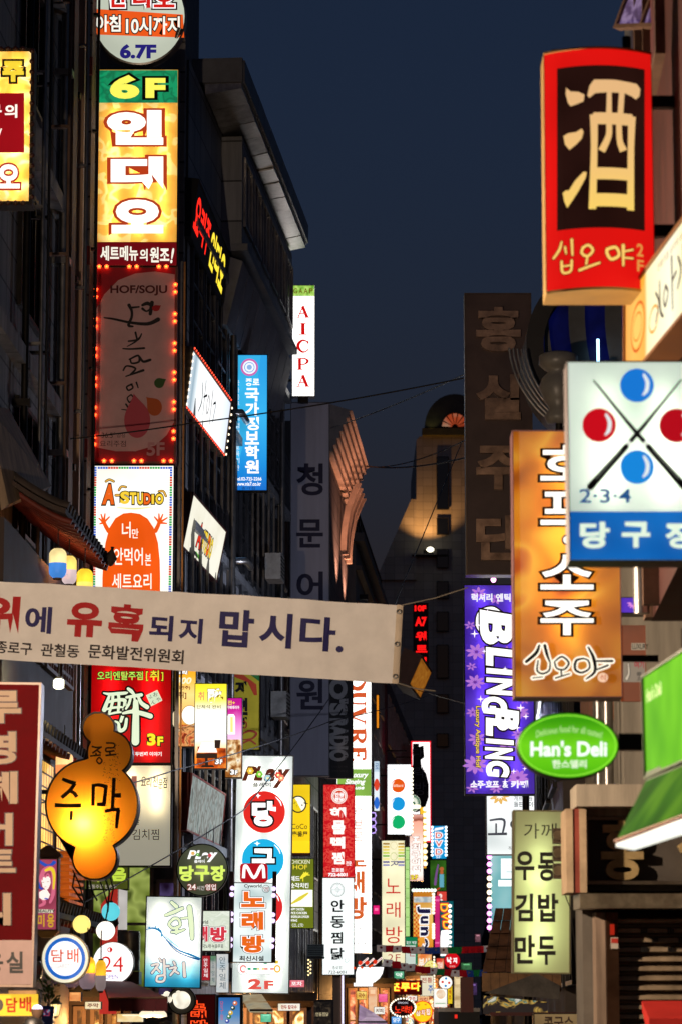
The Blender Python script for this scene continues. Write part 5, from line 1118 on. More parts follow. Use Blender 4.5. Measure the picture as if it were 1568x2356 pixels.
# play tall
s = Sign('vertical_sign', 'tall white billiard light box with red and blue balls carrying Korean letters', 540, 1740, 668, 2285, 58, backlit(print2(((.35, '#c9d6d4'), (.5, '#e3ecea'), (.65, '#f2f8f6')), 1.2, 'noise', .9, detail=1), 0.62), roll=-.0165, fw=2.5, cab=paint('#5a5650', .4), T=.3)
s.tubes((575, 637), 1750, 2275, .55)
PB = ink('#6a2c1a', .7)
s.words([('P', 557, 1763, 592, 1797), ('L', 583, 1763, 605, 1797), ('a', 607, 1769, 634, 1799), ('y', 627, 1770, 668, 1814)], PB, bold=.05, shear=.35)
for cx, cy, c in ((576, 1774, '#f0c040'), (597, 1782, '#7ac83a'), (616, 1791, '#a8d0d8'), (640, 1784, '#d83a2c'), (647, 1791, '#f08a6a')): s.ellipses([(cx+5*math.cos(R(60*k)), cy+5*math.sin(R(60*k)), 3.2, 3.2) for k in range(6)], ink(c, 1), 'flower'); s.ellipse(cx, cy, 3, 3, ink('#fff2b0', 1), 'flower')
s.text('플레이', 581, 1801, 623, 1812, BLK, bold=.02)
def ball(s, cx, cy, r, c, hl=True):
    s.ellipse(cx, cy, r, r, ink(c, 1), 'ball')
    if hl: s.brush([([(cx+r*.55, cy-r*.72), (cx+r*.75, cy-r*.5), (cx+r*.82, cy-r*.3)], [r*.03, r*.07, r*.03])], WHT, name='ball_highlight')
ball(s, 608, 1869, 48, '#e02a22'); s.poly([(594,1826),(596,1830),(601,1831),(596,1833),(594,1838),(592,1833),(587,1831),(592,1830)], WHT, 'sparkle'); s.text('당', 580, 1844, 635, 1902, ink('#fffefa', 1.25), bold=.06, out=((4, BLK),))
ball(s, 605, 1979, 48, '#1fb0e0'); s.poly([(592,1936),(594,1940),(600,1941),(594,1943),(592,1948),(590,1943),(584,1941),(590,1940)], WHT, 'sparkle'); s.text('구', 580, 1953, 632, 2010, ink('#fffefa', 1.25), bold=.05, out=((4, BLK),))
ball(s, 602, 2088, 48, '#dc2a2a'); s.text('장', 576, 2062, 630, 2118, ink('#fffefa', 1.25), bold=.05, out=((4, BLK),))
s.ellipses([(560, 2229, 14, 15), (583, 2220, 18, 18), (603, 2202, 20, 22), (626, 2218, 16, 16), (640, 2229, 13, 15), (600, 2232, 24, 12), (578, 2233, 16, 11), (622, 2233, 16, 11)], ink('#8a8a90', .9), 'emblem'); s.ellipses([(560, 2229, 13, 14), (583, 2220, 17, 17), (603, 2202, 19, 21), (626, 2218, 15, 15), (640, 2229, 12, 14), (600, 2232, 23, 11), (578, 2233, 15, 10), (622, 2233, 15, 10)], ink('#fdfdf8', 1.3), 'emblem')
s.ring(560, 2230, 8, 9, 3.6, ink('#f08a84', 1)); s.ring(638, 2230, 8, 9, 3.6, ink('#f0b83a', 1)); s.brush([([(572,2230),(590,2230)], 5)], ink('#2aa87a', 1), name='emblem'); s.brush([([(594,2230),(606,2230)], 5)], ink('#f4e08a', 1), name='emblem'); s.brush([([(610,2230),(628,2230)], 5)], ink('#ef9a8c', 1), name='emblem'); s.ellipses([(580,2230,3,3),(600,2230,3,3),(619,2230,3,3)], WHT); s.ring(611, 2212, 7, 7, 3.2, ink('#2ab07a', 1)); s.rect(632, 2211, 640, 2218, ink('#f0c83a', 1), 'emblem')
s.text('2', 571, 2253, 602, 2277, ink('#e2584c', 1), bold=.05); s.text('F', 608, 2257, 630, 2277, ink('#e2584c', 1), bold=.05); s.arms('L', .35)
# play disc
s = Sign('round_sign', 'dark olive round billiard sign with yellow green letters and a glowing middle', 408, 1944, 523, 2060, 50, backlit(print2(((.3, '#4a5038'), (.5, '#6a7056'), (.65, '#8a907a')), .5, 'noise', 1.2, detail=0), 0.7), shape='disc', fw=2.5, cab=DARK, T=.2)
s.inner(465, 2005, .9, depth=.1)
s.words([('P', 431, 1957, 452, 1977), ('L', 449, 1957, 463, 1977), ('a', 463, 1962, 480, 1978), ('y', 476, 1962, 501, 1984)], WHT, bold=.06, shear=.3); s.text('플레이', 447, 1979, 471, 1986, WHT, bold=.02)
for cx, cy, c in ((444, 1964, '#f0b03a'), (455, 1967, '#6ab83a'), (483, 1969, '#e04a5a')): s.ellipses([(cx+2.6*math.cos(R(72*k)), cy+2.6*math.sin(R(72*k)), 1.8, 1.8) for k in range(5)], ink(c, 1), 'flower')
s.words([('당', 413, 1992, 446, 2028), ('구', 448, 1992, 482, 2028), ('장', 484, 1992, 518, 2028)], ink('#d8f06a', 1.1), bold=.045)
s.words([('24', 432, 2035, 451, 2048)], ink('#f6ece4', 1), bold=.02, out=((1.2, ink('#a02a20', .8)),)); s.text('시간', 453, 2039, 471, 2049, ink('#f6ece4', .9)); s.text('영업', 473, 2035, 497, 2049, ink('#f6ece4', 1), bold=.02, out=((1.2, ink('#a02a20', .8)),))
# sushi
s = Sign('light_box', 'white to blue sushi light box with pale green brush letters and a water splash', 336, 2065, 462, 2272, 47, backlit(print2(((0, '#1b7fa6'), (.1, '#2f9cc0'), (.24, '#9fdbe8'), (.36, '#f2fbfb'), (.8, '#f4f8f4'), (1, '#c9d4cc')), 1.2, 'axis', 1.5, 2, 0, 1.4, distort=.05), 0.62), fw=2.5, cab=DARK, T=.28, roll=-.016)
s.tubes((368, 430), 2078, 2262, .4)
OB = ink('#1c4a7a', .8); PGR = ink('#e2f0c4', 1.1)
s.brush([([Z4(790,645),Z4(812,665)], [7,9]), ([Z4(762,705),Z4(800,690),Z4(840,672)], [6,8,7]), ([Z4(800,720),Z4(778,745),Z4(800,765),Z4(830,750),Z4(820,722),Z4(800,720)], 6), ([Z4(815,760),Z4(812,785)], 7), ([Z4(790,782),Z4(820,780),Z4(850,770)], [5,7,4]), ([Z4(872,668),Z4(880,740),Z4(884,812)], [11,12,8]), ([Z4(835,720),Z4(870,715)], [5,5])], PGR, out=((1.6, OB),))
s.brush([([Z4(735,905),Z4(742,918)], 5), ([Z4(700,935),Z4(730,930),Z4(700,970)], 5), ([Z4(718,945),Z4(736,965)], 5), ([Z4(755,910),Z4(758,975)], 6), ([Z4(758,940),Z4(778,938)], 5), ([Z4(725,985),Z4(758,982),Z4(752,1008),Z4(722,1008),Z4(725,985)], 5), ([Z4(800,920),Z4(806,932)], 5), ([Z4(782,950),Z4(812,945),Z4(785,980)], 5), ([Z4(800,958),Z4(822,972)], 5), ([Z4(846,925),Z4(850,985)], 7)], ink('#efe0d6', 1), out=((1.5, ink('#2a3a6a', .8)),))
s.brush([([(338,2139),(352,2136),(368,2142),(372,2150)], [2,4,6,3])], ink('#2a8cc8', .9), name='water'); s.brush([([(366,2140),(385,2165),(410,2186),(440,2198),(460,2206)], [2,3,3,5,3])], ink('#1f86c0', .9), name='water'); s.brush([([(380,2160),(405,2188),(435,2202),(458,2208)], [1,2,3,5])], ink('#0f5a9a', .9), name='water'); s.brush([([(375,2148),(395,2168),(420,2186)], [1,3,1])], ink('#8ad0ea', 1), name='water'); s.ellipses([(343,2134,3,1.5),(358,2133,2,2),(372,2153,2,4),(366,2136,2,2)], ink('#2a9ad0', .9), 'water')
# small karaoke
s = Sign('light_box', 'small pale green karaoke light box squeezed between the sushi box and the bulb edged sign', 440, 2097, 528, 2188, 52, print2(((.4, '#dfe6d4'), (.52, '#d2dcc8'), (.6, '#e8eee0')), 1.05, 'noise', 4, distort=2), fw=2.5, cab=BLACK)
s.text('world', 452, 2118, 479, 2126, BLK, bold=.01); s.words([('노', 424, 2134, 454, 2170), ('래', 452, 2132, 478, 2167), ('방', 484, 2133, 522, 2168)][1:], ink('#d83a4a', 1), bold=.05, out=((1.2, WHT), (2.2, BLK))); s.text('각국노래·녹음무료', 459, 2173, 514, 2182, BLK, bold=.01)
# cyworld karaoke
s = Sign('vertical_sign', 'karaoke light box with orange letters, violet bulbs down both sides and a red M badge', 538, 2033, 627, 2214, 54, print2(((.35, '#b8cccc'), (.5, '#e6f0ee'), (.7, '#f6fbfa')), 1.15, 'noise', 1.3, detail=1), fw=2, T=.2, roll=-.012)
m = MB()
for px in (533, 632): 
    a = s.m(px, 2006); b = s.m(px-3, 2216); m.hexa([(b[0]-.035,-.08,b[1]),(b[0]+.035,-.08,b[1]),(a[0]+.035,-.08,a[1]),(a[0]-.035,-.08,a[1])], [(b[0]-.035,.15,b[1]),(b[0]+.035,.15,b[1]),(a[0]+.035,.15,a[1]),(a[0]-.035,.15,a[1])])
m.build('bulb_rail', paint('#5a4238', .5), s.e)
s.bulbs([C2(*p) for p in ((545,397),(540,452),(537,622),(535,677),(530,845),(528,900),(907,402),(905,460),(900,630),(900,683),(895,850),(890,907))], .036, lit('#e4c8ff', 1.7, 0), y=-.085)
s.text('Cyworld', 562, 2035, 602, 2045, BLK, bold=.02); s.ring(612, 2046, 9, 9, .9, BLK); s.text('엥', 606, 2041, 618, 2052, ink('#b02a3a', .9))
s.words([('노', 555, 2052, 609, 2088), ('래', 556, 2099, 606, 2140), ('방', 557, 2153, 609, 2193)], ink('#ee6a1c', 1), bold=.055, out=((2.2, WHT), (3.4, BLK))); s.text('최신시설', 551, 2200, 607, 2212, BLK, bold=.03)
m = MB(); q = [s.m(*p) for p in [(585+30*c_+ox, 2009+20*s__+oy) for c_, s__, ox, oy in ()]]
P = [(553+8, 1988), (616-8, 1988), (614, 1990), (616, 1996), (616, 2023), (612, 2030), (606, 2031), (561, 2031), (555, 2029), (553, 2023), (553, 1996), (555, 1990)]
q = [s.m(*p) for p in P][::-1]; m.prism(q, -.14, .06); m.build('badge', lit('#c01420', .9, 0), s.e)
y_ = s.k; s.k = 86; s.brush([([(561,2022),(563,1997),(569,1996),(585,2021),(600,1996),(606,1997),(608,2022)], 7)], WHT, name='badge_letter', cap=False); s.k = y_
# coco, chicken
s = Sign('vertical_sign', 'yellow restaurant light box with a round bird crest behind the billiard sign', 664, 1806, 713, 1968, 66, lit('#f7cf16', 1.1), fw=1.5)
s.ring(686, 1851, 19, 20, 3, BLK); s.ellipse(686, 1851, 16, 17, ink('#fffbe6', 1.1)); s.poly(s.epts(686, 1851, 16, 17, 60, 240)[::-1], ink('#f2d21a', 1), 'emblem'); s.ellipses([(680+random.uniform(-6,4), 1850+random.uniform(-8,8), .8, .8) for _ in range(9)], ink('#5a5010', .7)); s.ellipse(695, 1853, 2, 1.6, BLK); s.brush([([(700,1848),(709,1850)], [3,1])], BLK, name='emblem')
s.text('CoCo', 671, 1896, 707, 1908, BLK, bold=.0); s.text('壱番屋', 672, 1913, 708, 1926, BLK, bold=.02); s.rect(665, 1935, 713, 1963, lit('#ffd21a', 1.25), 'panel'); s.rect(665, 1963, 713, 1968, lit('#4a1a0a', .4), 'panel')
s = Sign('vertical_sign', 'olive green chicken pub light box with a rooster and a white drumstick picture', 664, 1977, 721, 2136, 66, lit('#7d8a1c', .75, .12), fw=1.5)
s.text('CHICKEN', 668, 1979, 713, 1988, ink('#f2f0c8', 1), bold=.01); s.text('HOF', 674, 1990, 707, 2001, ink('#f0d83a', 1), bold=.01)
s.brush([([(692,2021),(700,2014),(708,2010)], [4,9,3])] + [([(702,2013),(x,y)], [4,2]) for x, y in ((699,2008),(704,2007),(709,2009),(712,2014))] + [([(697,2018),(697,2028)], 2)], ink('#f2e43a', 1.1), name='rooster')
s.words([('레드', 668, 2016, 690, 2028), ('순각치킨', 668, 2032, 710, 2044)], WHT, bold=.02); s.rect(665, 2048, 719, 2087, lit('#fbf8ea', 1.25), 'panel'); s.brush([([(670,2080),(690,2068),(708,2056)], [3,9,4])], ink('#e2d23c', 1), name='picture')
for k, t in enumerate(('HAPPY CHICKEN', 'SPICE CHICKEN', 'TENDERLOIN CHICKEN', 'WING')): s.text(t, 667, 2090+8.6*k, (700, 706, 711, 684)[k], 2095.5+8.6*k, WHT, bold=.02)
s.text('CO., LTD', 672, 2126, 698, 2134, WHT, bold=.0); s.arms('L', .3)
# ---------------------------------------------------------------- farther down the street, left row
s = Sign('vertical_sign', 'white billiard light box with an orange, a blue and a green ball in a column', 891, 1760, 944, 1922, 110, lit('#fbfdfd', 2.0), fw=1.5, cab=ALU)
s.words([('종', 900, 1770, 911, 1785), ('로', 920, 1770, 931, 1785)], ink('#5a9ac8', .9)); 
for cy, c in ((1808, '#ea5a12'), (1850, '#189ade'), (1892, '#14b46a')): s.ellipse(915, cy, 16, 16, ink(c, 1), 'ball'); s.brush([([(902,cy+8),(901,cy-2),(906,cy-10)], [1,3,1])], WHT, name='ball_highlight')
s.text('billiard', 904, 1805, 926, 1811, ink('#ffe0c8', 1), bold=.02); s.bulbs([(946, y) for y in range(1770, 1920, 9)], .05, lit('#fff6e0', 2.5, 0)); s.arms('L', .6)
s = Sign('vertical_sign', 'cream karaoke light box with thin red letters under a rainbow striped head', 878, 1935, 930, 2218, 105, lit('#f4edc4', 1.12), fw=1.5, cab=paint('#6a5a40', .5))
cols = ['#a8823a', '#e0b83a', '#f0d860', '#c8d84a', '#7ab84a', '#f4e890', '#5a5a9a', '#8a8ac0']
for i, c in enumerate(cols): s.polys([[(880,1944+i*7),(895,1944+i*7),(895,1940+i*7),(880,1940+i*7)], [(915,1944+i*7),(929,1944+i*7),(929,1940+i*7),(915,1940+i*7)]], ink(c, 1), 'stripe', dy=0)
s.ring(905, 1946, 8, 9, 1, ink('#d8c890', .9)); s.ring(905, 1971, 8, 9, 1, ink('#b8c870', .9)); s.text('R', 898, 1982, 915, 1994, ink('#5a5a8a', .8), rot=90)
s.words([('노', 887, 2022, 920, 2056), ('래', 888, 2076, 920, 2112), ('방', 887, 2132, 924, 2171)], ink('#cc1a14', 1), bold=.0); s.text('2', 892, 2196, 904, 2213, ink('#b85a50', .9)); s.text('F', 909, 2196, 920, 2213, ink('#b85a50', .9)); s.arms('L', .5)
s = Sign('wooden_sign', 'brown lettered wooden head board resting on the cream karaoke box', 889, 1921, 930, 1933, 104.6, paint('#8a6238', .6), fw=1); s.text('C', 903, 1923, 918, 1932, BLK, rot=90)
s = Sign('vertical_sign', 'narrow pale green light strip beside the cream karaoke box', 932, 1950, 941, 2155, 107, lit('#b6e08a', 1.05), fw=1, cab=paint('#4a7a3a', .5))
for i in range(9): s.rect(933, 1956+22*i, 940, 1958+22*i, ink('#8abf5e', .9), 'stripe')
# black bottle shaped sign with red border
s = Sign('vertical_sign', 'white panel framed in red neon behind a black bottle shaped pub sign', 948, 1708, 988, 1935, 122, lit('#fffafa', 1.5), fw=2.5, cab=lit('#f0182a', 1.3, 0), T=.3); s.arms('L', .6)
s.text('다락방', 974, 1720, 985, 1800, ink('#fff0f0', 1.2), rot=90) if False else None
out = [(950,1712),(962,1712),(962,1720),(972,1716),(974,1742),(966,1748),(968,1768),(978,1780),(984,1805),(984,1835),(976,1858),(958,1868),(944,1862),(936,1840),(936,1800),(944,1780),(950,1760)]
s = Sign('bottle_sign', 'black bottle shaped pub sign with faint grey brush letters', 936, 1712, 984, 1868, 120, paint('#141119', .5, .1), shape='poly', outline=out[::-1], fw=1, T=.2, cab=BLACK)
s.words([('다', 948, 1722, 972, 1742), ('락', 953, 1765, 976, 1790), ('방', 954, 1800, 978, 1830)], paint('#8a8088', .5, 0), bold=.0); s.arms('L', .8, (.9,))
# coffee disc
s = Sign('round_sign', 'small round cream cafe sign with a green ring, peeping out beside the billiard balls', 932, 1829, 966, 1868, 116, lit('#e8ecd8', 1.0), shape='disc', fw=1, cab=DARK, T=.15)
s.ring(949, 1848, 16, 18, 5, ink('#1f6a48', .8)); s.ellipse(949, 1848, 9.5, 11, ink('#e8ecd8', 1)); s.ring(949, 1848, 13, 15, .9, ink('#d8e4d0', .9)); s.ellipse(951, 1851, 3.5, 6, ink('#3a7a5a', .7))
# peach sign
s = Sign('vertical_sign', 'peach and white food sign with a yellow cap and a yellow 2F at its foot', 942, 1875, 972, 2027, 114, print2(((0, '#f2b8a0'), (.12, '#fff0e6'), (.5, '#fdeee8'), (.75, '#f6b8a0'), (.9, '#f4a890'), (.93, '#8a3a20'), (1, '#d89a8a')), 1.2, 'axis', 3, 2, 0, 2.46, distort=.05), fw=1, cab=ALU)
for i, c in enumerate('꼬치구이집'): s.text(c, 947, 1925+17*i, 965, 1939+17*i, ink('#fff8f2', 1.2), bold=.04, out=((1, ink('#b88a7a', .8)),))
s.words([('2', 944, 2014, 952, 2024), ('F', 954, 2014, 960, 2024)], ink('#f6ea3a', 1), bold=.05, out=((1, ink('#a01a10', .8)),)); s.arms('L', .5)
s = Sign('vertical_sign', 'yellow light strip with white bulbs beside the peach food sign', 966, 1858, 979, 1998, 115, lit('#f6b82a', 1.1), fw=1); s.bulbs([(977, y) for y in range(1862, 1996, 14)], .075, lit('#fff0c8', 1.9, 0)); s.bulbs([(962-4*k, 1857) for k in range(4)], .07, lit('#fff0c8', 1.9, 0), y=-.1); s.rect(967, 1990, 978, 1996, ink('#c83a1c', .8), 'stripe')
# DVD blue
s = Sign('vertical_sign', 'small bright blue sign with three red capitals in a column and bulbs down its edges', 993, 1901, 1025, 1976, 150, lit('#149ad8', 1.05), fw=1, cab=paint('#1a3a5a', .5))
for c, y0 in (('D', 1916), ('V', 1935), ('D', 1954)): s.text(c, 1001, y0, 1016, y0+13, ink('#d83a20', 1), bold=.02, out=((2, WHT),))
s.text('5F', 1002, 1970, 1013, 1975, WHT); s.poly([(997,1912),(1000,1906),(1019,1903),(1019,1908),(1003,1911)], WHT, 'emblem'); s.bulbs([(x, y) for x in (993, 1025) for y in range(1904, 1976, 8)], .055, lit('#f2fbff', 2.6, 0)); s.arms('L', .5)
s = Sign('vertical_sign', 'dim green sign with a purple figure under the small blue sign', 989, 1980, 1025, 2050, 149, lit('#3f7a24', .5, .3, 2), fw=1); s.brush([([(1000,2035),(1003,2010),(1007,1990)], [6,5,3])], ink('#8a5aa0', .7), name='figure'); s.brush([([(1003,2048),(1010,2044)], 3)], ink('#d83a2a', .8), name='emblem'); s.rect(1010, 2012, 1020, 2042, ink('#6ab8d0', .8), 'panel'); s.ellipses([(1015, 2000, 5, 5), (1015, 2008, 4, 4)], ink('#c86a3a', .8)); s.arms('L', .5)
# june
s = Sign('vertical_sign', 'orange cafe sign with a checked strip and a dark name reading downwards', 950, 2052, 995, 2192, 135, print2(((0, '#d87a1c'), (.4, '#f0a83a'), (.7, '#f2c86a'), (1, '#c87a1c')), 1.0, 'axis', 2, 2, 0, 2.7, distort=.2), fw=1.2, cab=paint('#8a4a3a', .5))
s.polys([[(951+4*i, 2080+5*j+5), (955+4*i, 2080+5*j+5), (955+4*i, 2080+5*j), (951+4*i, 2080+5*j)] for j in range(20) for i in range(3) if (i+j) % 2], ink('#d8501c', .9), 'check', dy=0)
s.rect(951, 2064, 992, 2077, print2(((.4, '#a8b8c0'), (.6, '#e8e8e0')), .9, 'noise', 3), 'band'); s.words([('J', 958, 2085, 989, 2102), ('u', 966, 2108, 984, 2126), ('n', 966, 2133, 984, 2154), ('e', 966, 2160, 984, 2182)], ink('#231f4a', .7), bold=.05, rot=90, out=((2, WHT),))
s.bulbs([(996, y) for y in (2058,2065,2072,2079,2086,2093,2101,2128,2134,2140,2146,2152,2158)], .06, lit('#fff0d0', 1.8, 0)); s.bulbs([(x, 2049) for x in range(950, 1003, 7)], .065, lit('#eaffea', 1.8, 0)); s.arms('L', .5)
s = Sign('vertical_sign', 'magenta light strip beside the orange cafe sign', 999, 2062, 1011, 2180, 140, lit('#d82a78', .95), fw=1); s.rect(1000, 2070, 1010, 2074, ink('#f06aa8', 1), 'stripe'); s.rect(1000, 2168, 1010, 2172, ink('#f06aa8', 1), 'stripe')
s = Sign('vertical_sign', 'coral red panel above the yellow neon letters', 1004, 2052, 1026, 2082, 146, lit('#e2483c', .9), fw=1); s.ellipses([(1012, 2062, 4, 5), (1014, 2072, 3, 3)], ink('#ffe8e0', 1))
s = Sign('neon_sign', 'yellow and orange neon letters tumbling down over white bulbs and a teal panel', 1012, 2074, 1042, 2204, 138, lit('#0f7480', .55), fw=1)
for c, x0, y0 in (('D', 1012, 2080), ('V', 1015, 2100), ('D', 1018, 2120)): s.text(c, x0, y0, x0+17, y0+18, lit('#ffd23a', 1.4, 0, ink=True), rot=90, out=((2.2, ink('#ee3a10', 1)),))
s.poly([(1012,2200),(1012,2160),(1014,2142),(1030,2140),(1032,2170),(1026,2186),(1026,2200)][::-1], lit('#fffdf6', 1.6, 0), 'panel'); s.bulbs([(1034, y) for y in range(2085, 2190, 12)], .07, lit('#fff8ea', 1.9, 0))
s = Sign('round_sign', 'small round red sign with white brush letters over the strings of flags', 1021, 2193, 1057, 2229, 128, lit('#d8101c', 1.0), shape='disc', fw=1.2, cab=DARK, T=.15); s.words([('낙', 1027, 2203, 1038, 2218), ('지', 1041, 2204, 1050, 2217)], WHT, bold=.05); s.text('연포탕', 1033, 2222, 1046, 2226, ink('#ffd8d0', 1))
s = Sign('light_box', 'green headed white sign behind the lowest flags', 932, 2157, 959, 2220, 100, lit('#dceade', .9), fw=1); s.rect(932, 2157, 959, 2176, lit('#0f8a54', .8)); s.text('할인 매장', 934, 2166, 957, 2173, WHT); s.text('ㄷ', 942, 2190, 954, 2201, ink('#b83a3a', .8)); s.rect(955, 2176, 959, 2219, lit('#0f8a54', .8))
s = Sign('neon_sign', 'dark board with glowing yellow neon syllables edged in red', 892, 2257, 969, 2289, 98, lit('#5a0c08', .5), fw=1); s.words([('쪼', 897, 2263, 918, 2281), ('루', 921, 2262, 942, 2281), ('다', 945, 2261, 966, 2281)], lit('#fff04a', 1.5, 0, ink=True), bold=.03, out=((1.8, ink('#e8380c', 1.1)),)); s.text('24시간 영업', 926, 2254, 960, 2259, ink('#f0e03a', .9)) if False else None
s = Sign('neon_sign', 'oval neon karaoke sign ringed by white bulbs', 898, 2298, 955, 2340, 92, lit('#2a0508', .4), shape='disc', fw=1.5, cab=paint('#5a1a14', .5)); s.words([('노', 907, 2316, 921, 2331), ('래', 922, 2315, 935, 2331), ('방', 936, 2315, 948, 2332)], lit('#ff3a1c', 1.5, 0, ink=True)); s.text('ONCOC', 914, 2306, 938, 2310, ink('#f6f2ff', 1)); s.bulbs([(926+29*math.cos(R(a)), 2319+21*math.sin(R(a))) for a in range(0, 360, 13)], .024, lit('#fff2d8', 2, 0))
s = Sign('round_sign', 'round yellow food sign with a red neon rim beside the oval karaoke sign', 949, 2305, 993, 2352, 96, lit('#f4d01c', 1.1), shape='disc', fw=2, cab=lit('#e8281c', 1.1, 0)); s.words([('삼', 956, 2326, 966, 2338), ('치', 968, 2324, 976, 2337), ('집', 979, 2322, 988, 2336)], ink('#fff6e6', 1), bold=.03, out=((1.2, ink('#c8281c', .9)),)); s.ellipses([(962, 2313, 3, 2), (978, 2312, 3, 2)], ink('#e89a1c', .9))
s = Sign('round_sign', 'white round sign dotted with red and blue balls among the far signs', 1009, 2247, 1039, 2276, 112, lit('#fdfaf2', 1.35), shape='disc', fw=1, cab=ALU); s.ellipses([(1017, 2260, 3, 3), (1032, 2262, 3, 3)], ink('#d8302a', 1), 'ball'); s.ellipses([(1025, 2252, 3, 3), (1024, 2269, 3, 3)], ink('#2a8ac8', 1), 'ball')
s = Sign('light_box', 'white square box with a peach round picture below the dotted round sign', 997, 2276, 1027, 2318, 112, lit('#f6f2ea', 1.2), fw=1, cab=ALU); s.ellipse(1013, 2288, 13, 13, ink('#fffdf6', 1.2)); s.ellipse(1013, 2288, 11, 11, print2(((.35, '#e8b890'), (.6, '#f6e2c8')), 1, 'noise', 5), 'picture'); s.rect(1000, 2308, 1024, 2311, ink('#b8d0b0', .9), 'stripe')
s = Sign('vertical_sign', 'thin yellow sign with red marks beside the square peach box', 1029, 2258, 1039, 2310, 118, lit('#f2d022', 1.0), fw=.8); s.column('생맥주', 1031, 2266, 1037, 2304, ink('#b8281c', .8), bold=.02)
s = Sign('light_box', 'round cornered pale sign with blue syllables behind the dark neon board', 966, 2246, 996, 2292, 106, lit('#f0e6c8', 1.0), fw=1); s.words([('전', 968, 2250, 980, 2262), ('통', 982, 2250, 993, 2262)], ink('#b85a4a', .9), bold=.02); s.text('주', 984, 2268, 995, 2286, ink('#3a6ab8', .9), bold=.02)
s = Sign('fan_sign', 'yellow half round fan sign under the strings of flags', 974, 2210, 1006, 2232, 124, lit('#f4e88a', 1.1), shape='poly', outline=[(974,2231),(975,2222),(981,2214),(990,2210),(999,2214),(1005,2222),(1006,2231)][::-1], fw=1, T=.15, cab=BROWN); s.ellipses([(985, 2220, 1.5, 1.5), (992, 2218, 1.5, 1.5), (998, 2224, 1.5, 1.5)], ink('#c89a3a', .9))
# skewer bowl
out = [(818,2262),(818,2238),(822,2226),(882,2226),(879,2240),(872,2252),(862,2260),(857,2262),(856,2270),(813,2270),(813,2262)]
s = Sign('bowl_sign', 'white bowl shaped light box with red skewers sticking out', 813, 2226, 882, 2270, 78, lit('#fffdf8', 1.5), shape='poly', outline=out[::-1], fw=1, T=.2, cab=ALU)
for (a, b) in (((826,2222),(845,2206)), ((842,2222),(858,2207)), ((860,2220),(877,2205))):
    s.brush([([a, b], 4.5)], ink('#fff2e8', 1.1), name='skewer'); s.brush([([a, b], 1.2)], ink('#c8401c', .9), name='skewer'); s.ellipses([(a[0]+2, a[1]-6, 5, 5)], ink('#e03418', 1), 'meat')
s.ellipses([(815, 2228, 3, 3), (832, 2227, 3, 3), (850, 2225, 3, 3), (855, 2222, 3, 3)], ink('#e84a1c', 1), 'meat')
# strings of flags
FC = [['#d8d4d8', '#b82a34', '#2a3a8a'], ['#b01c28'], ['#1f7a44'], ['#2a4a9a', '#c8c4c8']]
for (a, b, sag, n, lb) in (((860,2174,86),(1120,2176,92),6,15,'upper string of small national flags across the street'), ((876,2206,84),(1110,2232,90),10,14,'lower sagging string of small national flags across the street')):
    p0, p1 = at(*a), at(*b); e = empty('flag_string', p0, lb, 'bunting', 'strings of small flags'); L_ = p1-p0
    def cp(t): q = L_*t; q.z -= sag*.011*4*t*(1-t); return q
    m = MB(); m.tube([cp(i/20) for i in range(21)], .006, 5); m.build('string', BLACK, e)
    for i in range(n):
        t = (i+.3)/n; w = .25; q = cp(t); r_ = random.random(); cl = random.choice(FC); dx = random.uniform(-.05, .05); m = MB(); g = []
        for jj in range(4):
            for ii in range(5): g.append((q.x+w*ii/4+dx*jj/3, q.y+.03*math.sin(ii*1.6+i)*jj, q.z-.19*jj/3-.01*ii*(r_-.5)))
        m.add(g, [(jj*5+ii, jj*5+ii+1, (jj+1)*5+ii+1, (jj+1)*5+ii) for jj in range(3) for ii in range(4)], True); f = m.build('flag', shade(cl[0], .12), e)  # cloth gets a faint glow of its own, as if signs shone through
        if len(cl) > 1:
            m = MB(); m.lathe([(.001, 0), (.035, 0)], n=10); c = m.build('flag_emblem', paint(cl[1], .7, 0), f); c.location = (q.x+w*.5+dx*.5, q.y-.05, q.z-.075); c.rotation_euler = (R(90), 0, 0)
# red neon 10F on the far building
O = at(967, 1535, 125); e = empty('neon_sign', O, 'red neon syllables in a column on a dark far building, starting with 10F', 'sign'); k = 125/F
m = MB(); m.box(-17*k, .05, -5*k, 18*k, .3, 150*k); m.build('backing', BLACK, e)
def neon(t, x0, y0, x1, y1):
    v, f = glyph(t, .05); a0 = min(p[0] for p in v); a1 = max(p[0] for p in v); b0 = min(p[1] for p in v); b1 = max(p[1] for p in v); m = MB()
    m.add([((x0+(p[0]-a0)/(a1-a0)*(x1-x0)-967)*k, 0, (1535-y1+(p[1]-b0)/(b1-b0)*(y1-y0))*k) for p in v], f); m.build('lettering', lit('#ff1616', 1.3, 0, ink=True), e)
for it in (('10F', 953, 1391, 980, 1405), ('A7', 954, 1418, 981, 1440), ('위', 955, 1452, 980, 1474), ('트', 956, 1484, 982, 1501), ('니', 960, 1512, 980, 1532)): neon(*it)
s = quadsign('facade_sign', 'amber lit wooden board turned sideways at the end of the banner', ((968,1514),(990,1548),(966,1606),(941,1572)), (98,103,103,98), print2(((.3, '#8a4a14'), (.5, '#b0681c'), (.65, '#c8802a')), .55, 'noise', 2, detail=3), (200, 100), cab=paint('#8a7a6a', .5), T=.6, fw=3); s.rect(14, 10, 186, 90, print2(((.3, '#9a5416'), (.5, '#ba7222'), (.65, '#cc862e')), .55, 'noise', 5, detail=4), 'panel')
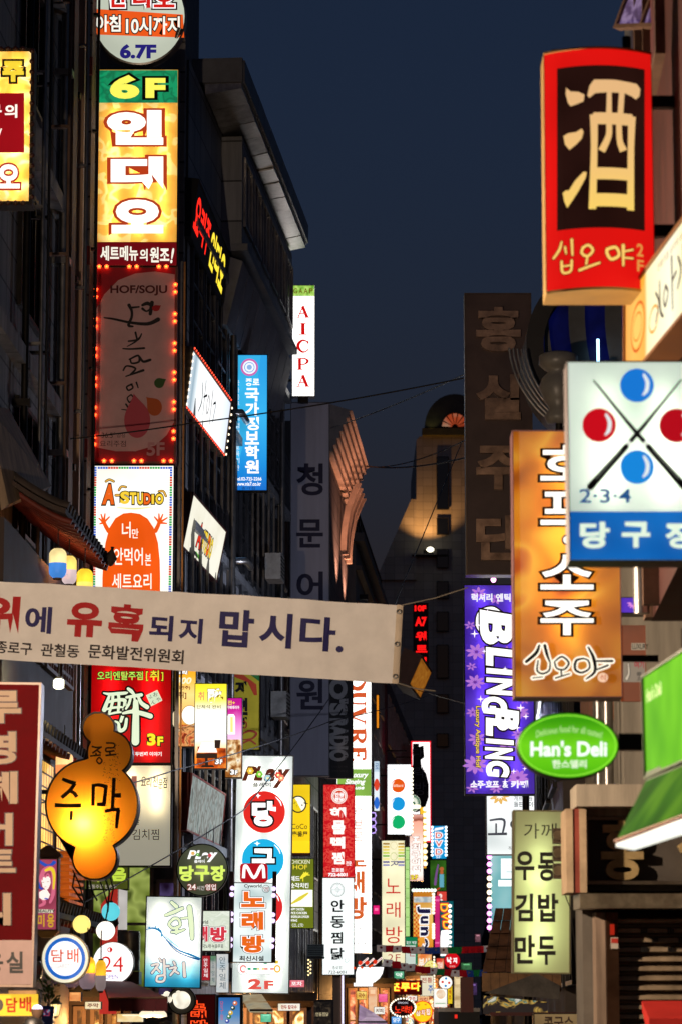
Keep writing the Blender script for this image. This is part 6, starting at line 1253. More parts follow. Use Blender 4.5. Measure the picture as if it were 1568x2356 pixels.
for (x, y0, y1, D, c, st, lb) in ((868, 1600, 1675, 93, '#e88a1c', 1.0, 'thin orange neon tube standing upright beside the long serif lettered box'), (857, 1868, 1918, 90, '#c8a8ff', 1.2, 'violet neon loop between the serif lettered box and the billiard balls')):
    c0, c1 = at(x, y1, D), at(x, y0, D); e = empty('neon_tube', c0, lb, 'lamp'); m = MB(); h = c1.z-c0.z
    if y0 < 1700: m.tube([(0, 0, 0), (0, 0, h)], .03, 8)
    else:
        for q in range(3): z = h*q/3; m.tube([(-.05, 0, z), (.06, 0, z+.02), (.09, 0, z+h*.15), (.06, 0, z+h*.28), (-.05, 0, z+h*.29)], .022, 6)
    m.build('tube', lit(c, st, 0), e); m = MB(); m.box(-.06, .04, -.03, .06, .09, h+.03); m.build('backing', DARK, e)
s = Sign('vertical_sign', 'narrow white sign edge with blue and red print, squeezed beside the serif lettered box', 860, 1752, 872, 1866, 88, lit('#e8f2fa', 1.1), fw=.8); s.rect(860, 1752, 872, 1776, lit('#cfe4f4', 1)); s.ellipse(866, 1806, 6, 14, ink('#e0452a', 1)); s.ellipse(866, 1848, 6, 14, ink('#2a6ad0', 1)); s.text('로', 862, 1757, 871, 1770, ink('#3a6aa8', .8))
o = Sign('light_box', 'small pink lit box on the dark wall beside the cream karaoke box', 858, 2084, 872, 2104, 96, lit('#ee1c7a', .95), fw=1); o.rect(861, 2090, 869, 2096, ink('#ff7ab0', 1), 'panel')

# ---------------------------------------------------------------- right of the street
s = Sign('vertical_sign', 'unlit dark brown sign with raised bronze letters in a column', 1072, 677, 1221, 1320, 45, paint('#4a3a38', .45, .15, 2), fw=3, T=.3, cab=metal('#6a5c50', .35))
BZ = paint('#a88a74', .32, .25, 5, metal=.55)
for c, y0, y1 in (('홍', 708, 810), ('실', 863, 967), ('주', 1027, 1128), ('단', 1187, 1290)):
    v, f = glyph(c, .045); a0 = min(p[0] for p in v); a1 = max(p[0] for p in v); b0 = min(p[1] for p in v); b1 = max(p[1] for p in v)
    P = [s.m(1094+(p[0]-a0)/(a1-a0)*102, y1-(p[1]-b0)/(b1-b0)*(y1-y0)) for p in v]; m = MB(); m.add([(p[0], -.07, p[1]) for p in P], f)
    from collections import Counter
    ed = Counter(); od = {}
    for fa in f:
        for a, b in zip(fa, fa[1:]+fa[:1]): ed[frozenset((a, b))] += 1; od[frozenset((a, b))] = (a, b)
    n0 = len(m.v); kk = len(P); m.v += [(p[0], -.07, p[1]) for p in P]+[(p[0], -.004, p[1]) for p in P]
    for q, c_ in ed.items():
        if c_ == 1: a, b = od[q]; m.f.append((n0+b, n0+a, n0+a+kk, n0+b+kk)); m.sm.append(False)
    m.build('lettering', BZ, s.e)
s.arms('R', .4)
e = empty('pink_lamp', at(1134, 1334, 47), 'small pink lamp between the brown sign and the violet sign', 'lamp'); m = MB(); m.ball((0, 0, 0), .04, 12, 1.1); m.build('bulb', lit('#ff9ae8', 5, 0), e); m = MB(); m.tube([(0, 0, .02), (0, 0, .11)], .035, 8); m.build('socket', lit('#a04a90', .8, 0), e)
# BLING
FLW = ink('#b878d8', .95)
s = Sign('vertical_sign', 'violet light box with pink flowers and fat white capitals reading downwards', 1069, 1347, 1226, 1827, 48, backlit(print2(((.3, '#3d1f9e'), (.5, '#4c2cb0'), (.7, '#5c3cc6')), .95, 'noise', 1.5, detail=1), 0.65), fw=2, T=.3)
s.tubes((1110, 1185), 1360, 1815, .5, '#e8dcff')
def petal(cx, cy, r, n=8, sq=.75, w=.42): s.polys([[(cx+r*(t*math.cos(a)-q*w*math.sin(math.pi*t)*math.sin(a)), cy+sq*r*(t*math.sin(a)+q*w*math.sin(math.pi*t)*math.cos(a))) for t, q in ((.12,.0),(.4,.45),(.75,.55),(1,0),(.75,-.55),(.4,-.45))] for a in [2*math.pi*k/n+.2 for k in range(n)]], FLW, 'flower'); s.ellipse(cx, cy, r*.16, r*.13, ink('#7a3ab0', .8), 'flower')
for cx, cy, r, n in ((1100,1365,20,7),(1095,1500,26,8),(1092,1570,24,8),(1096,1700,22,7),(1092,1760,30,9),(1165,1500,18,7),(1195,1640,22,9),(1190,1790,26,10),(1140,1380,16,6),(1190,1690,16,7),(1110,1430,15,6),(1165,1720,18,8),(1086,1640,16,7),(1205,1610,15,7),(1080,1440,14,6),(1212,1760,15,7),(1140,1815,16,7),(1085,1815,15,6),(1160,1425,14,6),(1083,1535,13,6)): petal(cx, cy, r, n)
s.brush([([(1200+7*math.cos(R(a))*(1-a/900), 1740+7*math.sin(R(a))*(1-a/900)) for a in range(0, 700, 40)], 1.2), ([(1204+8*math.cos(R(a))*(1-a/900), 1715+8*math.sin(R(a))*(1-a/900)) for a in range(180, 880, 40)], 1.2)], ink('#9a6ad0', .9), name='flower')
s.words([('럭셔리', 1083, 1367, 1131, 1386), ('엔틱', 1139, 1367, 1173, 1386), ('로 바', 1180, 1367, 1216, 1386)], ink('#f6f2ff', 1), bold=.04)
LET = [('B', 1102, 1404, 1180, 1484), ('L', 1116, 1490, 1184, 1534), ('I', 1117, 1538, 1184, 1556), ('N', 1117, 1560, 1190, 1603), ('G', 1106, 1604, 1165, 1646), ('B', 1138, 1630, 1192, 1682), ('L', 1116, 1652, 1180, 1695), ('I', 1116, 1700, 1180, 1716), ('N', 1114, 1720, 1178, 1750), ('G', 1116, 1752, 1170, 1790)]
s.brush([([(1112,1462),(1098,1440),(1104,1412),(1130,1402),(1150,1412)], [6,9,11,9,6])], ink('#fffefa', 1.25), out=((3.5, ink('#2c1a10', .4)),))
s.words(LET, ink('#fffefa', 1.25), bold=.055, rot=90, shear=.12, out=((3.5, ink('#2c1a10', .4)),))
s.text('Luxury Antique Hof', 1090, 1626, 1104, 1768, ink('#f0d060', 1), bold=.02, rot=90, out=((1.2, ink('#3a1a50', .4)),))
s.words([('소주·호프', 1081, 1797, 1146, 1815), ('카페', 1173, 1797, 1213, 1815)], ink('#f6f2ff', 1.05), bold=.05); s.text('&', 1154, 1801, 1168, 1814, ink('#f6f2ff', 1), bold=.04)
s.polys([[(x+r*math.cos(R(45*k))*(1 if k % 2 == 0 else .22), y+r*math.sin(R(45*k))*(1 if k % 2 == 0 else .22)) for k in range(8)][::-1] for x, y, r in ((1120,1413,11),(1098,1440,8),(1140,1438,7),(1125,1460,6),(1090,1460,10),(1112,1500,6),(1160,1540,6),(1104,1610,9),(1196,1630,10),(1208,1650,8),(1188,1676,9),(1160,1800,8),(1180,1776,7),(1126,1782,6),(1205,1770,6))], ink('#fff0ff', 1.3), 'sparkle')
s.arms('R', .5)
# hof soju amber
s = Sign('vertical_sign', 'amber pub light box with white black edged syllables in a column and a brush logo', 1182, 993, 1424, 1603, 24, backlit(print2(((.25, '#8a3c16'), (.38, '#c06c18'), (.5, '#dc8a24'), (.6, '#eca838'), (.68, '#c05c24'), (.8, '#8a382c')), .95, 'noise', 1.7, detail=1, distort=.8), 0.6), fw=2.5, T=.3, cab=paint('#6a4a4a', .5))
s.tubes((1290,), 1060, 1480, .75, '#ffe8b8', .2)
for c, y0, y1 in (('호', 1024, 1106), ('프', 1132, 1208), ('소', 1277, 1357), ('주', 1383, 1462)): s.text(c, 1242, y0, 1364, y1, ink('#fffcf2', 1.25), bold=.02, out=((5.5, ink('#2a1206', .3)),))
s.ellipse(1303, 1243, 13, 13, ink('#2a1206', .3)); s.ellipse(1303, 1243, 9, 9, ink('#fffcf2', 1.2))
zz = [([(910,620),(895,655),(850,695)], [10,16,14]), ([(935,620),(945,660),(960,700)], [14,14,6]), ([(905,690),(900,735),(925,750),(955,735),(960,700)], [7,9,9,9,7]), ([(880,770),(925,765)], [6,5]) , ([(985,690),(1015,672),(1045,700),(1025,730),(990,725),(980,695)], [8,9,10,9,8,8]), ([(1010,735),(1012,755)], 8), ([(985,770),(1050,750)], [8,6]), ([(1115,680),(1080,690),(1075,730),(1105,745),(1140,725),(1135,690),(1110,680)], [8,12,12,10,9,8,7]), ([(1135,628),(1160,680),(1165,740),(1125,775)], [8,16,14,6]), ([(1165,692),(1245,692)], [8,12]), ([(1165,735),(1225,712)], [7,10])]
s.brush([(p, [q*.5 for q in (w if isinstance(w, list) else [w]*len(p))]) for p, w in zz], ink('#120c08', .1), out=((4, ink('#f6f0dc', 1.1)),), z=Z7)
s.ellipse(1385, 1560, 12, 11, ink('#f0c8a8', .9)); s.text('석', 1378, 1553, 1392, 1567, ink('#c8502a', .8)); s.arms('R', .3)
# billiard sign
s = Sign('light_box', 'pale green billiard light box with blue and red balls and two crossed cues', 1308, 834, 1622, 1289, 17, backlit(print2(((.3, '#b4c8ba'), (.5, '#d2e2d4'), (.68, '#e6f2e6')), 1.0, 'noise', 1.6, detail=1), 0.78), fw=2.5, T=.25, cab=paint('#6a5a5a', .5))
s.tubes((1400, 1528), 890, 1150, .45)
s.rect(1309, 1177, 1622, 1288, print2(((.35, '#0a5cae'), (.6, '#1878d0')), .9, 'noise', 2, detail=1))
for cx, cy, c in ((1464, 887, '#1a7ad8'), (1377, 979, '#cc0e1c'), (1554, 980, '#b80e1c'), (1464, 1076, '#1a8ae0')):
    s.ellipse(cx, cy, 39, 39, ink(c, .95), 'ball'); s.brush([([(cx+16,cy-24),(cx+24,cy-8),(cx+22,cy+12),(cx+14,cy+22)], [6,9,9,4])], ink('#e8f0f0', 1), name='ball_highlight')
for sg in (1, -1):
    X = lambda x: 1464+sg*(x-1464)
    s.brush([([(X(1362),875),(X(1448),980)], [3,9])], paint('#2c3028', .4, 0), name='cue', cap=False); s.brush([([(X(1446),978),(X(1482),1020)], [9,11])], paint('#3a4038', .4, 0), name='cue', cap=False); s.brush([([(X(1480),1018),(X(1492),1032)], [11,13])], ink('#e8ece0', 1), name='cue', cap=False); s.brush([([(X(1490),1030),(X(1572),1122)], [13,17])], paint('#15140f', .4, 0), name='cue')
    s.brush([([(X(1366),876),(X(1446),974)], 1), ([(X(1500),1036),(X(1560),1104)], 1.5)], ink('#a8b0a0', .7), name='cue', cap=False)
s.text('2·3·4', 1330, 1127, 1450, 1160, ink('#1f5a98', .8), bold=.02)
s.words([('당', 1332, 1203, 1400, 1264), ('구', 1428, 1203, 1493, 1262), ('장', 1528, 1203, 1596, 1264)], ink('#dff0d8', 1.1), bold=.04)
# red curved lantern sign
s = Sign('curved_sign', 'bulging red light box with one large pale yellow character on a dark brown panel', 1254, 126, 1500, 672, 20, lit('#e01410', 1.0, .1), fw=2, T=.3, sag=.13, cab=paint('#b8965a', .5, .1))
s.rect(1279, 163, 1481, 535, lit('#2c1510', .75, .25, 2)); YL = print2(((0, '#ffd860'), (.5, '#f4c478'), (1, '#e8b880')), 1.0, 'axis', 1, 2, .4, 1.3)
J = lambda L_: [Z5(*p) for p in L_]
s.polys([J(((1030,420),(1050,440),(1085,445),(1112,460),(1108,490),(1080,500),(1050,508),(1038,490),(1028,450)))[::-1], J(((1018,640),(1040,630),(1075,628),(1100,614),(1108,630),(1100,660),(1075,685),(1045,707),(1025,680)))[::-1], J(((1015,900),(1030,890),(1042,893),(1070,850),(1108,812),(1122,815),(1118,840),(1085,900),(1058,940),(1035,972),(1022,940)))[::-1], J(((1125,465),(1135,420),(1155,393),(1250,392),(1355,400),(1372,420),(1368,455),(1350,472),(1330,460),(1300,450),(1220,450),(1160,455),(1135,475)))[::-1]], YL, 'lettering')
s.brush([([Z5(1225,445),Z5(1224,550)], [11,13]), ([Z5(1284,445),Z5(1277,550)], [13,13]), ([Z5(1154,552),Z5(1156,700),Z5(1148,985)], [18,15,17]), ([Z5(1332,552),Z5(1327,700),Z5(1325,985)], [18,15,17]), ([Z5(1152,570),Z5(1334,570)], [27,27]), ([Z5(1150,822),Z5(1330,822)], [27,27]), ([Z5(1145,943),Z5(1330,943)], [30,30]), ([Z5(1224,590),Z5(1222,650),Z5(1190,720)], [13,14,17]), ([Z5(1270,590),Z5(1274,670),Z5(1292,715)], [13,14,19])], YL, cap=False)
zz = [([(1010,1125),(1000,1160),(975,1195)], [8,12,10]), ([(1025,1150),(1030,1180)], [10,8]), ([(1055,1120),(1058,1190)], [12,9]), ([(1010,1215),(1015,1265),(1050,1262),(1055,1215)], 11), ([(1012,1238),(1052,1236)], 8), ([(1105,1160),(1130,1150),(1150,1175),(1125,1200),(1100,1185),(1105,1160)], 12), ([(1125,1205),(1120,1235)], 10), ([(1090,1262),(1180,1232)], [12,10]), ([(1215,1170),(1255,1160),(1270,1195),(1235,1215),(1215,1190),(1215,1170)], 14), ([(1290,1150),(1290,1240)], [16,10]), ([(1300,1175),(1335,1165)], 9), ([(1300,1205),(1335,1205)], 9)]
s.brush([(p, [q*.5 for q in (w if isinstance(w, list) else [w]*len(p))]) for p, w in zz], ink('#f8c868', 1.1), out=((1.8, ink('#6a2408', .5)),), z=Z5)
s.words([('2', 1461, 567, 1477, 596), ('F', 1462, 604, 1478, 631)], ink('#e89a4a', .95), bold=.02)
m = MB(); m.box(s.u1+s.f, .05, .4, s.u1+.28, .12, .48); m.box(s.u1+s.f, .05, 1.3, s.u1+.28, .12, 1.38); m.build('bracket', DARK, s.e)
m = MB(); m.box(-.3, .0, s.v1+s.f*2+.002, .25, .2, s.v1+s.f*2+.03); m.tube([(.22, .1, s.v1), (.22, .1, s.v1+.16)], .03, 8); m.build('top_cap', DARK, s.e)
# facade board, yellow, turned to the street
s = quadsign('facade_sign', 'glowing cream and orange board turned to the street with dark brush writing', ((1440,692),(1592,480),(1592,700),(1440,880)), (20.5,18.2,18.2,20.5), print2(((0, '#e88a1c'), (.2, '#f4b044'), (.36, '#f2a838'), (.40, '#fff2b8'), (.7, '#fffbdc'), (1, '#f6e8a0')), 1.15, 'axis', 1.2, 0, -1.33, 1.33, distort=.05), (300, 90), cab=paint('#8a5a2c', .5), T=.2, fw=3)
s.ring(62, 46, 34, 26, 3, ink('#c85a14', .9)); s.ellipse(62, 46, 29, 21, ink('#f2b860', 1)); s.ring(62, 46, 22, 15, 2, ink('#d8781c', .9)); s.ring(140, 60, 22, 14, 3, ink('#e8a03c', .9))
s.brush([([(150,36),(165,50),(150,66)], [3,5,3]), ([(168,30),(172,60),(185,70)], [4,6,3]), ([(195,42),(206,52),(194,62),(186,52),(195,42)], 4), ([(222,22),(226,74)], [6,4]), ([(228,45),(242,42)], 4), ([(250,30),(262,46),(248,60)], [4,6,4]), ([(270,25),(275,75)], [5,3])], BLK); s.text('전통주점 요리와 술', 160, 10, 270, 18, ink('#8a6a2c', .7))
# deli oval
s = Sign('oval_sign', 'lime green oval light box with soft white lettering', 1190, 1642, 1420, 1790, 18.5, print2(((0, '#3a9a0a'), (.3, '#62c814'), (.6, '#74d81c'), (1, '#3c9c0c')), 1.0, 'axis', .8, 2, 0, .39, distort=.25), shape='disc', fw=3, cab=paint('#12160c', .5, .1), T=.14)
s.ring(1305, 1716, 112, 71, 3, ink('#8fe83a', 1.05)); s.text("Han's Deli", 1219, 1705, 1395, 1741, WHT, bold=.028); s.text('한스델리', 1269, 1749, 1348, 1768, ink('#f0ffe0', 1), bold=.03)
s.text('Delicious food for all tastes!', 1232, 1676, 1384, 1692, ink('#c8f0a0', 1), warp=lambda p: (p[0], p[1]-14*(1-((p[0]-1305)/78)**2)+8)) 
m = MB(); m.box(s.u1+.01, .02, .17, s.u1+.16, .1, .27); m.build('bracket', DARK, s.e)
# green corner box and awning
q = [at(1478,1562,17.2), at(1600,1484,15.6), at(1600,1738,15.6), at(1492,1786,17.2)]
s = Sign('facade_sign', 'lime green light box with pale lettering above the green awning', 0, 0, 300, 100, 0, print2(((.3, '#58b60e'), (.5, '#6fcc18'), (.7, '#84e024')), .98, 'noise', 2.2, detail=1), quad=q, canvas=(300, 100), cab=paint('#2c5a14', .5), T=.2, fw=2)
s.text("Han's Deli", 14, 13, 110, 27, ink('#c4ec8a', 1), bold=.04)
a0, a1, a2, a3 = at(1484,1798,17.2), at(1600,1750,15.7), at(1600,1868,15.0), at(1416,1936,16.6)
e = empty('green_awning', (a2+a3)/2, 'flared green awning with an orange hem and a bright underside', 'awning'); o_ = e.location
m = MB(); m.hexa([p-o_ for p in (a3, a2, a1, a0)], [p-o_+Vector((.02, .03, -.02)) for p in (a3, a2, a1, a0)]); m.build('canopy_cloth', print2(((.35, '#2c7406'), (.5, '#42900e'), (.68, '#72b81c')), .55, 'noise', 2.5, detail=1), e)
m = MB(); m.tube([a3-o_, a2-o_], .012, 8); m.build('hem', paint('#b8601c', .5), e)
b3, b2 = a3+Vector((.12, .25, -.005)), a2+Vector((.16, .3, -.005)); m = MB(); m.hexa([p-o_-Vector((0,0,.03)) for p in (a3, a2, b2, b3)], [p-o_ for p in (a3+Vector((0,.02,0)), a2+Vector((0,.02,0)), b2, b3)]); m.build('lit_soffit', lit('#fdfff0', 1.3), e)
m = MB(); m.hexa([a0-o_, a1-o_, a1-o_+Vector((0,0,.05)), a0-o_+Vector((0,0,.05))], [a0-o_+Vector((.05,.1,0)), a1-o_+Vector((.05,.1,0)), a1-o_+Vector((.05,.1,.05)), a0-o_+Vector((.05,.1,.05))]); m.build('top_rail', paint('#1f5a10', .5), e)
# udon sign
s = Sign('vertical_sign', 'dim olive snack bar light box with dark rounded syllables in two columns, lit from within', 1182, 1868, 1308, 2238, 30, shade('#c6cba2', .05), roll=-.013, fw=3, T=.28, cab=paint('#6a6648', .5, .1))
for px, py, pw in ((1235, 2020, 2.1), (1240, 2090, 2.2), (1240, 2150, 2.0), (1225, 2195, 1.5), (1240, 1960, 1.1), (1245, 1905, .3)): s.inner(px, py, pw, '#f4ffd0', .13)
DK = paint('#14120c', .5, 0)
s.words([('가', *G2(448,402), *G2(555,512)), ('께', *G2(570,402), *G2(680,512))], paint('#2e2c1e', .5, 0), bold=.0)
s.words([('우', *G2(386,600), *G2(522,806)), ('동', *G2(548,608), *G2(672,812)), ('김', *G2(384,900), *G2(512,1098)), ('밥', *G2(546,900), *G2(692,1102)), ('만', *G2(382,1194), *G2(526,1398)), ('두', *G2(542,1202), *G2(672,1406))], DK, bold=.03)
e = empty('meter_box', at(1284, 2022, 29.6), 'stack of brown electric fittings bolted beside the snack bar sign', 'electric meter'); k = 29.6/F
for i in range(3): z = i*40*k; m = MB(); m.box(-12*k, -.05, z, 10*k, .1, z+34*k); o = m.build('meter_case', paint('#4a3a2c', .5, .2, 6), e); m = MB(); m.tube([(-2*k, -.05, z+17*k), (-2*k, -.12, z+17*k)], 11*k, 14); m.build('dial', metal('#8a7a62', .4), o)
m = MB(); m.tube([(12*k, .02, -30*k), (13*k, .02, 130*k)], 2*k, 6); m.tube([(12*k, .02, -30*k), (28*k, .05, -70*k), (40*k, .1, -190*k)], 1.2*k, 6); m.build('cable', BLACK, e)
# boards beyond
s = Sign('vertical_sign', 'white grill house sign with a gold flower, partly behind the snack bar sign', 1119, 1780, 1252, 1966, 58, print2(((.35, '#cdd4d0'), (.5, '#eef2ee'), (.65, '#fbfdfa')), 1.1, 'noise', 1, detail=1), fw=2, T=.25)
s.polys([[(1148+24*(t*math.cos(a)-q*.4*math.sin(math.pi*t)*math.sin(a)), 1832+20*(t*math.sin(a)+q*.4*math.sin(math.pi*t)*math.cos(a))) for t, q in ((.2,0),(.5,.5),(.85,.6),(1,0),(.85,-.6),(.5,-.5))] for a in [2*math.pi*k_/9 for k_ in range(9)]], ink('#c8983a', .9), 'flower')
s.text('게르마늄', 1181, 1831, 1224, 1843, BLK, bold=.0); s.text('돌판구이전문', 1181, 1845, 1248, 1857, BLK, bold=.01)
s.brush([([(1125,1888),(1158,1887),(1155,1918)], [4,6,4]), ([(1140,1895),(1140,1918)], 4), ([(1121,1920),(1165,1919)], [5,6])], BLK, cap=False); s.text('인돌', 1172, 1885, 1240, 1922, BLK, bold=.02); s.text('직화구이', 1168, 1948, 1215, 1957, BLK); s.arms('R', .4)
s = Sign('vertical_sign', 'teal sign with white block syllables and a column of pink and yellow bulbs', 1128, 1968, 1250, 2140, 59, print2(((.35, '#5fa8ae'), (.5, '#83c2c6'), (.68, '#b4dede')), .92, 'noise', 1.4, detail=1), fw=1.5, T=.25)
s.text('트', 1145, 1976, 1200, 2040, ink('#fbfffe', 1.25), bold=.06)
m = MB(); a = s.m(1121, 1968); b = s.m(1128, 2146); m.box(a[0], -.03, b[1], b[0]-.012, .2, a[1]); m.build('bulb_rail', paint('#5a3a5a', .5), s.e)
yl = [(1124.5, 1973+16.2*k_) for k_ in range(11)]; s.bulbs(yl[:3]+yl[7:], .042, lit('#ff8af0', 4, 0), y=-.035); s.bulbs(yl[3:7], .042, lit('#ffe8b8', 3.5, 0), y=-.035)
s = Sign('light_box', 'sliver of a busy pink and green bulb edged sign beyond the violet sign', 1246, 1786, 1300, 1856, 66, print2(((.3, '#2a0a1c'), (.42, '#d82a7a'), (.5, '#f2f2ea'), (.56, '#1f8a5a'), (.66, '#7a2a8a'), (.75, '#f0d8e8')), .9, 'noise', 5, detail=1, distort=2), fw=1.5); s.bulbs([(1250, y) for y in range(1792, 1856, 9)], .06, lit('#fff2f0', 3, 0)); s.rect(1276, 1790, 1298, 1854, lit('#8a2aa0', .6), 'panel')
s = Sign('light_box', 'small violet sign with a pink flower beyond the amber pub sign', 1428, 1376, 1482, 1410, 27, lit('#5a35c0', .9), fw=1.5); s.polys([[(1455+14*(t*math.cos(a)-q*.3*math.sin(math.pi*t)*math.sin(a)), 1388+14*(t*math.sin(a)+q*.3*math.sin(math.pi*t)*math.cos(a))) for t, q in ((.2,0),(.5,.5),(.85,.6),(1,0),(.85,-.6),(.5,-.5))] for a in [math.pi*k_/6 for k_ in range(7)]], ink('#d88ae0', .9), 'flower')
s = Sign('hanging_banner', 'dull orange hanging banner with a pale printed panel beyond the amber pub sign', 1427, 1440, 1484, 1614, 27, print2(((.35, '#8a3a16'), (.6, '#b04e20')), .42, 'noise', 2), fw=.6, T=.02, cab=paint('#7a3414', .7), cat='banner'); s.rect(1451, 1480, 1483, 1496, ink('#b8a890', .5)); s.text('LUXURY', 1453, 1482, 1490, 1494, BLK, bold=.01) ; s.rect(1432, 1515, 1483, 1570, ink('#a09484', .5)); s.text('여기', 1458, 1522, 1480, 1538, ink('#b0203a', .6), bold=.02); s.text('클릭', 1464, 1546, 1474, 1566, BLK, rot=90); s.brush([([(1444,1528),(1445,1550),(1440,1562)], [3,4,7])], ink('#d8ccb8', .6), name='picture', out=((.8, BLK),))

# ---------------------------------------------------------------- street level clutter, left
s = Sign('neon_sign', 'dark red box with red outlined neon syllables, low under the small karaoke box', 432, 2290, 494, 2400, 50, lit('#3a0406', .5), fw=2, cab=paint('#2a1210', .5))
for c, x0, y0, x1, y1 in (('노', 446, 2304, 471, 2322), ('래', 442, 2327, 472, 2342), ('방', 441, 2349, 476, 2376)): s.text(c, x0, y0, x1, y1, lit('#5a0c08', .6, 0, ink=True), bold=.02, out=((2, lit('#ff4a1c', 1.5, 0, ink=True)),))
s = Sign('poster_case', 'framed sky blue billiard poster with a diagonal row of coloured balls', 503, 2296, 552, 2400, 54, print2(((0, '#d8c8b8'), (.3, '#b8c4d0'), (.6, '#5a9ad8'), (1, '#2a6ab8')), .8, 'axis', 1, 2, 0, .8), fw=6, cab=paint('#3a302a', .5))
for cx, cy, c in ((541, 2309, '#e07a4a'), (536, 2320, '#3a4a3a'), (531, 2331, '#e0b83a'), (527, 2340, '#3a7a4a'), (523, 2350, '#4a5ab0')): s.ellipse(cx, cy, 5.2, 5.2, ink(c, .9), 'ball'); s.ellipse(cx-1, cy-1, 2, 2, WHT, 'ball_highlight')
s.column('당구장', 507, 2304, 514, 2350, ink('#e85a6a', .8))
q = [at(553,2290,55), at(602,2288,55), at(628,2325,53), at(575,2325,53)]; e = empty('shop_awning', (q[2]+q[3])/2, 'small cream awning lit from below under the tall billiard box', 'awning'); o_ = e.location
m = MB(); m.hexa([p-o_ for p in (q[3], q[2], q[1], q[0])], [p-o_-Vector((0, -.03, .04)) for p in (q[3], q[2], q[1], q[0])]); m.build('canopy_cloth', print2(((.3, '#a87a3a'), (.5, '#d8c8a0'), (.7, '#8a9088')), .5, 'noise', 2), e); m = MB(); m.tube([q[3]-o_, q[2]-o_], .02, 6); m.build('front_rail', BROWN, e)  # canopy cloth emits its colour, no lamp stands below it
# mushroom lamp sign
e = empty('round_lamp_sign', at(419, 2303, 48), 'dark ring sign with a cluster of glaring white lamps under the sushi box', 'sign'); k = 48/F
m = MB(); m.lathe([(29*k, -.08), (32*k, -.1), (32*k, .1), (29*k, .1), (29*k, -.08)], n=32); o = m.build('ring', DARK, e); o.rotation_euler = (R(90), 0, 0)
m = MB(); m.poly([(29*k*math.cos(2*math.pi*i/32), .06, 29*k*math.sin(2*math.pi*i/32)) for i in range(32)][::-1]); m.build('backing', paint('#3a362f', .5), e)
for cx, cy, r in ((0, -2, 20), (-14, -14, 9), (-34, -22, 8), (-44, -8, 9), (-30, -4, 8), (-8, -28, 6)): m = MB(); m.ball((cx*k, -.06, -cy*k*.6), r*k, 16); m.build('lamp_glass', lit('#fff6e0', 1.15, .2, 6), e)
# planter and plant
e = empty('potted_plant', at(110, 2330, 33), 'leafy green plant in a blue container beside the yellow tobacco box', 'plant'); k = 33/F
m = MB(); m.prism([(-12*k, -40*k), (12*k, -40*k), (14*k, 14*k), (-14*k, 14*k)], -.06, .08); m.build('container', paint('#1a3f9a', .4), e)
s_ = MB(); s_.prism([(-8*k, -8*k), (6*k, -8*k), (6*k, 6*k), (-8*k, 6*k)], -.066, -.061); s_.build('container_label', print2(((.4, '#10205a'), (.5, '#d83a4a'), (.6, '#6ac0e0')), .5, 'noise', 30), e)
m = MB()
for i in range(150):
    a, h = random.uniform(0, 6.28), random.uniform(.06, .34); r_ = random.uniform(.0, .12)*(1.2-h); p = Vector((r_*math.cos(a), r_*math.sin(a), h+.02)); d = Vector((math.cos(a), math.sin(a), random.uniform(.2, 1.4))).normalized()*random.uniform(.05, .1); w = d.cross(Vector((0, 0, 1))).normalized()*.014
    m.poly([p, p+d*.5+w, p+d, p+d*.5-w])
m.build('leaves', paint('#4f7a34', .5, .3, 20), e); m = MB(); m.tube([(0, 0, 0), (.01, 0, .2), (-.02, .01, .33)], [.012, .01, .004], 6); m.build('stem', BROWN, e)
# dark menu frame, unit with bulbs
s = Sign('menu_case', 'dark patterned menu case with faint gold writing beside the beige pole', 721, 2306, 762, 2400, 77, print2(((.42, '#14100e'), (.5, '#3a3028'), (.55, '#18130f'), (.62, '#5a4c3c')), .5, 'noise', 5, detail=2, distort=2), fw=5, cab=paint('#3a2a20', .5)); s.text('안동찜닭', 726, 2330, 756, 2339, ink('#c8b890', .8), bold=.02)
e = empty('air_conditioner', at(727, 2200, 77), 'grey green air conditioner unit on a bracket beside the white lettered box', 'air conditioner'); k = 77/F
m = MB(); m.box(-20*k, 0, 0, 18*k, .5, 26*k); m.build('casing', paint('#8fa39c', .4, .2, 3), e); m = MB()
for i in range(6): m.box(-18*k, -.02, 3*k+i*4*k, 16*k, -.002, 4.5*k+i*4*k)
m.build('grille', DARK, e); m = MB(); m.box(-21*k, .05, -6*k, 19*k, .45, -1*k); m.build('bracket', BLACK, e)
e = empty('bulb_string', at(712, 2244, 75), 'short vertical cluster of warm bulbs beneath the grey green unit', 'lights'); k = 75/F
for i in range(9): m = MB(); m.ball(((2.5 if i % 2 else -2.5)*k, 0, i*4.2*k), 1.9*k, 8); m.build('bulb', lit('#ffe2a0', 2.4, 0), e)
m = MB(); m.tube([(0, .03, -2*k), (0, .03, 38*k)], .01, 5); m.build('string', BLACK, e)
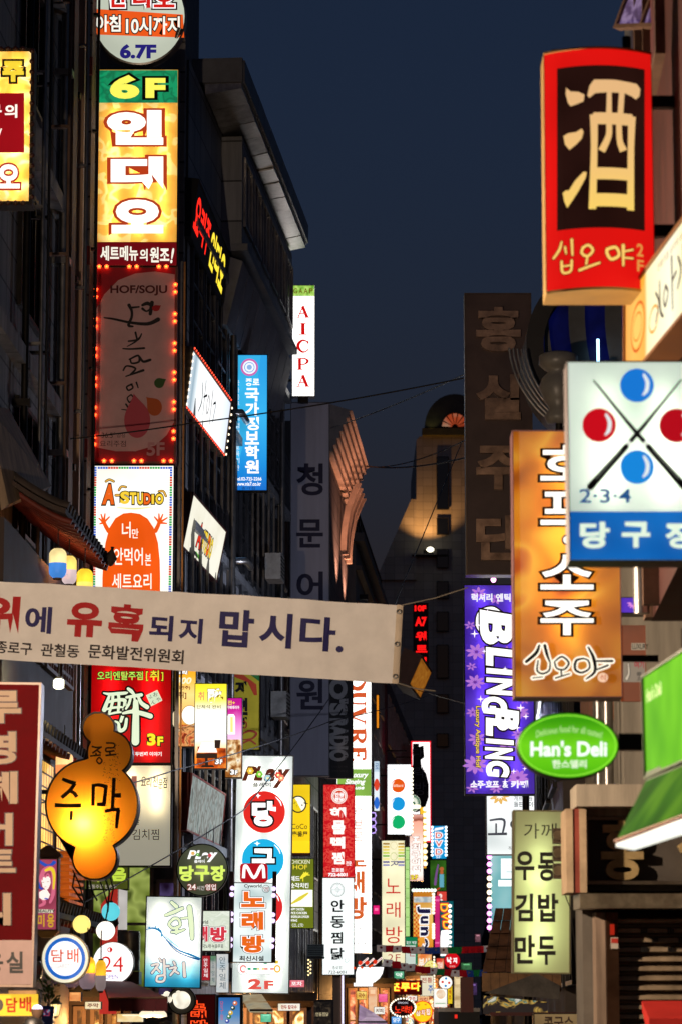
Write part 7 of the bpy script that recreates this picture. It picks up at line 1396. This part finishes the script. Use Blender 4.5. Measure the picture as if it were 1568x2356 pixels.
# red market umbrella-like pennant board and grey drum behind the globes
e = empty('red_board', at(262, 2262, 43), 'tall coral red board standing behind the white globe lamp', 'board'); k = 43/F
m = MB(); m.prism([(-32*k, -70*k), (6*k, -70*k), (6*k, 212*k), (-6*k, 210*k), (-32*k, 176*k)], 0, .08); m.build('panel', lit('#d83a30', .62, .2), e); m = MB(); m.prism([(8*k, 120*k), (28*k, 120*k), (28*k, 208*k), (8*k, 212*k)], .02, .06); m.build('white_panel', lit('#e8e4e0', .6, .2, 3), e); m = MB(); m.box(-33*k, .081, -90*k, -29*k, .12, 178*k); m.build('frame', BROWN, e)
e = empty('metal_drum', at(298, 2235, 46), 'grey corrugated metal drum behind the globe lamps', 'drum'); k = 46/F
m = MB(); m.lathe([(24*k, 0), (24*k, 20*k), (23*k, 22*k), (24*k, 24*k), (24*k, 44*k), (23*k, 46*k), (24*k, 48*k), (24*k, 84*k), (22*k, 90*k), (.001, 92*k)], n=24); m.build('barrel', metal('#8f9490', .4, .25, 6), e); m = MB(); m.box(-24*k, -.2, -30*k, 24*k, .4, -1*k); m.build('stand', DARK, e)
# ground floor shop windows glowing behind the low clutter
def shopfront(name, label, px0, px1, D, top, cols, mull=3, sgn=0):
    O = at((px0+px1)/2, 2300, D); O.z = 0; e = empty(name, O, label, 'shopfront'); w = (px1-px0)*D/F/2; h = zat(top, D)
    m = MB(); m.box(-w, 0, 0, w, .25, h); m.build('wall', paint('#3a2a22', .7, .2, 3), e)
    n = mull
    for i in range(n): a = -w+.08+(2*w-.16)*i/n; window(e, a, a+(2*w-.16)/n-.06, .5, h-.25, print2(tuple(cols), 1.6, 'noise', 2.2+.3*i, detail=4, distort=1.5), BROWN, 1, 2)
    m = MB(); m.box(-w-.05, -.25, h-.12, w+.05, -.001, h+.05); m.build('eaves', DARK, e); lamp('POINT', (0, -.9, h-.45), 1.5*(D**1.05), '#ffb86a', e, 'added_spill_lamp', .08); return e  # unseen lamp added under the eaves for warm spill on the street
WARMC = ((.28, '#0e0805'), (.42, '#4a2410'), (.52, '#a8682a'), (.6, '#f2c070'), (.66, '#fff0c8'), (.74, '#5a2a14'))
shopfront('shopfront', 'warm lit street shop behind the burgundy awning', 118, 300, 44, 2275, WARMC, 4)
shopfront('shopfront', 'warm lit street shop under the small cream awning', 430, 720, 62, 2290, WARMC, 6)
shopfront('shopfront', 'reddish lit street shop beneath the white skewer bowl', 795, 905, 95, 2255, ((.28, '#12060a'), (.42, '#6a1a2a'), (.52, '#c85a3a'), (.6, '#f0b080'), (.68, '#8a2a6a'), (.76, '#e88ab0')), 4)
shopfront('shopfront', 'colourful lit street shop farthest down the row', 900, 1040, 145, 2240, ((.28, '#0c0a14'), (.42, '#8a2a1c'), (.5, '#f0a03a'), (.56, '#fff2d0'), (.62, '#2a7a8a'), (.7, '#c82a4a'), (.78, '#f6e0a0')), 5)
s = Sign('light_box', 'olive sign with large lime syllables showing behind the foot of the gourd sign', 186, 1994, 294, 2046, 51.5, lit('#5c6424', .6, .2, 2), fw=2); s.words([('기', 196, 1996, 232, 2030), ('음', 258, 1996, 290, 2028)], ink('#c8e24a', .95), bold=.06); s.words([('전통주점 민속주', 202, 2036, 268, 2045)], ink('#d8c8c0', .7))
for px0, px1, y0, y1, D, c, st, lb in ((464, 483, 2200, 2256, 53, '#a8141c', .7, 'dark red upright shop board under the small karaoke box'), (484, 497, 2200, 2268, 53.5, '#6aa878', .55, 'pale green upright shop board under the small karaoke box'), (498, 526, 2196, 2284, 54, '#c8d8e0', .8, 'whitish upright shop board left of the tall billiard box')):
    s = Sign('shop_board', lb, px0, y0, px1, y1, D, print2(((.35, c), (.5, '#e8e8e4' if c != '#a8141c' else '#c8303a'), (.62, c)), st, 'noise', 3, detail=3), fw=1, T=.12); s.column('안주일체', (px0*3+px1)/4, y0+6, (px0+px1*3)/4, y1-4, WHT if c == '#a8141c' else ink('#4a6a7a', .6), gap=.2)
for i, (px0, px1, y0, y1, D, c1, c2, t, tc, lb) in enumerate((
  (957, 992, 2196, 2240, 131, '#e87a3a', '#f6c07a', '분식', '#fff6e8', 'orange snack sign showing behind the strings of flags'),
  (1003, 1020, 2206, 2246, 133, '#d83a2c', '#f09a6a', '김밥', '#ffe8d8', 'coral upright sign left of the small red brush sign'),
  (906, 928, 2236, 2252, 101, '#0e7a4a', '#7ac8a0', '약', '#f2fff6', 'green lit pharmacy box above the dark neon board'),
  (936, 958, 2292, 2303, 101, '#f4ece0', '#fffaf0', '호프', '#c8381c', 'small white beer sign under the dark neon board'),
  (960, 986, 2293, 2306, 103, '#f2a86a', '#ffd8a0', '치킨', '#a8281c', 'peach chicken sign under the dark neon board'),
  (847, 866, 2272, 2334, 88, '#e8a070', '#f2c8a0', '', '#fff', 'peach lit doorway column right of the skewer bowl'),
  (870, 890, 2288, 2306, 90, '#e83a7a', '#ff7aa8', '', '#fff', 'pink lit square box beside the peach doorway column'),
  (1044, 1062, 2244, 2330, 118, '#b89a6a', '#e8d0a0', '', '#fff', 'beige lit doorway past the thin yellow sign'),
  (1066, 1078, 2294, 2314, 110, '#1a8ae0', '#4ab8f8', '', '#fff', 'small bright blue lit box low on the dark far wall'),
  (896, 912, 2208, 2222, 108, '#e8d8a0', '#fff2c8', '2층', '#b84a3a', 'tiny cream second floor box under the cream karaoke sign'),
  (990, 1012, 2324, 2350, 108, '#c8301c', '#f07a3a', '곱창', '#fff2c8', 'red lit grill sign low beside the yellow round sign'),
  (820, 842, 2282, 2300, 86, '#d8a02a', '#ffe07a', '국수', '#8a1c14', 'yellow noodle sign low behind the skewer bowl'),
  (900, 922, 2340, 2356, 94, '#2a7ad8', '#7ac0f8', '당구', '#f4faff', 'small blue billiard sign under the oval karaoke sign'),
  (860, 884, 2318, 2334, 84, '#f2f0e4', '#fffaf0', '커피', '#6a3a1c', 'little white coffee sign low beside the lit canopy'),
  (1014, 1034, 2326, 2344, 115, '#8a2ab0', '#d86af0', 'BAR', '#fff0ff', 'purple bar sign under the square peach box'),
  (1038, 1056, 2334, 2350, 120, '#e0a83a', '#ffe08a', '술', '#8a1c14', 'amber drink sign low past the purple bar sign'),
  (1080, 1096, 2262, 2290, 135, '#3a2a4a', '#7a5a9a', '', '#fff', 'dim violet lit window box on the dark far wall'),
  (1060, 1084, 2216, 2238, 126, '#2a6a3a', '#6ab87a', '', '#fff', 'dull green awning light under the end of the flag strings'),
  (826, 838, 2310, 2350, 92, '#c83a2a', '#f08a6a', '', '#fff', 'thin coral lit strip below the yellow noodle sign'),
  (640, 690, 2310, 2326, 60, '#f0e4c8', '#fffaf0', '만두 칼국수', '#a8281c', 'long cream dumpling sign low under the tall billiard box'),
  (600, 624, 2334, 2352, 56, '#2aa87a', '#8ae0b8', '', '#fff', 'green lit counter box under the small cream awning'),
  (665, 700, 2256, 2272, 64, '#d84a5a', '#f0909a', '포차', '#fff4f0', 'pinkish tent bar sign beneath the olive chicken sign'),
  (196, 232, 2306, 2322, 41, '#f2d8a0', '#fff2d0', '주막', '#7a2a14', 'small cream tavern sign under the paper lanterns'),
  (160, 186, 2284, 2304, 40, '#d86a2a', '#f8b06a', '', '#fff', 'orange lit window box left of the burgundy awning'),
  (270, 330, 2334, 2352, 41, '#f0c878', '#fff0c8', '', '#fff', 'warm lit counter strip below the burgundy awning'),
  (1092, 1104, 2150, 2168, 150, '#8a4a5a', '#c88a9a', '', '#fff', 'faint mauve lit window box high on the dark far wall'))):
    s = Sign('light_box' if t else 'lit_panel', lb, px0, y0, px1, y1, D, print2(((.35, c1), (.55, c2), (.7, c1)), 1.0 if y0 > 2300 or px0 < 1058 else .3, 'noise', 2+i*.1, detail=2), fw=.8, T=.2)
    if t: s.text(t, px0+(px1-px0)*.14, y0+(y1-y0)*.2, px1-(px1-px0)*.14, y1-(y1-y0)*.2, ink(tc, 1), bold=.03)
    else: s.rect(px0+(px1-px0)*.2, y0+(y1-y0)*.1, px1-(px1-px0)*.2, y0+(y1-y0)*.25, ink(c2, 1.1), 'panel')
for px, y0, y1, D, c, lb in ((998, 2200, 2310, 119, '#fff0d0', 'upright string of white bulbs behind the dotted round sign'), (1007, 2318, 2352, 104, '#ff8a7a', 'short string of reddish bulbs by the yellow round sign')):
    c0 = at(px, y1, D); e = empty('bulb_string', c0, lb, 'lights'); h = at(px, y0, D).z-c0.z; n = int((y1-y0)/6)
    for i in range(n): m = MB(); m.ball((0, 0, h*(i+.5)/n), .038, 8); m.build('bulb', lit(c, 1.8, 0), e)
    m = MB(); m.tube([(0, .05, 0), (0, .05, h)], .012, 5); m.build('string', BLACK, e)
s = Sign('light_box', 'dim cream noodle sign at the foot of the shingled stall', 1228, 2334, 1330, 2380, 35, lit('#b89a6a', .35, .2, 3), fw=2); s.text('콩국수', 1250, 2340, 1318, 2372, paint('#3a2418', .6, 0), bold=.02)
e = empty('red_awning', at(1560, 2350, 24.5), 'strip of bright red awning at the foot of the lowered shutter', 'awning'); m = MB(); m.hexa([(-.24,-.1,-.2),(.6,-.1,-.2),(.6,-.1,.02),(-.24,-.1,.02)], [(-.24,.5,.1),(.6,.5,.1),(.6,.5,.16),(-.24,.5,.16)]); m.build('canopy_cloth', paint('#b8241c', .7, .1, 3), e); m = MB(); m.tube([(-.24,-.12,-.2),(.6,-.12,-.2)], .012, 6); m.build('front_rail', DARK, e)
# white curved canopy in the lower middle
q = [at(826,2312,72), at(858,2330,72), at(890,2352,70), at(824,2352,70)]; e = empty('shop_awning', (q[2]+q[3])/2, 'pale violet lit canopy edge at street level right of the beige pole', 'awning'); o_ = e.location
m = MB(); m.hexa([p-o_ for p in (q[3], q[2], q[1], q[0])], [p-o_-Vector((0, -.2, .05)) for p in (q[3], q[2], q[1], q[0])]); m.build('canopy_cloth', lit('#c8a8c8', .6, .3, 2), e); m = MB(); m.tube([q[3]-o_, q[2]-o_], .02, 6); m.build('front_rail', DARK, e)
# dark car roof and box at the lower right of the lit row
e = empty('delivery_truck', at(1060, 2330, 66), 'dark small truck cargo box standing at the end of the lit row', 'truck'); e.location.z = 0; k = 66/F
m = MB(); z0, z1 = .7, zat(2322, 66); m.box(-52*k, 0, z0, 42*k, 2.6, z1); m.build('cargo_box', paint('#20262a', .4, .15, 2), e); m = MB(); m.box(-50*k, 2.62, .5, 40*k, 3.9, 1.75); m.build('cab', paint('#2a2f33', .4), e); m = MB(); m.box(-53*k, -.02, z1-.06, 43*k, 2.62, z1+.02); m.build('top_edge', STEEL, e); m = MB(); m.box(-15*k, -.03, z1-.20, -9*k, -.001, z1-.12); m.build('tail_light', lit('#e0281c', 1.2, 0), e)
for y in (.5, 3.2):
    for x in (-40*k, 32*k): m = MB(); m.tube([(x-.1, y, .36), (x+.1, y, .36)], .36, 18); m.build('wheel', BLACK, e)
# overhead cables
def cable(label, pts, r=.012, sag=.15):
    P = [at(*p) for p in pts]; e = empty('overhead_cable', P[0], label, 'cable'); L_ = []
    for a, b in zip(P, P[1:]):
        for i in range(12): t = i/12; q = a.lerp(b, t); q.z -= sag*4*t*(1-t)*.3; L_.append(q-P[0])
    L_.append(P[-1]-P[0]); m = MB(); m.tube(L_, r, 5); m.build('wire', BLACK, e)
cable('long black cable slanting across the stacked signs and the blue sign to the brown sign', ((-20,1022,46),(430,975,47.5),(1075,868,46)), .012)
cable('thin cable crossing the sky just above the grey academy sign', ((760,985,70),(1075,858,46)), .012)
cable('bundle cable from the ribbed building to the stone tower', ((842,1072,92),(1075,1052,60)), .02, .4); cable('second slack cable under the bundle beside the ribbed building', ((842,1074,92),(1075,1010,60)), .014, .6)
cable('steep thin cable dropping in front of the stone tower', ((1060,1020,60),(905,1395,48)), .01, 0)
cable('thin cable from the gourd sign up past the menu boxes', ((60,1853,35),(403,1772,45),(760,1660,60),(985,1600,98)), .011); cable('steep cable from the round olive sign up to the black hanging sign', ((120,2115,44),(560,1865,50),(757,1608,66)), .011); cable('pale wire from the amber board to the violet sign', ((960,1588,90),(1225,1660,50)), .012, .05)
cable('cable hanging down the wall by the shutter', ((1298,1990,28),(1330,2085,27.5),(1338,2340,27)), .012, 0)
# two passers-by, heads just in the frame
def person(px, D, top, label, coat, hair):
    h = zat(top, D); O = at(px, 2330, D); O.z = 0; e = empty('person', O, label, 'person'); s_ = h/1.72
    me = bpy.data.meshes.new('body'); V = [(0,0,.92),(0,.0,1.15),(0,.01,1.38),(0,.0,1.48),(0,-.01,1.56),(0,-.01,1.64),(.19,.01,1.40),(.25,.03,1.14),(.24,-.06,.90),(.23,-.1,.80),(-.19,.01,1.40),(-.25,.03,1.14),(-.24,-.04,.90),(-.23,-.08,.80),(.1,0,.86),(.11,-.06,.48),(.11,.04,.08),(.11,-.1,.03),(-.1,0,.86),(-.11,.03,.48),(-.11,.1,.08),(-.11,-.02,.03)]
    Ed = [(0,1),(1,2),(2,3),(3,4),(4,5),(2,6),(6,7),(7,8),(8,9),(2,10),(10,11),(11,12),(12,13),(0,14),(14,15),(15,16),(16,17),(0,18),(18,19),(19,20),(20,21)]
    Rd = [.15,.145,.15,.06,.085,.07,.065,.05,.04,.035,.065,.05,.04,.035,.095,.065,.05,.04,.095,.065,.05,.04]
    me.from_pydata([tuple(c*s_ for c in v) for v in V], Ed, []); o = bpy.data.objects.new('body', me); COL.objects.link(o); o.parent = e; me.materials.append(paint(coat, .8, .15, 6))
    md = o.modifiers.new('skin', 'SKIN'); 
    for v, r in zip(me.skin_vertices[0].data, Rd): v.radius = (r*s_, r*s_*.85)
    me.skin_vertices[0].data[0].use_root = True; o.modifiers.new('smooth', 'SUBSURF').levels = 1
    m = MB(); m.lathe([(.001*s_, .115*s_), (.06*s_, .1*s_), (.095*s_, .05*s_), (.102*s_, -.02*s_), (.085*s_, -.09*s_)], (0, .012*s_, 1.605*s_), 20); m.build('hair', paint(hair, .5, .2, 30), e)
person(78, 24, 2341, 'dark haired passer-by seen from behind below the yellow tobacco box', '#22242a', '#0e0b0a'); person(382, 33, 2349, 'dark haired passer-by whose head top just shows below the burgundy awning', '#2a2220', '#120e0c')
# ---------------------------------------------------------------- added street lamps, both out of view, to brighten the banner and facades
for X, Y, sg, w, c, lb in ((-4.6, 22, 1, 4000, '#ffe0c0', 'tall street lamp with a downturned head on the near corner'), (3.3, 55, -.35, 1000, '#dfe6ff', 'street lamp standing in the dark behind the amber pub sign')):
    e = empty('added_street_lamp', Vector((X, Y, 0)), lb, 'street lamp', 'street lamps')
    dz = 2.2 if sg == 1 else 0
    m = MB(); m.tube([(0,0,0),(0,0,6.6-dz),(.3*sg,.1,7.1-dz),(.9*sg,.3,7.2-dz)], [.08,.06,.045,.04], 10); m.build('pole', DARK, e); m = MB(); m.lathe([(.04,.12),(.14,.06),(.22,-.05),(.2,-.06)], (1.0*sg,.35,7.15-dz), 18); m.build('lamp_head', DARK, e); m = MB(); m.ball((1.0*sg,.35,7.09-dz), .1, 12, .6); m.build('lamp_glass', lit('#ffd9a0', 6, 0), e)
    lamp('POINT', (1.0*sg, .35, 6.9-dz), w, c, e, 'lamp_light', .1)
